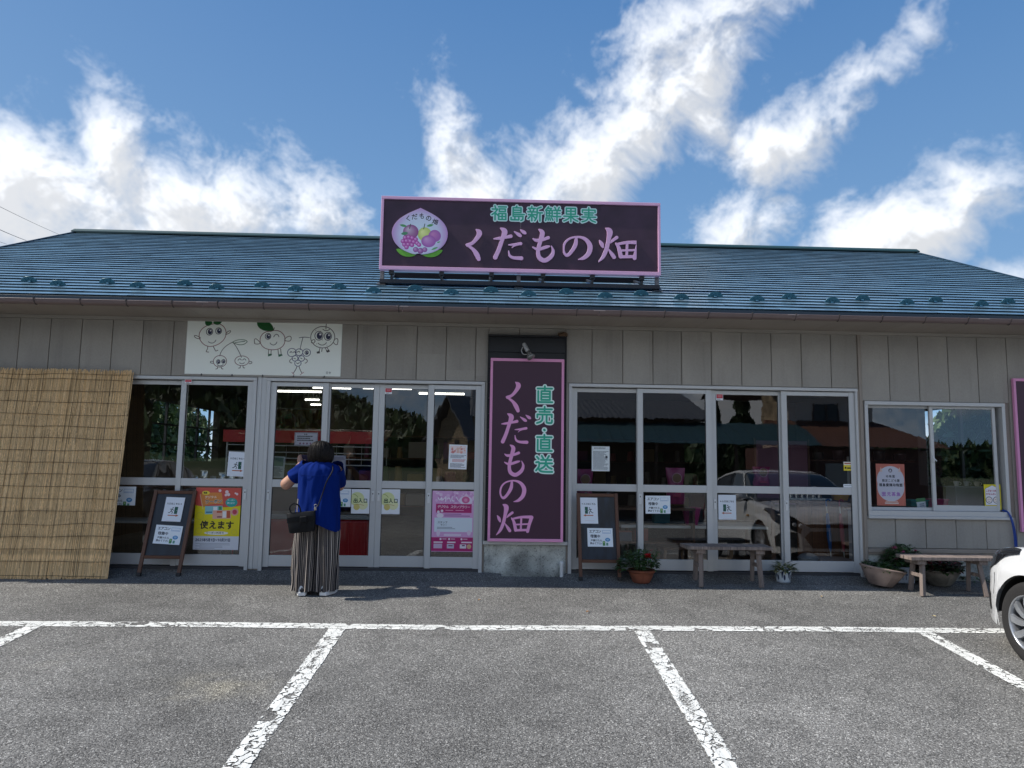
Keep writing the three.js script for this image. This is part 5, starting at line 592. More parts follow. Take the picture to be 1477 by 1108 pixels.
// plank benches
function bench(label, x0, x1, z0, z1, top, legs, tilt) {
  const g = lotY(x0, (z0 + z1) / 2), s = thing('plank_bench', label, 'bench', [0, 0, 0], 0, undefined), zc = (z0 + z1) / 2;
  const gap = 0.006, half = (z1 - z0 - gap) / 2; for (const k of [0, 1]) mesh('seat_plank', uvMetres(bx(x0 + k * 0.004, x1 - k * 0.006, top - 0.034 - k * 0.0015, top - k * 0.0015, z0 + k * (half + gap), z0 + k * (half + gap) + half, 0.004), 1.2, k, 0.2).applyMatrix4(new THREE.Matrix4()), greyWood, s);
  legs.forEach((x, i) => { for (const d of [-1, 1]) { const zt = zc + d * (z1 - z0) * 0.27, zb = zc + d * (z1 - z0) * 0.44; mesh('leg', bar([x + tilt * (i ? -1 : 1) * 0.5, top - 0.036, zt], [x - tilt * (i ? -1 : 1) * 0.2 * d, lotY(x, zb) + 0.002, zb], 0.042, 0.04), greyWood, s); }
    mesh('cleat', bx(x - 0.045, x + 0.045, top - 0.078, top - 0.036, z0 + 0.02, z1 - 0.02, 0.004), greyWood, s); mesh('cross_rail', bx(x - 0.012, x + 0.012, mix(g, top, 0.46), mix(g, top, 0.55), z0 + 0.06, z1 - 0.06, 0.003), greyWood, s); });
}
bench('weathered plank bench before the right-hand doors, between the two small pots', 2.062, 2.965, 0.13, 0.42, 0.335, [2.215, 2.835], 0.02);
bench('weathered plank bench under the small window beside the white car', 4.245, 5.19, 0.42, 0.70, 0.285, [4.37, 5.0], 0.05);
// leaves, flowers and pots
function leafGeo(L, W, fold = 0.25, n = 4) { const rows = []; for (let i = 0; i <= n; i++) { const t = i / n, w = W * Math.sin(Math.PI * (0.08 + 0.92 * Math.pow(t, 0.7))) * 0.5; rows.push([-1, 0, 1].map((k) => [k * w, Math.abs(k) * w * fold - t * t * L * 0.25, t * L])); } return skin(rows); }
function foliage(r, count, spread, height, L, W, tone, lift = 0.0) {
  const base = leafGeo(L, W), list = []; for (let i = 0; i < count; i++) { const g = base.clone(), a = r() * 6.283, rad = Math.sqrt(r()) * spread, h = height * (0.25 + 0.75 * r()) * (1 - 0.45 * (rad / spread) ** 2) + lift, s = 0.6 + r() * 0.7; g.scale(s, s, s); g.rotateX(-0.7 + r() * 1.0); g.rotateY(a + (r() - 0.5)); g.translate(Math.sin(a) * rad, h, Math.cos(a) * rad); const c = tone(r), n = g.attributes.position.count, col = new Float32Array(n * 3); for (let k = 0; k < n; k++) col.set(c, k * 3); g.setAttribute('color', new THREE.BufferAttribute(col, 3)); list.push(g); }
  return merge(list);
}
function stems(r, count, spread, height, rad = 0.003) { const l = []; for (let i = 0; i < count; i++) { const a = r() * 6.283, q = Math.sqrt(r()) * spread; l.push(tube([[Math.sin(a) * q * 0.3, 0, Math.cos(a) * q * 0.3], [Math.sin(a) * q * 0.7, height * 0.5, Math.cos(a) * q * 0.7], [Math.sin(a) * q, height * (0.6 + r() * 0.35), Math.cos(a) * q]], rad, 6, 4)); } return merge(l); }
const leafMat = phys(0xffffff, 0.5, { vertexColors: true, transmission: 0.3, thickness: 0 }), stemMat = std([0.06, 0.11, 0.03], 0.7), soil = std([0.035, 0.025, 0.018], 0.95, { bumpMap: fineBump, bumpScale: 0.01 });
function blossom(r, x, y, z, s, n = 16) { const l = []; for (let i = 0; i < n; i++) { const g = leafGeo(0.02 * s, 0.02 * s, 0.4, 3); g.rotateX(-1.2 + r() * 1.4); g.rotateY(r() * 6.3); g.translate(x + (r() - 0.5) * 0.022 * s, y + (r() - 0.5) * 0.018 * s, z + (r() - 0.5) * 0.022 * s); l.push(g); } return merge(l); }
const clay = (c) => std(c, 0.8, { map: dataTex(256, 256, (i, j) => { const n = 0.86 + fbm(i / 30, j / 30, c[0] * 30, 4) * 0.3; return [n, n, n]; }, { srgb: true }) });
const green = (r) => { const t = 0.6 + r() * 0.8; return [0.055 * t, 0.125 * t, 0.032 * t]; };
{ // geranium in a terracotta bowl
  const r = rng(61), s = thing('potted_geranium', 'leafy geranium with one red flower in a terracotta pot', 'potted plant', [1.63, lotY(1.63, 0.22), 0.22]);
  mesh('pot', lathe([[0.0, 0.004], [0.082, 0.0], [0.09, 0.006], [0.12, 0.075], [0.128, 0.1], [0.126, 0.106], [0.142, 0.108], [0.146, 0.122], [0.142, 0.136], [0.13, 0.138], [0.122, 0.125], [0.0, 0.12]]), clay([0.30, 0.095, 0.05]), s); mesh('soil', new THREE.CircleGeometry(0.124, 24).rotateX(-Math.PI / 2).translate(0, 0.126, 0), soil, s);
  mesh('stem', stems(r, 26, 0.19, 0.26).translate(0, 0.11, 0), stemMat, s); mesh('foliage', foliage(r, 420, 0.2, 0.24, 0.046, 0.042, green, 0.11).translate(-0.03, 0, 0), leafMat, s); mesh('foliage', foliage(r, 60, 0.07, 0.14, 0.044, 0.04, green, 0.09).translate(-0.2, 0, 0.02), leafMat, s);
  mesh('flower', blossom(r, 0.045, 0.285, 0.12, 1.7, 30), phys([0.55, 0.012, 0.02], 0.5), s, 'red flower'); mesh('flower', blossom(r, 0.1, 0.33, 0.0, 0.8, 8), phys([0.45, 0.03, 0.06], 0.5), s);
  mesh('stem', tube([[0.08, 0.15, 0.02], [0.13, 0.25, 0.04], [0.17, 0.33, 0.05]], 0.004, 10, 5), stemMat, s); mesh('foliage', foliage(r, 16, 0.03, 0.04, 0.03, 0.02, green, 0.3).translate(0.17, 0, 0.05), leafMat, s);
}
{ // small variegated plant in a white patterned pot
  const r = rng(62), s = thing('potted_plant', 'small variegated plant in a white pot with dark pattern', 'potted plant', [3.165, lotY(3.165, 0.16), 0.16]);
  const t = canvasTex(512, 128, (x, W, H) => { x.fillStyle = '#cdd6dc'; x.fillRect(0, 0, W, H); x.fillStyle = '#2c3a5a'; for (let i = 0; i < 7; i++) { x.beginPath(); x.ellipse(36 + i * 73, 62, 10, 26, 0.3, 0, 7); x.fill(); x.beginPath(); x.ellipse(56 + i * 73, 84, 12, 8, 0.3, 0, 7); x.fill(); x.fillRect(30 + i * 73, 100, 40, 4); } });
  mesh('pot', lathe([[0.055, 0.0], [0.066, 0.003], [0.07, 0.02], [0.078, 0.08], [0.088, 0.118], [0.097, 0.122], [0.098, 0.134], [0.09, 0.138], [0.08, 0.125]], 48), std(0xffffff, 0.3, { map: t }), s); mesh('saucer', lathe([[0, 0.002], [0.06, 0], [0.075, 0.012], [0.072, 0.016], [0.06, 0.006]]), std([0.5, 0.55, 0.6], 0.4), s); mesh('soil', new THREE.CircleGeometry(0.084, 24).rotateX(-Math.PI / 2).translate(0, 0.128, 0), soil, s);
  mesh('foliage', foliage(r, 130, 0.1, 0.12, 0.075, 0.026, (q) => { const t = q(); return t > 0.55 ? [0.36, 0.34, 0.17] : t > 0.3 ? [0.16, 0.2, 0.07] : [0.05, 0.09, 0.03]; }, 0.10), leafMat, s);
}
function bowlPot(R, H, rim) { return lathe([[0.0, 0.004], [R * 0.42, 0.0], [R * 0.5, 0.008], [R * 0.72, H * 0.4], [R * 0.88, H * 0.72], [R * 0.93, H * 0.86], [R * 0.96, H * 0.87], [R, H * 0.92], [R, H * 0.98], [R * 0.97, H], [R * 0.92, H * 0.97], [R * 0.88, H * 0.88], [0, H * 0.84]], 56); }
{
  const r = rng(63), s = thing('planter_bowl', 'large pinkish clay bowl of low green plants, tilted beside the door', 'planter', [4.14, lotY(4.1, 0.3) + 0.012, 0.3]); s.rotation.z = -0.17;
  mesh('bowl', bowlPot(0.225, 0.19), clay([0.42, 0.315, 0.27]), s); mesh('soil', new THREE.CircleGeometry(0.2, 30).rotateX(-Math.PI / 2).translate(0, 0.165, 0), soil, s); mesh('foliage', foliage(r, 460, 0.19, 0.085, 0.055, 0.032, green, 0.15), leafMat, s); mesh('foliage', foliage(r, 30, 0.04, 0.08, 0.04, 0.025, green, 0.17).translate(-0.17, 0, 0), leafMat, s);
}
{
  const r = rng(64), s = thing('planter_bowl', 'wide beige bowl of red and pink begonias under the right bench', 'planter', [4.83, lotY(4.83, 0.22), 0.22]);
  mesh('bowl', bowlPot(0.205, 0.17), clay([0.33, 0.30, 0.25]), s); mesh('soil', new THREE.CircleGeometry(0.18, 30).rotateX(-Math.PI / 2).translate(0, 0.15, 0), soil, s); mesh('foliage', foliage(r, 620, 0.215, 0.17, 0.05, 0.04, (q) => { const t = 0.6 + q() * 0.8; return q() > 0.6 ? [0.09 * t, 0.03 * t, 0.025 * t] : [0.05 * t, 0.1 * t, 0.035 * t]; }, 0.13), leafMat, s);
  const red = [], pink = []; for (let i = 0; i < 70; i++) { const a = r() * 6.28, q = Math.sqrt(r()) * 0.19; (r() > 0.4 ? red : pink).push(blossom(r, Math.sin(a) * q, 0.2 + r() * 0.09, Math.cos(a) * q, 0.9, 6)); } mesh('flowers', red, phys([0.42, 0.03, 0.05], 0.5), s); mesh('flowers', pink, phys([0.55, 0.25, 0.3], 0.5), s);
}
{
  const r = rng(65), s = thing('potted_plant', 'blue and white square pot with pink flowers half hidden behind the right bench', 'potted plant', [4.49, lotY(4.49, 0.1), 0.1]);
  const t = canvasTex(256, 256, (x, W, H) => { x.fillStyle = '#b9c6d6'; x.fillRect(0, 0, W, H); x.fillStyle = '#40547e'; for (let i = 0; i < 5; i++) { x.fillRect(20 + i * 50, 40, 10, 160); x.beginPath(); x.arc(40 + i * 50, 120, 14, 0, 7); x.fill(); } });
  mesh('pot', bx(-0.095, 0.095, 0, 0.17, -0.08, 0.08, 0.012), std(0xffffff, 0.35, { map: t }), s); mesh('soil', bx(-0.08, 0.08, 0.165, 0.174, -0.065, 0.065), soil, s); mesh('stem', stems(r, 18, 0.14, 0.26).translate(0, 0.16, 0), stemMat, s); mesh('foliage', foliage(r, 480, 0.19, 0.26, 0.052, 0.046, green, 0.15), leafMat, s);
  const fl = []; for (const [x, y, z, k] of [[-0.1, 0.37, 0.06, 1.3], [-0.05, 0.33, 0.12, 0.9], [0.12, 0.34, 0.07, 1.0], [0.06, 0.3, 0.15, 0.8], [-0.12, 0.26, 0.12, 0.8]]) fl.push(blossom(r, x, y, z, k, 16)); mesh('flowers', fl, phys([0.5, 0.09, 0.2], 0.5), s);
}
for (const [x, z, n, l] of [[5.33, 0.05, 60, 'small green weed growing at the wall foot right of the bench']]) { const r = rng(70); const s = thing('weed', l, 'plant', [x, lotY(x, z), z]); mesh('foliage', foliage(r, n, 0.13, 0.05, 0.05, 0.022, green, 0.01), leafMat, s); }
{ const p = thing('drain_pipe', 'short white plastic pipe standing at the concrete base below the upright sign', 'pipe', [0.805, -0.07, 0.05]); mesh('pipe', rod([0, -0.02, 0], [0, 0.16, 0], 0.021), std([0.72, 0.73, 0.72], 0.4), p); mesh('cap', lathe([[0.0235, 0], [0.0235, 0.014], [0.018, 0.026], [0.008, 0.031], [0, 0.032]], 20).translate(0, 0.158, 0), std([0.72, 0.73, 0.72], 0.4), p); }
{ const h = thing('blue_hose', 'blue hose hanging down the wall right of the small window', 'hose', [0, 0, 0]); mesh('hose', tube([[5.735, 0.72, -0.03], [5.745, 0.70, 0.035], [5.765, 0.62, 0.055], [5.79, 0.48, 0.05], [5.80, 0.3, 0.045], [5.805, 0.1, 0.06], [5.80, -0.02, 0.1], [5.95, -0.06, 0.2], [6.3, -0.065, 0.25]], 0.0095, 60, 8), phys([0.02, 0.07, 0.35], 0.4), h); mesh('hose', tube([[5.728, 0.715, -0.03], [5.75, 0.69, 0.04], [5.78, 0.58, 0.06], [5.808, 0.4, 0.055], [5.815, 0.2, 0.05], [5.83, -0.02, 0.1]], 0.007, 40, 8), phys([0.02, 0.06, 0.3], 0.4), h); }
// wires beyond the roof, from a pole out of view
const wireLabels = ['thin power line above the left roof slope, highest of three', 'darker power line crossing the sky at the left roof edge, middle of three', 'short bit of power line at the far left picture edge, lowest of three'];
[[[-16.34, 9.32, -14], [-29.92, 16.37, -42], 0.009], [[-16.27, 8.56, -14], [-32.2, 15.92, -42], 0.015], [[-15.8, 7.98, -14], [-33.5, 15.64, -42], 0.010]].forEach(([a, b, r], i) => { const p = []; for (let k = 0; k <= 10; k++) { const t = k / 10; p.push([mix(a[0], b[0], t), mix(a[1], b[1], t) - Math.sin(Math.PI * t) * 0.05, mix(a[2], b[2], t)]); } single('power_line', tube(p, r, 30, 5), std([0.05, 0.05, 0.055], 0.6), wireLabels[i], 'wire'); });
// ---------------------------------------------------------------- parked cars: hatchback, nose to the shop
{
  const R = 0.305, AX = [0.66, 3.2], AR = 0.35, HW = 0.85, L = 3.94;
  const curve = (k) => { const p = k; return (s) => { let i = 0; while (i < p.length - 2 && s > p[i + 1][0]) i++; const a = p[Math.max(0, i - 1)], b = p[i], c = p[i + 1], d = p[Math.min(p.length - 1, i + 2)], t = clamp((s - b[0]) / (c[0] - b[0])), m0 = ((c[1] - a[1]) / (c[0] - a[0] || 1)) * (c[0] - b[0]), m1 = ((d[1] - b[1]) / (d[0] - b[0] || 1)) * (c[0] - b[0]), t2 = t * t, t3 = t2 * t; return (2 * t3 - 3 * t2 + 1) * b[1] + (t3 - 2 * t2 + t) * m0 + (-2 * t3 + 3 * t2) * c[1] + (t3 - t2) * m1; }; };
  const wid = curve([[0, 0.55], [0.03, 0.63], [0.08, 0.72], [0.18, 0.795], [0.33, 0.836], [0.6, 0.846], [0.9, 0.848], [3.0, 0.848], [3.4, 0.835], [3.7, 0.79], [3.88, 0.71], [3.94, 0.62]]), top = curve([[0, 0.60], [0.04, 0.67], [0.12, 0.735], [0.3, 0.80], [0.65, 0.865], [1.0, 0.93], [1.2, 0.955], [2.0, 0.975], [3.0, 1.02], [3.6, 1.05], [3.86, 1.0], [3.94, 0.9]]), low = curve([[0, 0.235], [0.1, 0.2], [0.4, 0.19], [3.5, 0.2], [3.94, 0.3]]);
  const bottom = (s) => { let y = low(s); for (const a of AX) { const d = s - a; if (Math.abs(d) < AR) y = Math.max(y, R + Math.sqrt(AR * AR - d * d) - 0.0); } return y; };
  // half section at station s, t from the sill (0) to the middle of the hood or belt (1): [half width, height]
  const sect = (s, t) => { const w = wid(s), yb = bottom(s), yt = top(s), y0 = yb, sh = yt - 0.05; if (t < 0.7) { const q = t / 0.7, y = mix(y0, sh, q), f = y < 0.42 ? 1 - 0.035 * ((0.42 - y) / 0.22) ** 2 : 1 - 0.05 * ((y - 0.42) / (sh - 0.42 + 0.001)) ** 2 + 0.012 * Math.exp(-(((y - sh * 0.82) / 0.04) ** 2)); let fl = 0; for (const a of AX) { const d = Math.hypot(s - a, y - R); if (d < AR + 0.09 && d > AR - 0.02) fl = Math.max(fl, 0.012 * (1 - (d - AR) / 0.09)); } return [w * f + fl, y]; } const q = (t - 0.7) / 0.3, a = q * Math.PI * 0.5; const w1 = w * 0.95; return [q < 0.35 ? w1 - (w1 * 0.1) * (1 - Math.cos((q / 0.35) * Math.PI * 0.5)) : mix(w1 * 0.9, 0, (q - 0.35) / 0.65), q < 0.35 ? mix(sh, yt, Math.sin((q / 0.35) * Math.PI * 0.5)) : yt + 0.03 * Math.sin(((q - 0.35) / 0.65) * Math.PI * 0.5)]; };
  const ss = [0, 0.015, 0.03, 0.05, 0.08, 0.12, 0.17, 0.23, 0.3, 0.36, ...AX.flatMap((a) => Array.from({ length: 25 }, (_, i) => a - AR * Math.cos((Math.PI * i) / 24) * 1.0005)), ...steps(1.05, 2.82, 14), 3.7, 3.75, 3.8, 3.85, 3.89, 3.92, 3.94].sort((a, b) => a - b), T = [...steps(0, 0.7, 14), ...steps(0.72, 1, 12)];
  const build = (side) => skin(ss.map((s) => T.map((t) => { const [x, y] = sect(s, t); return [side * x, y, s]; })));
  const car = thing('parked_car', 'white hatchback parked nose in at the right picture edge', 'car', [4.845, groundY(1.92) - 0.014, 1.92]); car.rotation.x = 0.0788;
  const paint = phys([0.72, 0.73, 0.74], 0.35, { clearcoat: 1, clearcoatRoughness: 0.04 }), black = std([0.012, 0.012, 0.013], 0.6), gloss = phys([0.01, 0.01, 0.012], 0.12, { clearcoat: 1, clearcoatRoughness: 0.05 }), dark = phys([0.02, 0.025, 0.028], 0.05, { clearcoat: 1, clearcoatRoughness: 0.02 });
  const front = [], half = (t) => sect(0, t); for (const sd of [-1, 1]) front.push(skin(T.map((t) => { const [x, y] = half(t); return [0, 0.3, 0.65, 1].map((k) => [sd * x * k, y, -0.02 * Math.cos((k * Math.PI) / 2)]); })));
  const rear = []; for (const sd of [-1, 1]) rear.push(skin(T.map((t) => { const [x, y] = sect(3.94, t); return [0, 0.5, 1].map((k) => [sd * x * k, y, 3.94 + 0.02 * Math.cos((k * Math.PI) / 2)]); })));
  mesh('body', [build(-1), build(1), ...front, ...rear], paint, car);
  // wheel wells and floor
  mesh('underbody', [bx(-0.7, 0.7, 0.2, 0.3, 0.42, 3.6), bx(-0.55, 0.55, 0.3, 0.75, 0.3, 3.6), ...AX.flatMap((a) => [-1, 1].map((d) => bx(d > 0 ? 0.6 : -0.805, d > 0 ? 0.805 : -0.6, 0.66, 0.7, a - 0.34, a + 0.34)))], black, car);
  for (const a of AX) for (const d of [-1, 1]) { const arc = Array.from({ length: 21 }, (_, i) => { const q = Math.PI * (i / 20); return [a - (AR - 0.004) * Math.cos(q), R + (AR - 0.004) * Math.sin(q)]; }); mesh('wheel_well', skin([0.50, 0.825].map((x) => arc.map(([z, y]) => [d * x, y, z]))), black, car); }
  for (const d of [-1, 1]) mesh('sill', bx(d > 0 ? 0.79 : -0.835, d > 0 ? 0.835 : -0.79, 0.17, 0.235, 1.05, 2.82, 0.015), black, car);
  // cabin: glazing, roof, pillars
  const roofTop = curve([[0.98, 0.94], [1.3, 1.16], [1.62, 1.36], [1.85, 1.445], [2.2, 1.495], [2.7, 1.49], [3.2, 1.43], [3.5, 1.36], [3.75, 1.18], [3.86, 1.02]]), zz = steps(0.98, 3.86, 34);
  const cab = (s, k) => { const yt = roofTop(s), yb = top(s) - 0.01, wb = wid(s) * 0.93 * (s < 1.3 ? 0.94 : 1), h = Math.max(0.002, yt - yb), wt = wb - 0.2 * clamp(h / 0.5); return k < 0.6 ? [mix(wb, wt, k / 0.6), mix(yb, yt - 0.03 * clamp(h * 4), k / 0.6)] : [wt * Math.cos(((k - 0.6) / 0.4) * Math.PI * 0.5) ** 0.55, yt - 0.03 * clamp(h * 4) + 0.03 * clamp(h * 4) * Math.sin(((k - 0.6) / 0.4) * Math.PI * 0.5)]; };
  const K = steps(0, 1, 14); mesh('window', [-1, 1].map((d) => skin(zz.map((s) => K.map((k) => { const [x, y] = cab(s, k); return [d * x, y, s]; })))), dark, car);
  const over = (d, s, k, o) => { const [x, y] = cab(s, k); return [d * (x + o), y + o, s]; };
  mesh('roof', [-1, 1].map((d) => skin(steps(1.8, 3.52, 20).map((s) => steps(0.56, 1, 10).map((k) => over(d, s, k, 0.006))))), paint, car);
  for (const d of [-1, 1]) { mesh('pillar', skin(steps(0, 1, 14).map((t) => [0, 1].map((e) => over(d, mix(1.0, 1.86, t) + e * 0.10, mix(0.02, 0.57, t), 0.007)))), paint, car); mesh('pillar', skin(steps(0, 0.56, 8).map((k) => [2.36, 2.46].map((s) => over(d, s, k, 0.004)))), gloss, car); mesh('pillar', skin(steps(0, 0.6, 8).map((k) => steps(3.22, 3.7, 5).map((s) => over(d, s + (0.6 - k) * 0.1 - 0.08, k, 0.007)))), paint, car);
    const m = new THREE.Group(); m.name = 'door_mirror'; car.add(m); mesh('mirror_shell', new THREE.SphereGeometry(0.1, 18, 12).scale(1.0, 0.68, 0.55).translate(d * 0.93, 0.99, 1.28), paint, m); mesh('mirror_glass', new THREE.CircleGeometry(0.075, 20).scale(1, 0.7, 1).translate(d * 0.93, 0.99, 1.336), dark, m); mesh('mirror_arm', rod([d * 0.78, 0.96, 1.27], [d * 0.9, 0.97, 1.28], 0.022), black, m); }
  // lamps, grille, intakes, lines: skins of the body set a few millimetres proud
  const patch = (d, s0, s1, t0, t1, o, shape = () => [0, 0], n = 10) => skin(steps(0, 1, n).map((a) => steps(0, 1, 6).map((b) => { const s = mix(s0, s1, a), [e, f] = shape(a), t = mix(t0 + e, t1 + f, b), [x, y] = sect(s, t), [x2, y2] = sect(s + 0.01, t); const nx = 0.01, nz = -(x2 - x), l = Math.hypot(nx, nz); return [d * (x + (o * nx) / l), y + o * 0.3, s + (o * nz) / l]; })));
  for (const d of [-1, 1]) { mesh('headlamp', patch(d, 0.0, 0.52, 0.52, 0.78, 0.008, (a) => [a * 0.16, -Math.max(0, a - 0.75) * 0.12]), gloss, car); mesh('lamp_lens', [new THREE.SphereGeometry(0.036, 14, 10).scale(1, 1, 0.5).translate(d * 0.54, 0.575, 0.0), new THREE.SphereGeometry(0.03, 14, 10).scale(1, 1, 0.5).translate(d * 0.625, 0.59, 0.02)], phys([0.6, 0.62, 0.65], 0.05, { clearcoat: 1 }), car); mesh('air_intake', patch(d, 0.012, 0.2, 0.12, 0.5, 0.004, (a) => [0, -a * 0.2]), black, car); mesh('tail_lamp', patch(d, 3.62, 3.93, 0.45, 0.66, 0.006), phys([0.3, 0.01, 0.01], 0.15), car); for (const s of [1.22, 2.4]) mesh('door_gap', patch(d, s, s + 0.006, 0.1, 0.69, 0.0015, undefined, 1), black, car); mesh('door_handle', rod([d * 0.845, 0.83, 2.12], [d * 0.85, 0.84, 2.3], 0.014), paint, car); }
  mesh('grille', [prism([[-0.40, 0.28], [0.40, 0.28], [0.50, 0.42], [0.42, 0.50], [-0.42, 0.50], [-0.50, 0.42]], 0.012, 0.003).translate(0, 0, -0.022)], black, car); mesh('grille_bar', [0.33, 0.38, 0.43].map((y) => bx(-0.4, 0.4, y - 0.004, y + 0.004, -0.029, -0.02)), gloss, car); mesh('upper_grille', prism([[-0.42, 0.555], [0.42, 0.555], [0.5, 0.6], [-0.5, 0.6]], 0.01, 0.002).translate(0, 0, -0.027), gloss, car); mesh('number_plate', bx(-0.165, 0.165, 0.375, 0.54, -0.036, -0.028, 0.003), std([0.7, 0.71, 0.7], 0.5), car);
  mesh('front_lip', patch(1, 0, 0.36, 0.0, 0.08, 0.01), paint, car); mesh('front_lip', patch(-1, 0, 0.36, 0.0, 0.08, 0.01), paint, car); mesh('hood_line', [-1, 1].map((d) => patch(d, 0.3, 1.0, 0.80, 0.806, 0.0015)), black, car);
  // wheels: tyre, rim with five forked spokes, hub
  const tyreG = lathe([[0.196, -0.085], [0.225, -0.093], [0.265, -0.094], [0.287, -0.086], [0.298, -0.068], [0.304, -0.04], [0.305, 0.0], [0.304, 0.04], [0.298, 0.068], [0.287, 0.086], [0.265, 0.094], [0.225, 0.093], [0.196, 0.085]], 64), groove = [-0.04, 0, 0.04].map((y) => new THREE.TorusGeometry(0.3045, 0.0035, 5, 64).rotateX(Math.PI / 2).translate(0, y, 0)), rimG = merge([lathe([[0.2, 0.082], [0.207, 0.09], [0.203, 0.094], [0.192, 0.086], [0.186, 0.05], [0.186, -0.08], [0.2, -0.085]], 64)]);
  const spoke = (() => { const l = []; for (let i = 0; i < 9; i++) { const a = (i / 9) * Math.PI * 2, P = (r, da, y) => [Math.cos(a + da) * r, y, Math.sin(a + da) * r]; l.push(toCreasedNormals(skin([0, 0.35, 0.7, 1].map((t) => { const r = mix(0.05, 0.19, t), w = mix(0.34, 0.17, t), y = mix(0.062, 0.084, Math.sin(t * 1.57)), c = t * 0.24; return [P(r, c - w - 0.03, y - 0.03), P(r, c - w, y), P(r, c + w * 0.55, y + 0.006), P(r, c + w * 0.55 + 0.03, y - 0.02)]; })), 0.6)); } return merge(l); })(), hub = lathe([[0, 0.085], [0.03, 0.084], [0.055, 0.074], [0.07, 0.055], [0.07, 0.03]], 32);
  const silver = phys([0.46, 0.48, 0.51], 0.3, { metalness: 0.75 }), rubber = std([0.022, 0.021, 0.021], 0.85, { bumpMap: fineBump, bumpScale: 0.002 });
  for (const a of AX) for (const d of [-1, 1]) { const w = new THREE.Group(); w.name = 'wheel'; w.position.set(d * 0.755, R, a); w.rotation.set(d * 0.4, 0, d > 0 ? -Math.PI / 2 : Math.PI / 2); car.add(w); mesh('tyre', tyreG, rubber, w); mesh('tyre_groove', groove, black, w); mesh('rim', rimG, silver, w); mesh('wheel_disc', spoke, silver, w); mesh('hub_cap', hub, silver, w); mesh('brake_disc', lathe([[0, -0.01], [0.15, -0.01], [0.15, 0.01], [0, 0.01]], 32), std([0.05, 0.05, 0.05], 0.5, { metalness: 0.5 }), w); }
  for (const d of [-1, 1]) mesh('fender_gap', patch(d, 0.26, 0.266, 0.30, 0.52, 0.0012, undefined, 1), black, car); mesh('side_indicator', [-1, 1].map((d) => rod([d * 0.846, 0.72, 1.08], [d * 0.85, 0.722, 1.15], 0.011)), std([0.5, 0.25, 0.03], 0.3), car);
  // a taller dark car two bays to the left, outside the picture but mirrored in the left doors
  const d2 = copy(car, 'dark grey car mirrored in the glass of the leftmost doors', [-7.4, groundY(5.2), 5.2]); d2.scale.set(1.02, 1.18, 1.02); const navy = phys([0.03, 0.032, 0.04], 0.35, { clearcoat: 1, clearcoatRoughness: 0.05 }); d2.traverse((o) => { if (o.isMesh && o.material === paint) o.material = navy; });
}
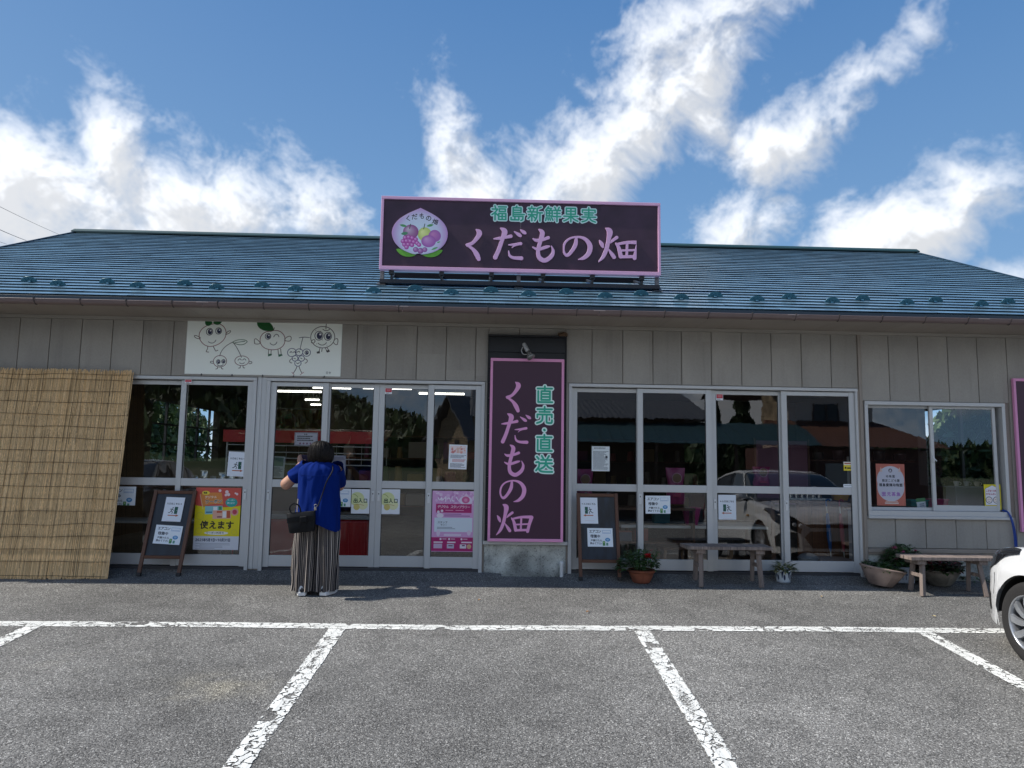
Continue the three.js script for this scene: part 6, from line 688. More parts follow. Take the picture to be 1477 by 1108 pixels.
// ---------------------------------------------------------------- a woman in blue photographing the shop, seen from behind
{
  const px = -1.642, pz = 0.80, g0 = lotY(px, pz), who = thing('person', 'woman in blue blouse and striped trousers holding up a phone before the doors', 'person', [px, g0, pz]); who.rotation.y = 0.06;
  // joined tapered capsules -> one surface
  const capsule = (p, a, b, ra, rb) => { const d = b.clone().sub(a), t = clamp(p.clone().sub(a).dot(d) / d.lengthSq()); return p.distanceTo(a.clone().addScaledVector(d, t)) - mix(ra, rb, t); };
  const smin = (a, b, k) => { const h = clamp(0.5 + (0.5 * (b - a)) / k); return mix(b, a, h) - k * h * (1 - h); };
  function blob(bones, centre, half, res, k) {
    const mc = new MarchingCubes(res, new THREE.MeshBasicMaterial(), false, false, 200000), S = mc.size, hs = S / 2; mc.isolation = 0; const p = V(0, 0, 0); const B = bones.map(([a, b, ra, rb]) => [V(...a), V(...b), ra, rb ?? ra]);
    for (let z = 0; z < S; z++) for (let y = 0; y < S; y++) for (let x = 0; x < S; x++) { p.set(centre[0] + ((x - hs) / hs) * half, centre[1] + ((y - hs) / hs) * half, centre[2] + ((z - hs) / hs) * half); let d = 1; for (const [a, b, ra, rb] of B) d = smin(d, capsule(p, a, b, ra, rb), k); mc.field[z * S * S + y * S + x] = -d; }
    mc.update(); const n = mc.count ?? mc.geometry.drawRange.count, pos = new Float32Array(n * 3), nor = new Float32Array(n * 3);
    for (let i = 0; i < n; i++) for (let c = 0; c < 3; c++) { pos[i * 3 + c] = mc.positionArray[i * 3 + c] * half + centre[c]; nor[i * 3 + c] = mc.normalArray[i * 3 + c]; }
    const g = new THREE.BufferGeometry(); g.setAttribute('position', new THREE.BufferAttribute(pos, 3)); g.setAttribute('normal', new THREE.BufferAttribute(nor, 3)); g.setAttribute('uv', new THREE.BufferAttribute(new Float32Array(n * 2), 2)); return g;
  }
  const skinM = phys([0.50, 0.275, 0.19], 0.55, { sheen: 0.2 });
  const shL = [-0.165, 1.175, -0.005], elL = [-0.325, 1.035, -0.07], wrL = [-0.236, 1.225, -0.25], shR = [0.165, 1.165, -0.01], elR = [0.165, 1.02, -0.2], wrR = [-0.02, 1.265, -0.28];
  const body = [[[0, 1.37, -0.03], [0, 1.33, -0.045], 0.083, 0.068], [[0, 1.3, -0.085], [0, 1.285, -0.075], 0.03, 0.035], [[0, 1.335, -0.125], [0, 1.322, -0.128], 0.012, 0.011], [[0, 1.27, -0.01], [0, 1.18, 0.0], 0.05, 0.058], [[0, 1.12, 0], [0, 0.85, 0], 0.12, 0.14], [[-0.06, 1.13, 0], [0.06, 1.13, 0], 0.1, 0.1], [shL, elL, 0.058, 0.05], [elL, wrL, 0.046, 0.028], [shR, elR, 0.058, 0.047], [elR, wrR, 0.044, 0.028], [[-0.09, 0.8, 0], [-0.1, 0.42, 0], 0.095, 0.058], [[-0.1, 0.42, 0], [-0.105, 0.08, 0.01], 0.055, 0.036], [[0.09, 0.8, 0], [0.1, 0.42, 0], 0.095, 0.058], [[0.1, 0.42, 0], [0.11, 0.08, 0.01], 0.055, 0.036]];
  // hands: palm, four fingers of different length, thumb, closed on the ends of the phone
  const ph = V(-0.165, 1.285, -0.335);
  const handL = [[[-0.238, 1.228, -0.255], [-0.252, 1.268, -0.30], 0.024, 0.026], [[-0.25, 1.27, -0.30], [-0.256, 1.29, -0.315], 0.026, 0.022]]; for (let i = 0; i < 4; i++) { const y = 1.312 - i * 0.0185, l = [0.052, 0.058, 0.055, 0.045][i]; handL.push([[-0.262, y, -0.318], [-0.258, y + 0.002, -0.35], 0.0092, 0.0088], [[-0.258, y + 0.002, -0.35], [-0.258 + l, y + 0.003, -0.353], 0.0088, 0.0072]); } handL.push([[-0.25, 1.262, -0.29], [-0.232, 1.262, -0.312], 0.0115, 0.01], [[-0.232, 1.262, -0.312], [-0.205, 1.268, -0.318], 0.01, 0.008]);
  const handR = [[[-0.018, 1.268, -0.283], [-0.062, 1.29, -0.305], 0.024, 0.026], [[-0.062, 1.292, -0.305], [-0.073, 1.3, -0.32], 0.025, 0.02]]; for (let i = 0; i < 4; i++) { const y = 1.318 - i * 0.0185, l = [0.05, 0.056, 0.052, 0.042][i]; handR.push([[-0.07, y, -0.322], [-0.074, y + 0.002, -0.35], 0.0092, 0.0088], [[-0.074, y + 0.002, -0.35], [-0.074 - l, y + 0.003, -0.353], 0.0088, 0.0072]); } handR.push([[-0.068, 1.3, -0.298], [-0.088, 1.318, -0.314], 0.0115, 0.01], [[-0.088, 1.318, -0.314], [-0.116, 1.322, -0.318], 0.01, 0.008]);
  mesh('body', merge([blob(body, [-0.02, 0.76, -0.08], 0.76, 128, 0.035), blob(handL, [-0.235, 1.275, -0.31], 0.11, 72, 0.008), blob(handR, [-0.075, 1.295, -0.31], 0.11, 72, 0.008)]), skinM, who);
  mesh('eye', [-0.03, 0.03].map((x) => new THREE.SphereGeometry(0.011, 10, 8).translate(x, 1.35, -0.106)), std([0.03, 0.02, 0.02], 0.2), who); mesh('mouth', tube([[-0.02, 1.293, -0.112], [0, 1.29, -0.117], [0.02, 1.293, -0.112]], 0.004, 10, 5), std([0.35, 0.1, 0.09], 0.5), who);
  // bobbed hair with fine locks
  { const rows = [], r = rng(91); const ring = [[1.462, 0.012], [1.455, 0.05], [1.44, 0.083], [1.415, 0.106], [1.385, 0.119], [1.35, 0.126], [1.315, 0.128], [1.285, 0.124], [1.262, 0.112], [1.25, 0.098]]; for (const [y, rad] of ring) rows.push(Array.from({ length: 97 }, (_, i) => { const a = (i / 96) * Math.PI * 2, lock = fbm(Math.sin(a) * 9, y * 2.2, 4 + Math.cos(a) * 9, 4) * 0.016 + fbm(Math.sin(a) * 26, y * 3, 9 + Math.cos(a) * 26, 2) * 0.006, face = Math.cos(a - Math.PI); const open = face > 0.35 ? clamp((face - 0.35) / 0.4) * sstep(1.42, 1.38, y) : 0; const q = (rad * 0.93 + lock * 0.9) * (1 - open * 0.4); return [Math.sin(a) * q * 1.02, y + (y < 1.3 ? fbm(Math.sin(a) * 14, 1, Math.cos(a) * 14, 3) * 0.03 + Math.sin(a) * 0.006 : 0), Math.cos(a) * q * 1.05 - 0.022]; })); mesh('hair', skin(rows), phys([0.005, 0.004, 0.004], 0.6, { specularIntensity: 0.35 }), who);
    const l = []; for (let i = 0; i < 420; i++) { const a = (r() - 0.5) * 4.6, y0 = 1.43 - r() * 0.1, q = (y) => { let k = 0; while (k < ring.length - 2 && ring[k + 1][0] > y) k++; return mix(ring[k][1], ring[k + 1][1], clamp((ring[k][0] - y) / (ring[k][0] - ring[k + 1][0]))) + 0.003 + r() * 0.003; }; const pts = []; for (let k = 0; k <= 4; k++) { const y = mix(y0, 1.248 - r() * 0.012, k / 4), aa = a + Math.sin(k + i) * 0.02; pts.push([Math.sin(aa) * q(y) * 0.955, y, Math.cos(aa) * q(y) * 0.985 - 0.022]); } l.push(tube(pts, 0.0016, 8, 4)); } mesh('hair', l, phys([0.009, 0.006, 0.005], 0.45, { specularIntensity: 0.7 }), who); }
  // blouse: body with folds, hem dipping to the right, stand collar, cap sleeves
  const wrinkle = fineBump, blue = phys([0.001, 0.017, 0.15], 0.9, { specularIntensity: 0.25, bumpMap: wrinkle, bumpScale: 0.0006 });
  { const R2 = [[0.0, 0.206, 0.175], [0.08, 0.206, 0.173], [0.2, 0.201, 0.163], [0.32, 0.198, 0.152], [0.42, 0.2, 0.144], [0.48, 0.205, 0.136], [0.52, 0.204, 0.125], [0.548, 0.187, 0.108], [0.572, 0.14, 0.09], [0.59, 0.08, 0.073], [0.612, 0.073, 0.068], [0.628, 0.074, 0.069]], rows = [];
    for (const [h, rx, rz] of R2) rows.push(Array.from({ length: 121 }, (_, i) => { const a = (i / 120) * Math.PI * 2, s = Math.sin(a), c = Math.cos(a), loose = clamp(1 - h / 0.55); const dip = (0.05 * s + 0.05 * Math.exp(-((((a + 1.5) % (2 * Math.PI)) - 2.45) ** 2) / 0.5) - 0.02) * clamp(1 - h / 0.15); const f = (Math.sin(a * 9 + h * 5) * 0.006 + fbm(s * 3, h * 5, c * 3, 4) * 0.03) * loose + Math.max(0, c) * (fbm(s * 4 + h * 9, h * 10 - s * 4, 7, 3) * 0.022 + Math.abs(fbm(s * 2.2 - h * 4, h * 6 + s * 3, 17, 2)) * 0.026); const sq = Math.pow(Math.pow(Math.abs(s), 2.6) + Math.pow(Math.abs(c), 2.6), -1 / 2.6); return [s * (rx + f) * mix(1, sq, 0.7) + 0.004, 0.665 + h - dip * 1.0, c * (rz + f) * mix(1, sq, 0.7) + 0.004]; }));
    mesh('blouse', skin(rows), blue, who);
    const sleeve = (A, B, t1, r0, r1, seed) => { const a = V(...A), b = V(...B), d = b.clone().sub(a).normalize(), u = V(0, 0, 1).cross(d).normalize(), w = d.clone().cross(u), rs = []; for (let k = 0; k <= 12; k++) { const t = mix(-0.3, t1, k / 12), c = a.clone().lerp(b, t), rr = mix(r0 - 0.012, r1, Math.sqrt(k / 12)); rs.push(Array.from({ length: 49 }, (_, i) => { const q = (i / 48) * Math.PI * 2, f = rr + fbm(Math.sin(q) * 2, Math.cos(q) * 2 + k * 0.15, seed, 3) * 0.014; const v = c.clone().addScaledVector(u, Math.cos(q) * f).addScaledVector(w, Math.sin(q) * f); return [v.x, v.y, v.z]; })); } return skin(rs); };
    mesh('sleeve', sleeve(shL, elL, 0.56, 0.082, 0.074, 3), blue, who); mesh('sleeve', sleeve(shR, elR, 0.75, 0.082, 0.08, 6), blue, who);
    mesh('yoke_seam', tube([[-0.17, 1.135, 0.118], [-0.08, 1.125, 0.152], [0.02, 1.122, 0.159], [0.1, 1.128, 0.148], [0.18, 1.14, 0.112]], 0.0022, 24, 5), blue, who); }
  // wide striped trousers, each leg pleated
  { const t = canvasTex(1024, 8, (x, W, H) => { x.fillStyle = '#121116'; x.fillRect(0, 0, W, H); const r = rng(8); let a = 0; while (a < W) { const w = 7 + r() * 8; x.fillStyle = ['#b5aaa2', '#948a85', '#d0c5bc'][(r() * 3) | 0]; x.fillRect(a, 0, w, H); a += w + 22 + r() * 20; } }); t.wrapS = THREE.RepeatWrapping; const tm = std(0xffffff, 0.85, { map: t, bumpMap: fineBump, bumpScale: 0.0005 });
    for (const d of [-1, 1]) { const rows = []; for (let k = 0; k <= 30; k++) { const v = k / 30, y = mix(0.9, 0.035, v), rx = mix(0.106, 0.108, v) + 0.010 * Math.sin(v * 3), rz = mix(0.132, 0.118, v), cx = d * mix(0.084, 0.102, v); rows.push(Array.from({ length: 145 }, (_, i) => { const a = (i / 144) * Math.PI * 2, pl = (0.4 + 0.6 * v) * (0.013 * Math.sin(a * 8 + Math.sin(v * 4 + d) * 0.6 + d) + 0.006 * Math.sin(a * 17 + v * 2) + fbm(Math.sin(a) * 2, v * 3, d + 5 + Math.cos(a) * 2, 3) * 0.022); const s = Math.sin(a), c = Math.cos(a), flat = s * d < -0.2 ? 1 - 0.12 * (1 - v) : 1; return [cx + s * (rx + pl) * flat, y + (v === 1 ? fbm(Math.sin(a) * 3, d, Math.cos(a) * 3, 2) * 0.012 : 0), c * (rz + pl) + 0.004]; })); } const g = skin(rows, false, [2.0, 1]); mesh('trouser_leg', g, tm, who); } }
  // white trainers
  const shoeM = std([0.74, 0.74, 0.73], 0.5), soleM = std([0.8, 0.8, 0.79], 0.6), dk = std([0.03, 0.03, 0.035], 0.6);
  for (const [x, a] of [[-0.112, 0.16], [0.122, -0.32]]) { const s = new THREE.Group(); s.name = 'shoe'; s.position.set(x, 0, 0.03); s.rotation.y = a; who.add(s); const up = [[0.085, 0.012, 0.06, 0.030], [0.08, 0.03, 0.072, 0.034], [0.05, 0.038, 0.085, 0.036], [0.0, 0.041, 0.078, 0.04], [-0.06, 0.046, 0.062, 0.045], [-0.11, 0.044, 0.048, 0.043], [-0.145, 0.03, 0.036, 0.03], [-0.155, 0.008, 0.026, 0.01]]; mesh('upper', skin(up.map(([z, w, h]) => Array.from({ length: 17 }, (_, i) => { const q = (i / 16) * Math.PI; return [Math.cos(q) * w, 0.018 + Math.sin(q) ** 0.75 * h, z]; }))), shoeM, s); mesh('sole', prism([[-0.03, -0.085], [0.03, -0.085], [0.042, -0.03], [0.048, 0.07], [0.04, 0.13], [0.012, 0.16], [-0.012, 0.16], [-0.04, 0.13], [-0.048, 0.07], [-0.042, -0.03]].map(([p, q]) => [p, q]), 0.024, 0.003).rotateX(-Math.PI / 2).translate(0, 0.003, 0), soleM, s); mesh('heel_tab', bx(-0.02, 0.02, 0.04, 0.062, 0.078, 0.09, 0.004), dk, s); }
  who.updateMatrixWorld(true); const at = (x, y, z) => who.localToWorld(V(x, y, z)).toArray();
  // phone
  const p = thing('smartphone', 'dark smartphone held up sideways by the woman in blue', 'phone', at(...ph.toArray()), who.rotation.y); mesh('case', bx(-0.078, 0.078, -0.037, 0.037, -0.0045, 0.0045, 0.004), std([0.05, 0.03, 0.06], 0.4), p); mesh('screen', bx(-0.073, 0.073, -0.033, 0.033, 0.0046, 0.0056, 0.0004), phys([0.035, 0.025, 0.055], 0.1), p); mesh('camera_bump', bx(-0.07, -0.045, 0.005, 0.03, -0.0075, -0.0046, 0.001), dk, p);
  // black shoulder bag with knotted flap and long strap
  const b = thing('handbag', 'black leather shoulder bag with knotted band worn on the back of the woman', 'handbag', at(-0.10, 0.60, 0.215), who.rotation.y + 0.08); b.rotation.z = 0.1; const lth = phys([0.005, 0.0055, 0.007], 0.5, { specularIntensity: 0.4, bumpMap: fineBump, bumpScale: 0.0008 });
  const sec = (y, w, d) => Array.from({ length: 41 }, (_, i) => { const a = (i / 40) * Math.PI * 2, s = Math.sin(a), c = Math.cos(a), q = Math.pow(Math.pow(Math.abs(s), 5) + Math.pow(Math.abs(c), 5), -0.2); return [s * q * w, y, c * q * d]; });
  mesh('bag_body', skin([sec(0, 0.0, 0.0), sec(0.0, 0.10, 0.045), sec(0.008, 0.115, 0.052), sec(0.06, 0.122, 0.054), sec(0.13, 0.128, 0.042), sec(0.182, 0.13, 0.02), sec(0.188, 0.126, 0.012), sec(0.186, 0, 0)]), lth, b);
  mesh('band', [skin([0, 1].map((k) => Array.from({ length: 11 }, (_, i) => { const t = i / 10; return [mix(-0.125, 0.128, t), 0.098 + k * 0.045 + Math.sin(t * 3.1) * 0.008, 0.056 + Math.sin(t * Math.PI) * 0.008]; }))), skin([0, 1].map((k) => Array.from({ length: 9 }, (_, i) => { const t = i / 8; return [mix(0.02, -0.03, t) + k * 0.055, mix(0.125, 0.02, t) - k * 0.006, 0.07 - t * 0.012]; })))], lth, b); mesh('knot', bx(-0.008, 0.056, 0.088, 0.15, 0.058, 0.08, 0.014), lth, b); mesh('handle', tube([[-0.085, 0.175, 0.012], [-0.1, 0.235, 0.012], [-0.07, 0.27, 0.008], [-0.02, 0.25, 0.004], [0.0, 0.18, 0.004]], 0.007, 30, 7), lth, b);
  mesh('buckle', [bx(0.118, 0.14, 0.19, 0.215, -0.006, 0.006, 0.003), new THREE.TorusGeometry(0.013, 0.003, 6, 16).translate(0.135, 0.232, 0)], std([0.55, 0.5, 0.42], 0.3, { metalness: 0.9 }), b);
  const st = tube([[0.035, 0.84, 0.22], [0.065, 0.95, 0.19], [0.1, 1.07, 0.182], [0.145, 1.17, 0.15], [0.13, 1.225, 0.06], [0.115, 1.215, -0.04], [0.08, 1.1, -0.15]].map(([x, y, z]) => at(x, y, z)), 0.006, 40, 6); b.updateMatrixWorld(true); st.applyMatrix4(b.matrixWorld.clone().invert()); mesh('strap', st, lth, b);
}
// ---------------------------------------------------------------- what shows through the glass
const tubeGlow = new THREE.MeshStandardMaterial({ color: 0xffffff, emissive: new THREE.Color(1, 0.96, 0.88), emissiveIntensity: 3.2 }), fitting = std([0.5, 0.5, 0.48], 0.5);
[[-3.8, -2.98, 2.36, -4.96, 'leftmost'], [-2.95, -2.32, 2.36, -4.2, 'second from left'], [-2.1, -1.3, 2.36, -4.12, 'third from left'], [-1.25, -0.45, 2.36, -4.9, 'rightmost'], [-3.7, -3.42, 2.36, -6.7, 'far short'], [-3.9, -3.68, 2.36, -8.0, 'farthest short']].forEach(([x0, x1, y, z, w]) => {
  const t = thing('ceiling_light', `lit fluorescent tube seen through the middle doors, ${w} one`, 'ceiling light', [(x0 + x1) / 2, y, z]); const l = (x1 - x0) / 2;
  mesh('fitting', [bx(-l - 0.03, l + 0.03, 0.022, 0.06, -0.035, 0.035, 0.004), bx(-l - 0.03, -l - 0.002, -0.02, 0.0215, -0.018, 0.018), bx(l + 0.002, l + 0.03, -0.02, 0.0215, -0.018, 0.018)], fitting, t); mesh('rod', [rod([-l * 0.6, 0.06, 0], [-l * 0.6, 0.26, 0], 0.006), rod([l * 0.6, 0.06, 0], [l * 0.6, 0.26, 0], 0.006)], fitting, t);
  mesh('tube', rod([-l, 0, 0], [l, 0, 0], 0.014, 0.014, 14), tubeGlow, t);
  const a = new THREE.RectAreaLight(new THREE.Color(1, 0.96, 0.88), 14, l * 2, 0.03); a.position.set(0, -0.02, 0); a.rotation.x = -Math.PI / 2; t.add(a);
});
const redBody = phys([0.5, 0.016, 0.02], 0.35, { clearcoat: 0.5 }), wire = std([0.55, 0.55, 0.52], 0.4, { metalness: 0.3 }), white = std([0.6, 0.6, 0.58], 0.5), brownWood = std([0.16, 0.075, 0.04], 0.5, { map: woodMap }), blackM = std([0.02, 0.02, 0.02], 0.6);
{ // ice chest with a canopy
  const f = thing('ice_chest', 'red chest freezer with red canopy and wire rack behind the middle doors', 'freezer', [-2.12, FLOOR, -1.15]);
  mesh('chest', bx(-0.9, 0.72, 0.1, 0.66, -0.35, 0.3, 0.04), redBody, f); mesh('lid_frame', bx(-0.92, 0.74, 0.66, 0.70, -0.37, 0.32, 0.01), std([0.4, 0.4, 0.4], 0.4), f); mesh('glass_lid', bx(-0.86, 0.68, 0.7, 0.71, -0.32, 0.27), phys([0.5, 0.52, 0.5], 0.15), f);
  mesh('bumper', tube([[-0.88, 0.1, 0.33], [0.3, 0.1, 0.33], [0.62, 0.1, 0.33], [0.74, 0.14, 0.33], [0.77, 0.24, 0.33], [0.77, 0.62, 0.33]], 0.018, 60, 10), std([0.5, 0.51, 0.5], 0.35, { metalness: 0.5 }), f);
  mesh('canopy', [prism([[0.35, 1.56], [-0.38, 1.72], [-0.38, 1.76], [0.37, 1.70]], 1.9).rotateY(-Math.PI / 2).scale(1, 1, 1).translate(0.86, 0, 0), bx(-1.04, 0.86, 1.56, 1.705, 0.352, 0.37, 0.003)], redBody, f);
  for (const x of [-1.0, 0.83]) mesh('canopy_post', rod([x, 0, 0.33], [x, 1.57, 0.33], 0.011), wire, f); mesh('wire_shelf', [1.53, 1.45, 1.38, 1.31].map((y) => rod([-1.0, y, 0.33], [0.83, y - 0.01, 0.33], 0.0065)), wire, f); mesh('wire_upright', Array.from({ length: 12 }, (_, i) => rod([-0.95 + i * 0.16, 1.3, -0.3], [-0.95 + i * 0.16, 1.55, -0.3], 0.004, 0.004, 5)), wire, f); mesh('castor', [-0.8, 0.62].flatMap((x) => [-0.25, 0.2].map((z) => rod([x - 0.02, 0.05, z], [x + 0.02, 0.05, z], 0.05, 0.05, 16))), blackM, f);
}
{ const b = thing('fruit_banner', 'brown banner with pale leaf print hanging deep inside the middle doors', 'banner', [-2.95, 1.56, -3.1]); const t = canvasTex(512, 220, (x, W, H) => { x.fillStyle = '#7a4a1e'; x.fillRect(0, 0, W, H); const r = rng(5); for (let i = 0; i < 60; i++) { x.fillStyle = ['#a88a48', '#5f6a34', '#8c5f2c'][i % 3]; x.save(); x.translate(150 + r() * W, r() * H); x.rotate(r() * 6); x.beginPath(); x.ellipse(0, 0, 26, 9, 0, 0, 7); x.fill(); x.restore(); } }); mesh('cloth', bx(-0.5, 0.5, 0, 0.36, -0.004, 0.004), std(0xffffff, 0.7, { map: t }), b); mesh('rail', rod([-0.52, 0.365, 0], [0.52, 0.365, 0], 0.01), wire, b); }
function stool(label, x, z, h = 0.4, turn = 0) { const s = thing('wooden_stool', label, 'stool', [x, FLOOR, z], turn); mesh('seat', bx(-0.19, 0.19, h - 0.035, h, -0.16, 0.16, 0.012), brownWood, s); for (const a of [-1, 1]) for (const b of [-1, 1]) mesh('leg', bar([a * 0.14, h - 0.036, b * 0.11], [a * 0.19, 0, b * 0.15], 0.034), paleWood, s); mesh('stretcher', [bar([-0.165, 0.16, 0.13], [0.165, 0.16, 0.13], 0.02), bar([-0.165, 0.16, -0.13], [0.165, 0.16, -0.13], 0.02)], paleWood, s); }
stool('wooden stool with dark seat inside, seen left of the plank bench', 2.22, -0.75, 0.41, 0.1); stool('wooden stool inside, seen above the right end of the plank bench', 3.12, -0.95, 0.4, -0.2);
{ const t = thing('display_table', 'white edged display table inside the right-hand doors', 'table', [2.72, FLOOR, -1.2]); mesh('table_top', bx(-1.1, 0.72, 0.6, 0.632, -0.35, 0.3, 0.004), white, t); for (const x of [-1.02, 0.64]) for (const z of [-0.28, 0.24]) mesh('leg', bx(x - 0.02, x + 0.02, 0, 0.599, z - 0.02, z + 0.02), brownWood, t); mesh('under_shelf', bx(-1.0, 0.62, 0.2, 0.22, -0.28, 0.22), brownWood, t); }
function ricebag(label, x, y, z, w, h, turn = 0) { const s = thing('fruit_bag', label, 'bag', [x, y, z], turn, undefined), rows = []; for (let j = 0; j <= 10; j++) { const v = j / 10, d = 0.07 * Math.sin(Math.PI * clamp(v * 0.9 + 0.08)) + 0.004, ww = w * (0.46 + 0.05 * Math.sin(v * 9) + (v > 0.93 ? 0.05 : 0)); rows.push(Array.from({ length: 25 }, (_, i) => { const a = (i / 24) * Math.PI * 2; return [Math.sin(a) * ww, v * h, Math.cos(a) * d * (1 + fbm(a * 2, v * 4, x, 3) * 0.8 + fbm(a * 6, v * 14, x, 3) * 0.5)]; })); } mesh('film', skin(rows), phys([0.26, 0.03, 0.12], 0.3), s); mesh('round_label', new THREE.SphereGeometry(w * 0.25, 20, 12).scale(1, 1, 0.12).translate(0, h * 0.72, 0.074), std([0.16, 0.09, 0.05], 0.5), s); mesh('label_rim', new THREE.TorusGeometry(w * 0.25, 0.006, 6, 28).translate(0, h * 0.72, 0.074), std([0.4, 0.2, 0.28], 0.5), s); mesh('red_print', bx(-w * 0.22, w * 0.22, h * 0.2, h * 0.32, 0.066, 0.078, 0.004), std([0.3, 0.02, 0.08], 0.5), s); }
ricebag('pink foil bag with round label standing inside above the aircon notice', 2.3, 0.69, -0.95, 0.23, 0.44); ricebag('pink foil bag half visible behind the upright sign edge, leftmost of the bags', 1.16, 0.66, -0.9, 0.24, 0.44, 0.2); ricebag('small pink foil bag inside, seen above the mirrored car roof', 3.5, 0.9, -1.3, 0.22, 0.26);
{ const s = thing('shop_shelf', 'dark wooden shelf unit inside carrying pink bags', 'shelf', [1.75, FLOOR, -1.0]); mesh('shelf_board', bx(-0.85, 0.75, 0.82, 0.85, -0.2, 0.22, 0.003), brownWood, s); mesh('shelf_board', bx(-0.85, 0.75, 0.42, 0.45, -0.2, 0.2, 0.003), brownWood, s); for (const x of [-0.83, 0.72]) mesh('side_panel', bx(x, x + 0.025, 0, 0.819, -0.2, 0.2), brownWood, s); }
{ const r = rng(33), cols = [[0.3, 0.1, 0.08], [0.22, 0.16, 0.1], [0.3, 0.25, 0.2], [0.12, 0.13, 0.16]]; for (let i = 0; i < 5; i++) { const s = thing('goods_box', ['small red carton', 'small brown carton', 'pale carton', 'grey carton', 'dark red carton'][i] + ' on the lower shelf behind the right chalkboard', 'box', [1.06 + i * 0.2, FLOOR + 0.45, -0.95]); const h = 0.1 + r() * 0.1; mesh('carton', bx(-0.08, 0.08, 0, h, -0.09, 0.1, 0.004), std(cols[i % 4], 0.6), s); mesh('carton_lid', bx(-0.083, 0.083, h, h + 0.012, -0.093, 0.103, 0.003), std(cols[(i + 1) % 4], 0.6), s); } }
{ const b = thing('bucket', 'magenta plastic bucket inside on the white edged table', 'bucket', [2.52, FLOOR + 0.632, -1.05]); mesh('pail', lathe([[0.075, 0], [0.115, 0.2], [0.122, 0.205], [0.122, 0.215], [0.108, 0.21], [0.072, 0.01]], 32), phys([0.42, 0.02, 0.16], 0.35), b); }
{ const b = thing('cooler_box', 'small cyan box inside above the aircon notice on the right-hand doors', 'box', [2.2, FLOOR + 0.632, -1.3]); mesh('tub', bx(-0.1, 0.1, 0, 0.13, -0.08, 0.08, 0.01), std([0.02, 0.22, 0.3], 0.5), b); mesh('lid', bx(-0.105, 0.105, 0.13, 0.15, -0.085, 0.085, 0.006), std([0.03, 0.26, 0.34], 0.5), b); }
{ const c = thing('counter', 'brown wooden counter inside the rightmost door', 'counter', [4.15, FLOOR, -1.0]); mesh('counter_top', bx(-0.75, 0.35, 0.93, 0.965, -0.35, 0.28, 0.005), brownWood, c); mesh('front_panel', [0, 1, 2, 3].map((i) => bx(-0.42 + i * 0.178, -0.42 + i * 0.178 + 0.174, 0.12, 0.929, 0.2, 0.23, 0.004)), std([0.2, 0.085, 0.04], 0.5, { map: woodMap }), c); mesh('plinth', bx(-0.42, 0.3, 0, 0.12, -0.3, 0.19), brownWood, c); mesh('counter_leg', bx(-0.73, -0.68, 0, 0.929, -0.3, 0.2), brownWood, c); }
{ const t = thing('cup_tray', 'white tray of metal tumblers standing on the brown counter', 'tray', [3.98, FLOOR + 0.965, -0.95]); mesh('tray', bx(-0.32, 0.2, 0, 0.02, -0.14, 0.14, 0.006), white, t); const r = rng(3), sil = phys([0.6, 0.6, 0.6], 0.15, { metalness: 0.95 }); for (let i = 0; i < 13; i++) { const o = mesh('tumbler', lathe([[0.02, 0], [0.026, 0.1 + 0.02 * (i % 3)], [0.023, 0.1 + 0.02 * (i % 3)], [0.017, 0.006]], 16), sil, t); o.position.set(-0.28 + (i % 7) * 0.07, 0.02, -0.06 + Math.floor(i / 7) * 0.12 + r() * 0.02); } }
{ const b = thing('yellow_bin', 'yellow plastic tub on the brown counter by the door edge', 'tub', [4.32, FLOOR + 0.965, -0.9]); mesh('tub', lathe([[0.09, 0], [0.13, 0.12], [0.137, 0.125], [0.125, 0.125], [0.085, 0.01]], 4).rotateY(0.785), std([0.55, 0.28, 0.02], 0.45), b); }
function brolly(label, x, c) { const u = thing('umbrella', label, 'umbrella', [x, FLOOR + 0.36, -0.7]); u.rotation.z = 0.06; mesh('canopy_folded', lathe([[0.004, 0], [0.018, 0.05], [0.026, 0.2], [0.02, 0.42], [0.01, 0.46]], 14), std(c, 0.6), u); mesh('shaft', rod([0, -0.06, 0], [0, 0.56, 0], 0.006), wire, u); mesh('crook', tube([[0, 0.54, 0], [0, 0.6, 0], [0.025, 0.625, 0], [0.05, 0.6, 0]], 0.009, 16, 6), std(c, 0.5), u); }
brolly('folded blue umbrella hanging from the brown counter', 4.09, [0.01, 0.09, 0.28]); brolly('folded pinkish red umbrella hanging from the brown counter', 4.25, [0.35, 0.04, 0.06]);
{ const b = thing('waste_bin', 'grey waste bin standing inside behind the rightmost door', 'bin', [3.78, FLOOR, -0.62]); mesh('bin_body', lathe([[0.09, 0], [0.115, 0.3], [0.12, 0.3], [0.12, 0.31], [0.1, 0.3], [0.08, 0.01]], 28), std([0.28, 0.29, 0.31], 0.5), b); mesh('swing_lid', new THREE.SphereGeometry(0.116, 20, 10, 0, 6.3, 0, 1.3).scale(1, 0.6, 1).translate(0, 0.29, 0), std([0.2, 0.21, 0.23], 0.4), b); }
{ const b = thing('carton', 'greyish pink cardboard carton on the floor before the brown counter', 'box', [4.07, FLOOR, -0.6]); mesh('carton', bx(-0.2, 0.17, 0, 0.3, -0.14, 0.12, 0.006), std([0.27, 0.21, 0.2], 0.8), b); mesh('flap', [bx(-0.2, 0.17, 0.301, 0.306, -0.14, -0.012), bx(-0.2, 0.17, 0.301, 0.306, -0.008, 0.12)], std([0.29, 0.23, 0.21], 0.8), b); }
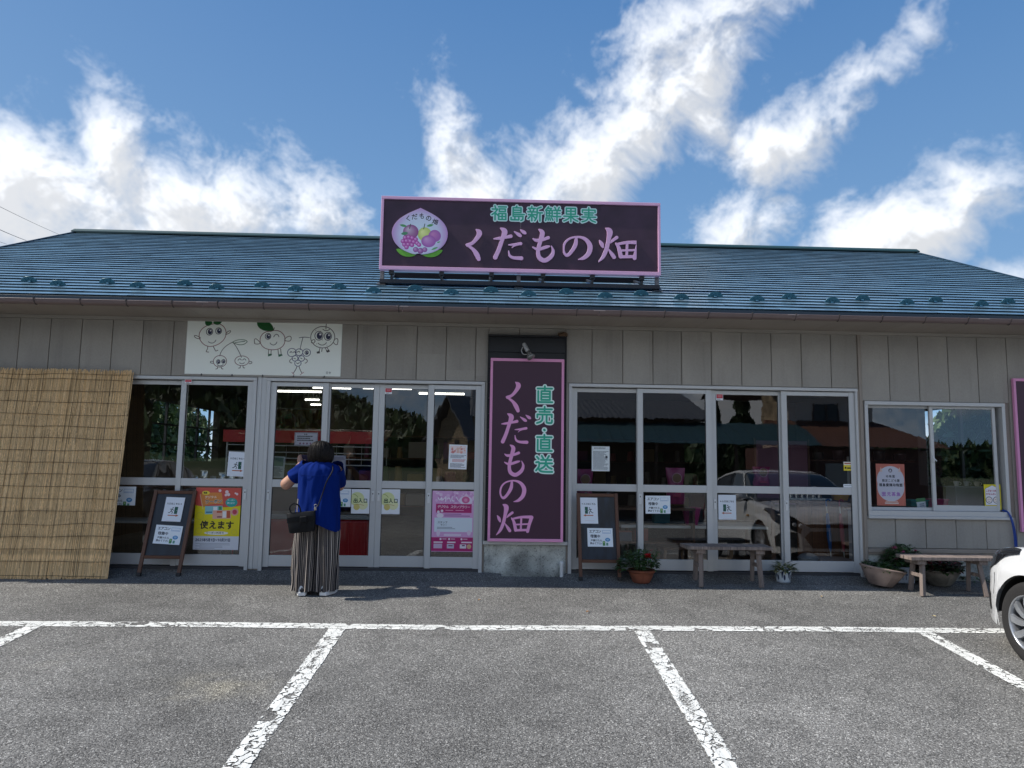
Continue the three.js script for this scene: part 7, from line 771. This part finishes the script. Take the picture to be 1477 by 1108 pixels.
{ const b = thing('refrigerator', 'small white refrigerator inside at the right edge of the last door', 'refrigerator', [4.33, FLOOR, -0.42]); mesh('cabinet', bx(-0.06, 0.26, 0.08, 0.86, -0.2, 0.16, 0.012), std([0.36, 0.38, 0.42], 0.35), b); mesh('door', bx(-0.055, 0.255, 0.12, 0.84, 0.162, 0.19, 0.01), std([0.36, 0.38, 0.42], 0.3), b); mesh('foot', bx(-0.04, 0.24, 0, 0.079, -0.18, 0.14), blackM, b); }
{ const b = thing('notice_panel', 'mauve panel standing inside behind the mirrored car roof', 'panel', [4.05, FLOOR, -2.0]); mesh('panel_sheet', bx(-0.36, 0.36, 0.85, 1.72, 0, 0.02, 0.004), std([0.26, 0.12, 0.19], 0.6), b); mesh('panel_edge', [bx(-0.385, -0.361, 0, 1.75, -0.01, 0.03), bx(0.361, 0.385, 0, 1.75, -0.01, 0.03)], brownWood, b); }
// left doors: goods on a shelf
{ const s = thing('goods_shelf', 'white edged shelf of baskets behind the left chalkboard', 'shelf', [-3.75, FLOOR, -0.75]); mesh('shelf_board', bx(-0.75, 0.4, 0.62, 0.645, -0.25, 0.28, 0.003), white, s); mesh('shelf_board', bx(-0.75, 0.9, 1.02, 1.045, -0.25, 0.28, 0.003), brownWood, s); for (const x of [-0.74, 0.88]) mesh('side_panel', bx(x, x + 0.02, 0, 1.019, -0.25, 0.25), blackM, s); mesh('price_card', [bx(-0.25, -0.06, 1.05, 1.13, 0.27, 0.275), bx(-0.05, 0.12, 1.05, 1.13, 0.27, 0.275)], std([0.55, 0.57, 0.62], 0.5), s); }
for (const [x, c, l] of [[-3.72, [0.35, 0.18, 0.1], 'basket of brown fruit on the white edged shelf, left one'], [-3.5, [0.35, 0.06, 0.12], 'basket of reddish fruit on the white edged shelf, right one']]) { const b = thing('fruit_basket', l, 'basket', [x, FLOOR + 0.645, -0.6]); mesh('basket', lathe([[0.06, 0], [0.1, 0.06], [0.104, 0.065], [0.092, 0.06], [0.055, 0.008]], 24), std([0.3, 0.2, 0.12], 0.8), b); const r = rng(x * 100); for (let i = 0; i < 8; i++) { const o = mesh('fruit', new THREE.SphereGeometry(0.034, 12, 9), std(c, 0.45), b); o.position.set(Math.cos(i * 0.9) * 0.055 * (i < 7 ? 1 : 0), 0.07 + (i === 7 ? 0.035 : 0) + r() * 0.008, Math.sin(i * 0.9) * 0.055 * (i < 7 ? 1 : 0)); } }
{ const r = rng(12), sil = phys([0.55, 0.56, 0.56], 0.22, { metalness: 0.8 }), lab = ['leftmost', 'second', 'third', 'fourth', 'fifth', 'rightmost']; for (let i = 0; i < 6; i++) { const b = thing('foil_pack', `silvery packet standing inside the left doors, ${lab[i]} of the row`, 'packet', [-3.4 + i * 0.105, FLOOR + 1.045, -0.62], (r() - 0.5) * 0.6), rows = []; const h = 0.1 + r() * 0.07; for (let j = 0; j <= 6; j++) rows.push(Array.from({ length: 17 }, (_, k) => { const a = (k / 16) * Math.PI * 2, v = j / 6; return [Math.sin(a) * 0.042 * (1 + fbm(a, v * 3, i, 2) * 0.3), v * h, Math.cos(a) * 0.026 * Math.sin(Math.PI * clamp(v * 0.9 + 0.05)) + fbm(a * 3, v * 6, i, 3) * 0.012]; })); mesh('packet', skin(rows), sil, b); mesh('seal_strip', bx(-0.04, 0.04, h - 0.004, h + 0.012, -0.002, 0.002), sil, b); } }
{ const b = thing('clipboard', 'pale rounded board leaning inside the left doors', 'board', [-3.02, FLOOR + 1.2, -0.9]); b.rotation.set(-0.1, 0, -0.22); mesh('board', bx(-0.075, 0.075, 0, 0.24, -0.004, 0.004, 0.003), std([0.3, 0.31, 0.29], 0.5), b); mesh('clip', bx(-0.03, 0.03, 0.215, 0.245, 0.004, 0.012, 0.003), blackM, b); }
// behind the small window: sill goods and a kitchen counter
{ const c = thing('kitchen_counter', 'dark kitchen counter inside the small window', 'counter', [5.4, FLOOR, -1.1]); mesh('counter_top', bx(-1.1, 1.0, 0.86, 0.9, -0.3, 0.4, 0.004), std([0.12, 0.08, 0.06], 0.4), c); mesh('cupboard', bx(-1.05, 0.95, 0, 0.859, -0.28, 0.34), std([0.04, 0.03, 0.028], 0.6), c); }
for (const [n, l, cat, x, y, w, h, d, c] of [['tray', 'teal tray on the kitchen counter behind the small window', 'tray', 5.3, 0.7, 0.22, 0.07, 0.16, [0.02, 0.2, 0.2]], ['tray', 'pink tray on the kitchen counter behind the small window', 'tray', 5.55, 0.7, 0.22, 0.08, 0.16, [0.4, 0.04, 0.14]], ['cool_box', 'grey blue box on the kitchen counter beside the safety notice', 'box', 5.95, 0.7, 0.42, 0.24, 0.2, [0.2, 0.22, 0.26]]]) { const b = thing(n, l, cat, [x, y, -0.95]); mesh('body', bx(-w / 2, w / 2, 0, h, -d / 2, d / 2, 0.01), std(c, 0.45), b); mesh('rim', bx(-w / 2 - 0.006, w / 2 + 0.006, h, h + 0.016, -d / 2 - 0.006, d / 2 + 0.006, 0.004), std(c.map((q) => q * 1.3), 0.45), b); }
{ const r = rng(7); [['white rice bowl', [0.6, 0.58, 0.55]], ['pale steel cup', [0.5, 0.5, 0.5]], ['cream mug', [0.6, 0.52, 0.4]]].forEach(([w, c], i) => { const b = thing('cup', `${w} on the grey blue box inside the small window`, 'cup', [5.82 + i * 0.13, 0.957, -0.95]); mesh('cup', lathe([[0.02, 0], [0.036, 0.06], [0.032, 0.06], [0.015, 0.006]], 20), std(c, 0.3), b); mesh('cup_handle', new THREE.TorusGeometry(0.018, 0.004, 6, 16).translate(0.042, 0.032, 0), std(c, 0.3), b); }); }
{ const p = thing('white_post', 'pale upright panel inside above the salmon poster', 'panel', [4.52, FLOOR, -0.9]); mesh('post', bx(-0.07, 0.075, 0, 1.5, -0.06, 0.06, 0.004), std([0.36, 0.38, 0.38], 0.5), p); mesh('bracket', bx(0.076, 0.1, 1.0, 1.03, -0.02, 0.02), blackM, p); }
{ const s = thing('kitchen_shelf', 'dark shelf with pots deep inside the small window', 'shelf', [5.2, 1.25, -2.4]); mesh('shelf_board', bx(-0.6, 0.9, 0, 0.025, -0.15, 0.15, 0.003), brownWood, s); for (let i = 0; i < 5; i++) { const o = mesh('pot', lathe([[0.0, 0], [0.07, 0], [0.08, 0.1 + 0.03 * (i % 2)], [0.072, 0.1 + 0.03 * (i % 2)], [0.066, 0.01]], 20), std([0.1 + 0.05 * (i % 3), 0.1, 0.1], 0.35, { metalness: 0.6 }), s); o.position.set(-0.45 + i * 0.3, 0.025, 0); } }
{ const s = thing('back_shelf', 'tall dark shelf of goods along the rear wall', 'shelf', [0.8, FLOOR, -7.9]); mesh('side_panel', [bx(-4.0, -3.96, 0, 1.9, -0.3, 0.3), bx(4.0, 4.04, 0, 1.9, -0.3, 0.3)], blackM, s); for (const y of [0.4, 0.9, 1.4, 1.87]) mesh('shelf_board', bx(-3.96, 4.0, y, y + 0.03, -0.3, 0.3), brownWood, s); const r = rng(50), mats = [[0.3, 0.05, 0.05], [0.3, 0.2, 0.08], [0.06, 0.12, 0.05], [0.35, 0.33, 0.3], [0.2, 0.05, 0.12]].map((c) => std(c, 0.5)); for (const y of [0.43, 0.93, 1.43]) for (let i = 0; i < 22; i++) { const x = -3.8 + i * 0.355 + r() * 0.08, h = 0.14 + r() * 0.22, w = 0.1 + r() * 0.1; mesh('goods', r() > 0.4 ? bx(x - w, x + w, y, y + h, 0, 0.2, 0.01) : rod([x, y, 0.1], [x, y + h, 0.1], w * 0.5, w * 0.4, 14), mats[(r() * 5) | 0], s); } }
// ---------------------------------------------------------------- across the lot and round the shop: what the glass mirrors
const barkM = std([0.07, 0.05, 0.035], 0.95), crownM = phys(0xffffff, 0.7, { vertexColors: true, transmission: 0.25, thickness: 0 });
function crownGeo(seed, n, shapeFn, size, tone) { const r = rng(seed), q = new Float32Array(n * 9), c = new Float32Array(n * 9); for (let i = 0; i < n; i++) { const p = shapeFn(r), a = r() * 6.28, b = (r() - 0.5) * 2.2, s = size * (0.6 + r() * 0.8), u = V(Math.cos(a), 0, Math.sin(a)), w = V(-Math.sin(a) * Math.sin(b), Math.cos(b), Math.cos(a) * Math.sin(b)), t = 0.55 + r() * 0.9; [[-0.5, -0.3], [0.5, -0.3], [0, 0.7]].forEach(([x, y], k) => { const v = p.clone().addScaledVector(u, x * s).addScaledVector(w, y * s); q.set([v.x, v.y, v.z], i * 9 + k * 3); c.set([tone[0] * t, tone[1] * t, tone[2] * t], i * 9 + k * 3); }); } const g = new THREE.BufferGeometry(); g.setAttribute('position', new THREE.BufferAttribute(q, 3)); g.setAttribute('color', new THREE.BufferAttribute(c, 3)); g.setAttribute('uv', new THREE.BufferAttribute(new Float32Array(n * 6), 2)); g.computeVertexNormals(); return g; }
const conifer = (h, w) => (r) => { const t = Math.pow(r(), 0.8), a = r() * 6.28, q = w * (1 - t) * (0.35 + 0.65 * Math.sqrt(r())) * (0.8 + 0.3 * Math.sin(t * 26 + a * 2)); return V(Math.cos(a) * q, h * (0.12 + 0.88 * t) - q * 0.25, Math.sin(a) * q); };
const broad = (h, w, s0) => { const r0 = rng(s0), cl = Array.from({ length: 16 }, () => { const a = r0() * 6.28, e = r0(); return [Math.cos(a) * w * 0.6 * Math.sqrt(e), h * (0.42 + 0.45 * r0()), Math.sin(a) * w * 0.6 * Math.sqrt(e), w * (0.22 + 0.2 * r0())]; }); return (r) => { const k = cl[(r() * 16) | 0], u = V(r() - 0.5, r() - 0.5, r() - 0.5).normalize().multiplyScalar(k[3] * (0.6 + 0.4 * r())); return V(k[0] + u.x, k[1] + u.y * 0.8, k[2] + u.z); }; };
function tree(name, label, x, z, h, w, kind, seed, n) { const y = groundY(Math.max(z, -1)), t = thing(name, label, 'tree', [x, y - 0.05, z]); mesh('trunk', kind === 'conifer' ? rod([0, 0, 0], [0, h * 0.95, 0], w * 0.09, 0.02, 8) : [rod([0, 0, 0], [0.1, h * 0.45, 0], w * 0.08, w * 0.05, 8), rod([0.1, h * 0.42, 0], [w * 0.3, h * 0.72, 0.2], w * 0.04, 0.02, 6), rod([0.1, h * 0.42, 0], [-w * 0.3, h * 0.74, -0.2], w * 0.04, 0.02, 6)], barkM, t); mesh('crown', crownGeo(seed, n, kind === 'conifer' ? conifer(h, w) : broad(h, w, seed), kind === 'conifer' ? 0.34 : 0.3, kind === 'conifer' ? [0.035, 0.07, 0.025] : [0.055, 0.11, 0.03]), crownM, t); return t; }
tree('conifer_tree', 'tall dark conifer mirrored in the third right-hand door, left one', 15.6, 42, 7.4, 1.7, 'conifer', 101, 5000); tree('conifer_tree', 'tall dark conifer mirrored in the third right-hand door, middle one', 17.2, 41, 8.2, 1.9, 'conifer', 102, 5000); tree('conifer_tree', 'tall dark conifer mirrored in the third right-hand door, right one', 19.2, 40, 8.4, 2.2, 'conifer', 103, 5000);
function hedge(label, x0, x1, z0, z1, h, seed, n) { const o = thing('hedge', label, 'hedge', [0, 0, 0]), r = rng(seed + 1), w = []; for (let i = 0; i < 9; i++) w.push(rod([mix(x0, x1, r()), -0.1, mix(z0, z1, r())], [mix(x0, x1, r()), h * 0.8, mix(z0, z1, r())], 0.04, 0.015, 6)); mesh('branch', w, barkM, o); mesh('foliage', crownGeo(seed, n, (q) => { const a = q(), b = q(), c = q(); return V(mix(x0, x1, a), h * c * (0.85 + 0.2 * Math.sin(b * 17 + a * 5)), mix(z0, z1, b)); }, 0.16, [0.06, 0.115, 0.03]), crownM, o); }
hedge('green hedge outside the left side window of the shop', -9.4, -8.2, -14, -3.5, 3.3, 120, 16000); hedge('green hedge outside the right side window of the shop', 8.6, 9.6, -8, -0.5, 2.6, 121, 12000);
tree('leafy_tree', 'leafy tree seen through the shop behind its left side window, nearer one', -9.2, -7.2, 4.6, 2.6, 'broad', 111, 6000); tree('leafy_tree', 'leafy tree seen through the shop behind its left side window, farther one', -11.5, -11, 5.5, 3, 'broad', 112, 6000); tree('leafy_tree', 'leafy tree seen through the small window beyond the shop, nearer one', 10.5, -3.6, 3.8, 2.2, 'broad', 113, 7000); tree('leafy_tree', 'leafy tree seen through the small window beyond the shop, farther one', 13.2, -6.8, 3.6, 2.6, 'broad', 114, 6000);
// wooded hill beyond the fields
{ const hy = (x, z) => { const e = Math.exp(-(((x + 118) / 58) ** 2)) * 36 + Math.exp(-(((x + 60) / 46) ** 2)) * 8 + Math.exp(-(((x - 40) / 120) ** 2)) * 3 + fbm(x * 0.03, 4, 0, 4) * 7; return Math.max(-1, e * sstep(150, 255, z)) - 1.2; }; const xs = steps(-330, 330, 90), zs = steps(150, 330, 30); const g = groundSheet(xs, zs, hy, () => [0.30, 0.5, 0.22]); struct('hills', g, std([0.12, 0.13, 0.10], 0.95, { vertexColors: true }));
  const r = rng(77), n = 9000, base = crownGeo(5, 46, (q) => { const a = q() * 6.28, e = Math.acos(q() * 1.6 - 0.6), k = 1.9 * (0.7 + 0.3 * q()); return V(Math.cos(a) * Math.sin(e) * k, Math.cos(e) * k * 1.1 + 1.6, Math.sin(a) * Math.sin(e) * k); }, 1.7, [0.05, 0.085, 0.028]); const im = new THREE.InstancedMesh(base, crownM, n), m = new THREE.Matrix4(), q = new THREE.Quaternion(), c = new THREE.Color(); for (let i = 0; i < n; i++) { const x = -240 + r() * 420, z = 175 + r() * 110, s = 0.8 + r() * 1.3; q.setFromAxisAngle(V(0, 1, 0), r() * 6.28); m.compose(V(x, hy(x, z) - 0.8, z), q, V(s, s * (0.9 + r() * 0.5), s)); im.setMatrixAt(i, m); const t = 0.7 + r() * 0.7; c.setRGB(t, t, t * 0.9); im.setColorAt(i, c); } im.name = 'hill_woods'; shadows(im); im.userData.kind = 'stuff'; im.userData.label = 'dense green woods covering the hill mirrored in the middle doors'; scene.add(im); }
// tall narrow storehouse with a tiled roof
const tileM = std([0.13, 0.135, 0.145], 0.4), stucco = std([0.64, 0.50, 0.36], 0.9, { map: concreteMap });
function tiledSlope(a, b, c, d, nu, nv, r = 0.09) { const P = (u, v) => [0, 1, 2].map((k) => mix(mix(a[k], b[k], u), mix(d[k], c[k], u), v)), rows = []; for (let j = 0; j <= nv; j++) for (const e of [0, 0.96]) { if (j === nv && e) continue; rows.push(Array.from({ length: nu * 4 + 1 }, (_, i) => { const p = P(i / (nu * 4), Math.min(1, (j + e) / nv)); p[1] += Math.abs(Math.sin((i / 4) * Math.PI)) * r * 0.7 + e * 0.03; return p; })); } return skin(rows); }
{ const z = 52, h = thing('storehouse', 'tall narrow sand coloured storehouse with gable roof mirrored in the middle doors', 'building', [-3.0, groundY(z), z], 0.75); mesh('wall', prism([[-1.8, 0], [1.8, 0], [1.8, 4.4], [0, 7.4], [-1.8, 4.4]], 7), stucco, h); for (const x of [-0.75, 0.55]) mesh('window', bx(x - 0.22, x + 0.22, 2.2, 4.0, -0.05, 0.01), std([0.05, 0.05, 0.055], 0.3), h); mesh('roof', [tiledSlope([-2.6, 3.9, -0.7], [0, 7.75, -0.7], [0, 7.75, 7.6], [-2.6, 3.9, 7.6], 10, 26), tiledSlope([2.6, 3.9, -0.7], [0, 7.75, -0.7], [0, 7.75, 7.6], [2.6, 3.9, 7.6], 10, 26), bar([0, 7.7, -0.7], [-2.65, 3.75, -0.7], 0.12, 0.3), bar([0, 7.7, -0.7], [2.65, 3.75, -0.7], 0.12, 0.3)], tileM, h); mesh('air_unit', bx(-1.6, -0.9, 0.3, 1.0, -0.4, -0.01, 0.03), white, h); }
{ // broad tiled house whose roof slope faces the shop, with a lower sheet-metal porch
  const h = thing('tiled_house', 'broad house with grey tiled roof and low blue porch mirrored in the right-hand doors', 'building', [0, -1.077, 0]); mesh('wall', bx(0.2, 8.4, 0, 4.3, 23.2, 30), std([0.12, 0.09, 0.07], 0.9), h); mesh('roof', [tiledSlope([-0.8, 4.15, 22.2], [9.6, 4.15, 22.2], [7.2, 6.9, 26.5], [-0.8, 6.9, 26.5], 46, 16, 0.06), tiledSlope([9.6, 4.15, 31], [9.6, 4.15, 22.2], [7.2, 6.9, 26.5], [7.2, 6.9, 27.5], 26, 14, 0.06), skin([[[-0.8, 6.9, 26.5], [7.2, 6.9, 26.5]], [[-0.8, 4.15, 31], [7.2, 4.15, 31]]])], tileM, h); mesh('ridge', bar([-0.8, 6.95, 26.5], [7.2, 6.95, 26.5], 0.25), tileM, h);
  mesh('porch_roof', skin([[[0, 3.1, 20.4], [13.2, 3.1, 20.4]], [[0, 4.05, 22.6], [13.2, 4.05, 22.6]]]), phys([0.04, 0.085, 0.10], 0.5), h); mesh('porch_rib', Array.from({ length: 28 }, (_, i) => bar([0.1 + i * 0.48, 3.115, 20.4], [0.1 + i * 0.48, 4.065, 22.6], 0.035)), phys([0.035, 0.075, 0.09], 0.5), h); for (const x of [0.3, 3.4, 6.6, 9.8, 13]) mesh('porch_post', bx(x - 0.06, x + 0.06, 0, 3.1, 20.5, 20.62), std([0.1, 0.07, 0.05], 0.8), h); mesh('window', [bx(1.0, 2.2, 1.2, 2.6, 23.1, 23.19), bx(3.6, 5.0, 1.2, 2.6, 23.1, 23.19)], phys([0.03, 0.035, 0.04], 0.1), h); }
{ // white clapboard house with a brown roofed lower wing
  const z = 24, h = thing('white_house', 'pale clapboard house with brown roofed wing mirrored in the rightmost door', 'building', [0, -1.077, 0]); for (let i = 0; i < 30; i++) mesh('clapboard', bx(13.3, 17.2, 0.1 + i * 0.2, 0.295 + i * 0.2, z - 0.02 - (i % 2) * 0.004, z + 0.2), std([0.62, 0.57, 0.52], 0.8), h); mesh('wall', bx(13.3, 17.2, 0, 6.1, z + 0.2, z + 3), stucco, h); mesh('roof', [tiledSlope([11.8, 5.9, z - 0.8], [18, 5.9, z - 0.8], [18, 8.2, z + 3.6], [11.8, 8.2, z + 3.6], 24, 14, 0.05), skin([[[11.8, 8.2, z + 3.6], [18, 8.2, z + 3.6]], [[11.8, 5.9, z + 8], [18, 5.9, z + 8]]])], std([0.11, 0.05, 0.035], 0.6), h); const w = mesh('window', bx(14.5, 15.55, 4.2, 5.05, z - 0.06, z - 0.03), phys([0.04, 0.045, 0.05], 0.1), h); mesh('window_frame', [bx(14.45, 14.5, 4.15, 5.1, z - 0.08, z - 0.03), bx(15.0, 15.06, 4.2, 5.05, z - 0.08, z - 0.061), bx(15.55, 15.6, 4.15, 5.1, z - 0.08, z - 0.03)], std([0.1, 0.06, 0.05], 0.6), h); mesh('wing_roof', tiledSlope([11, 3.05, z - 3.6], [18.5, 3.05, z - 3.6], [17.2, 4.25, z - 0.1], [12.2, 4.25, z - 0.1], 28, 10, 0.05), std([0.13, 0.06, 0.04], 0.6), h); mesh('wing_or_added_wall', bx(11.4, 18.2, 0, 3.0, z - 3.2, z - 0.03), std([0.1, 0.05, 0.045], 0.8), h); mesh('window', bx(13.4, 14.4, 1.1, 2.4, z - 3.25, z - 3.201), phys([0.3, 0.32, 0.32], 0.2), h); }
renderer.render(scene, camera);
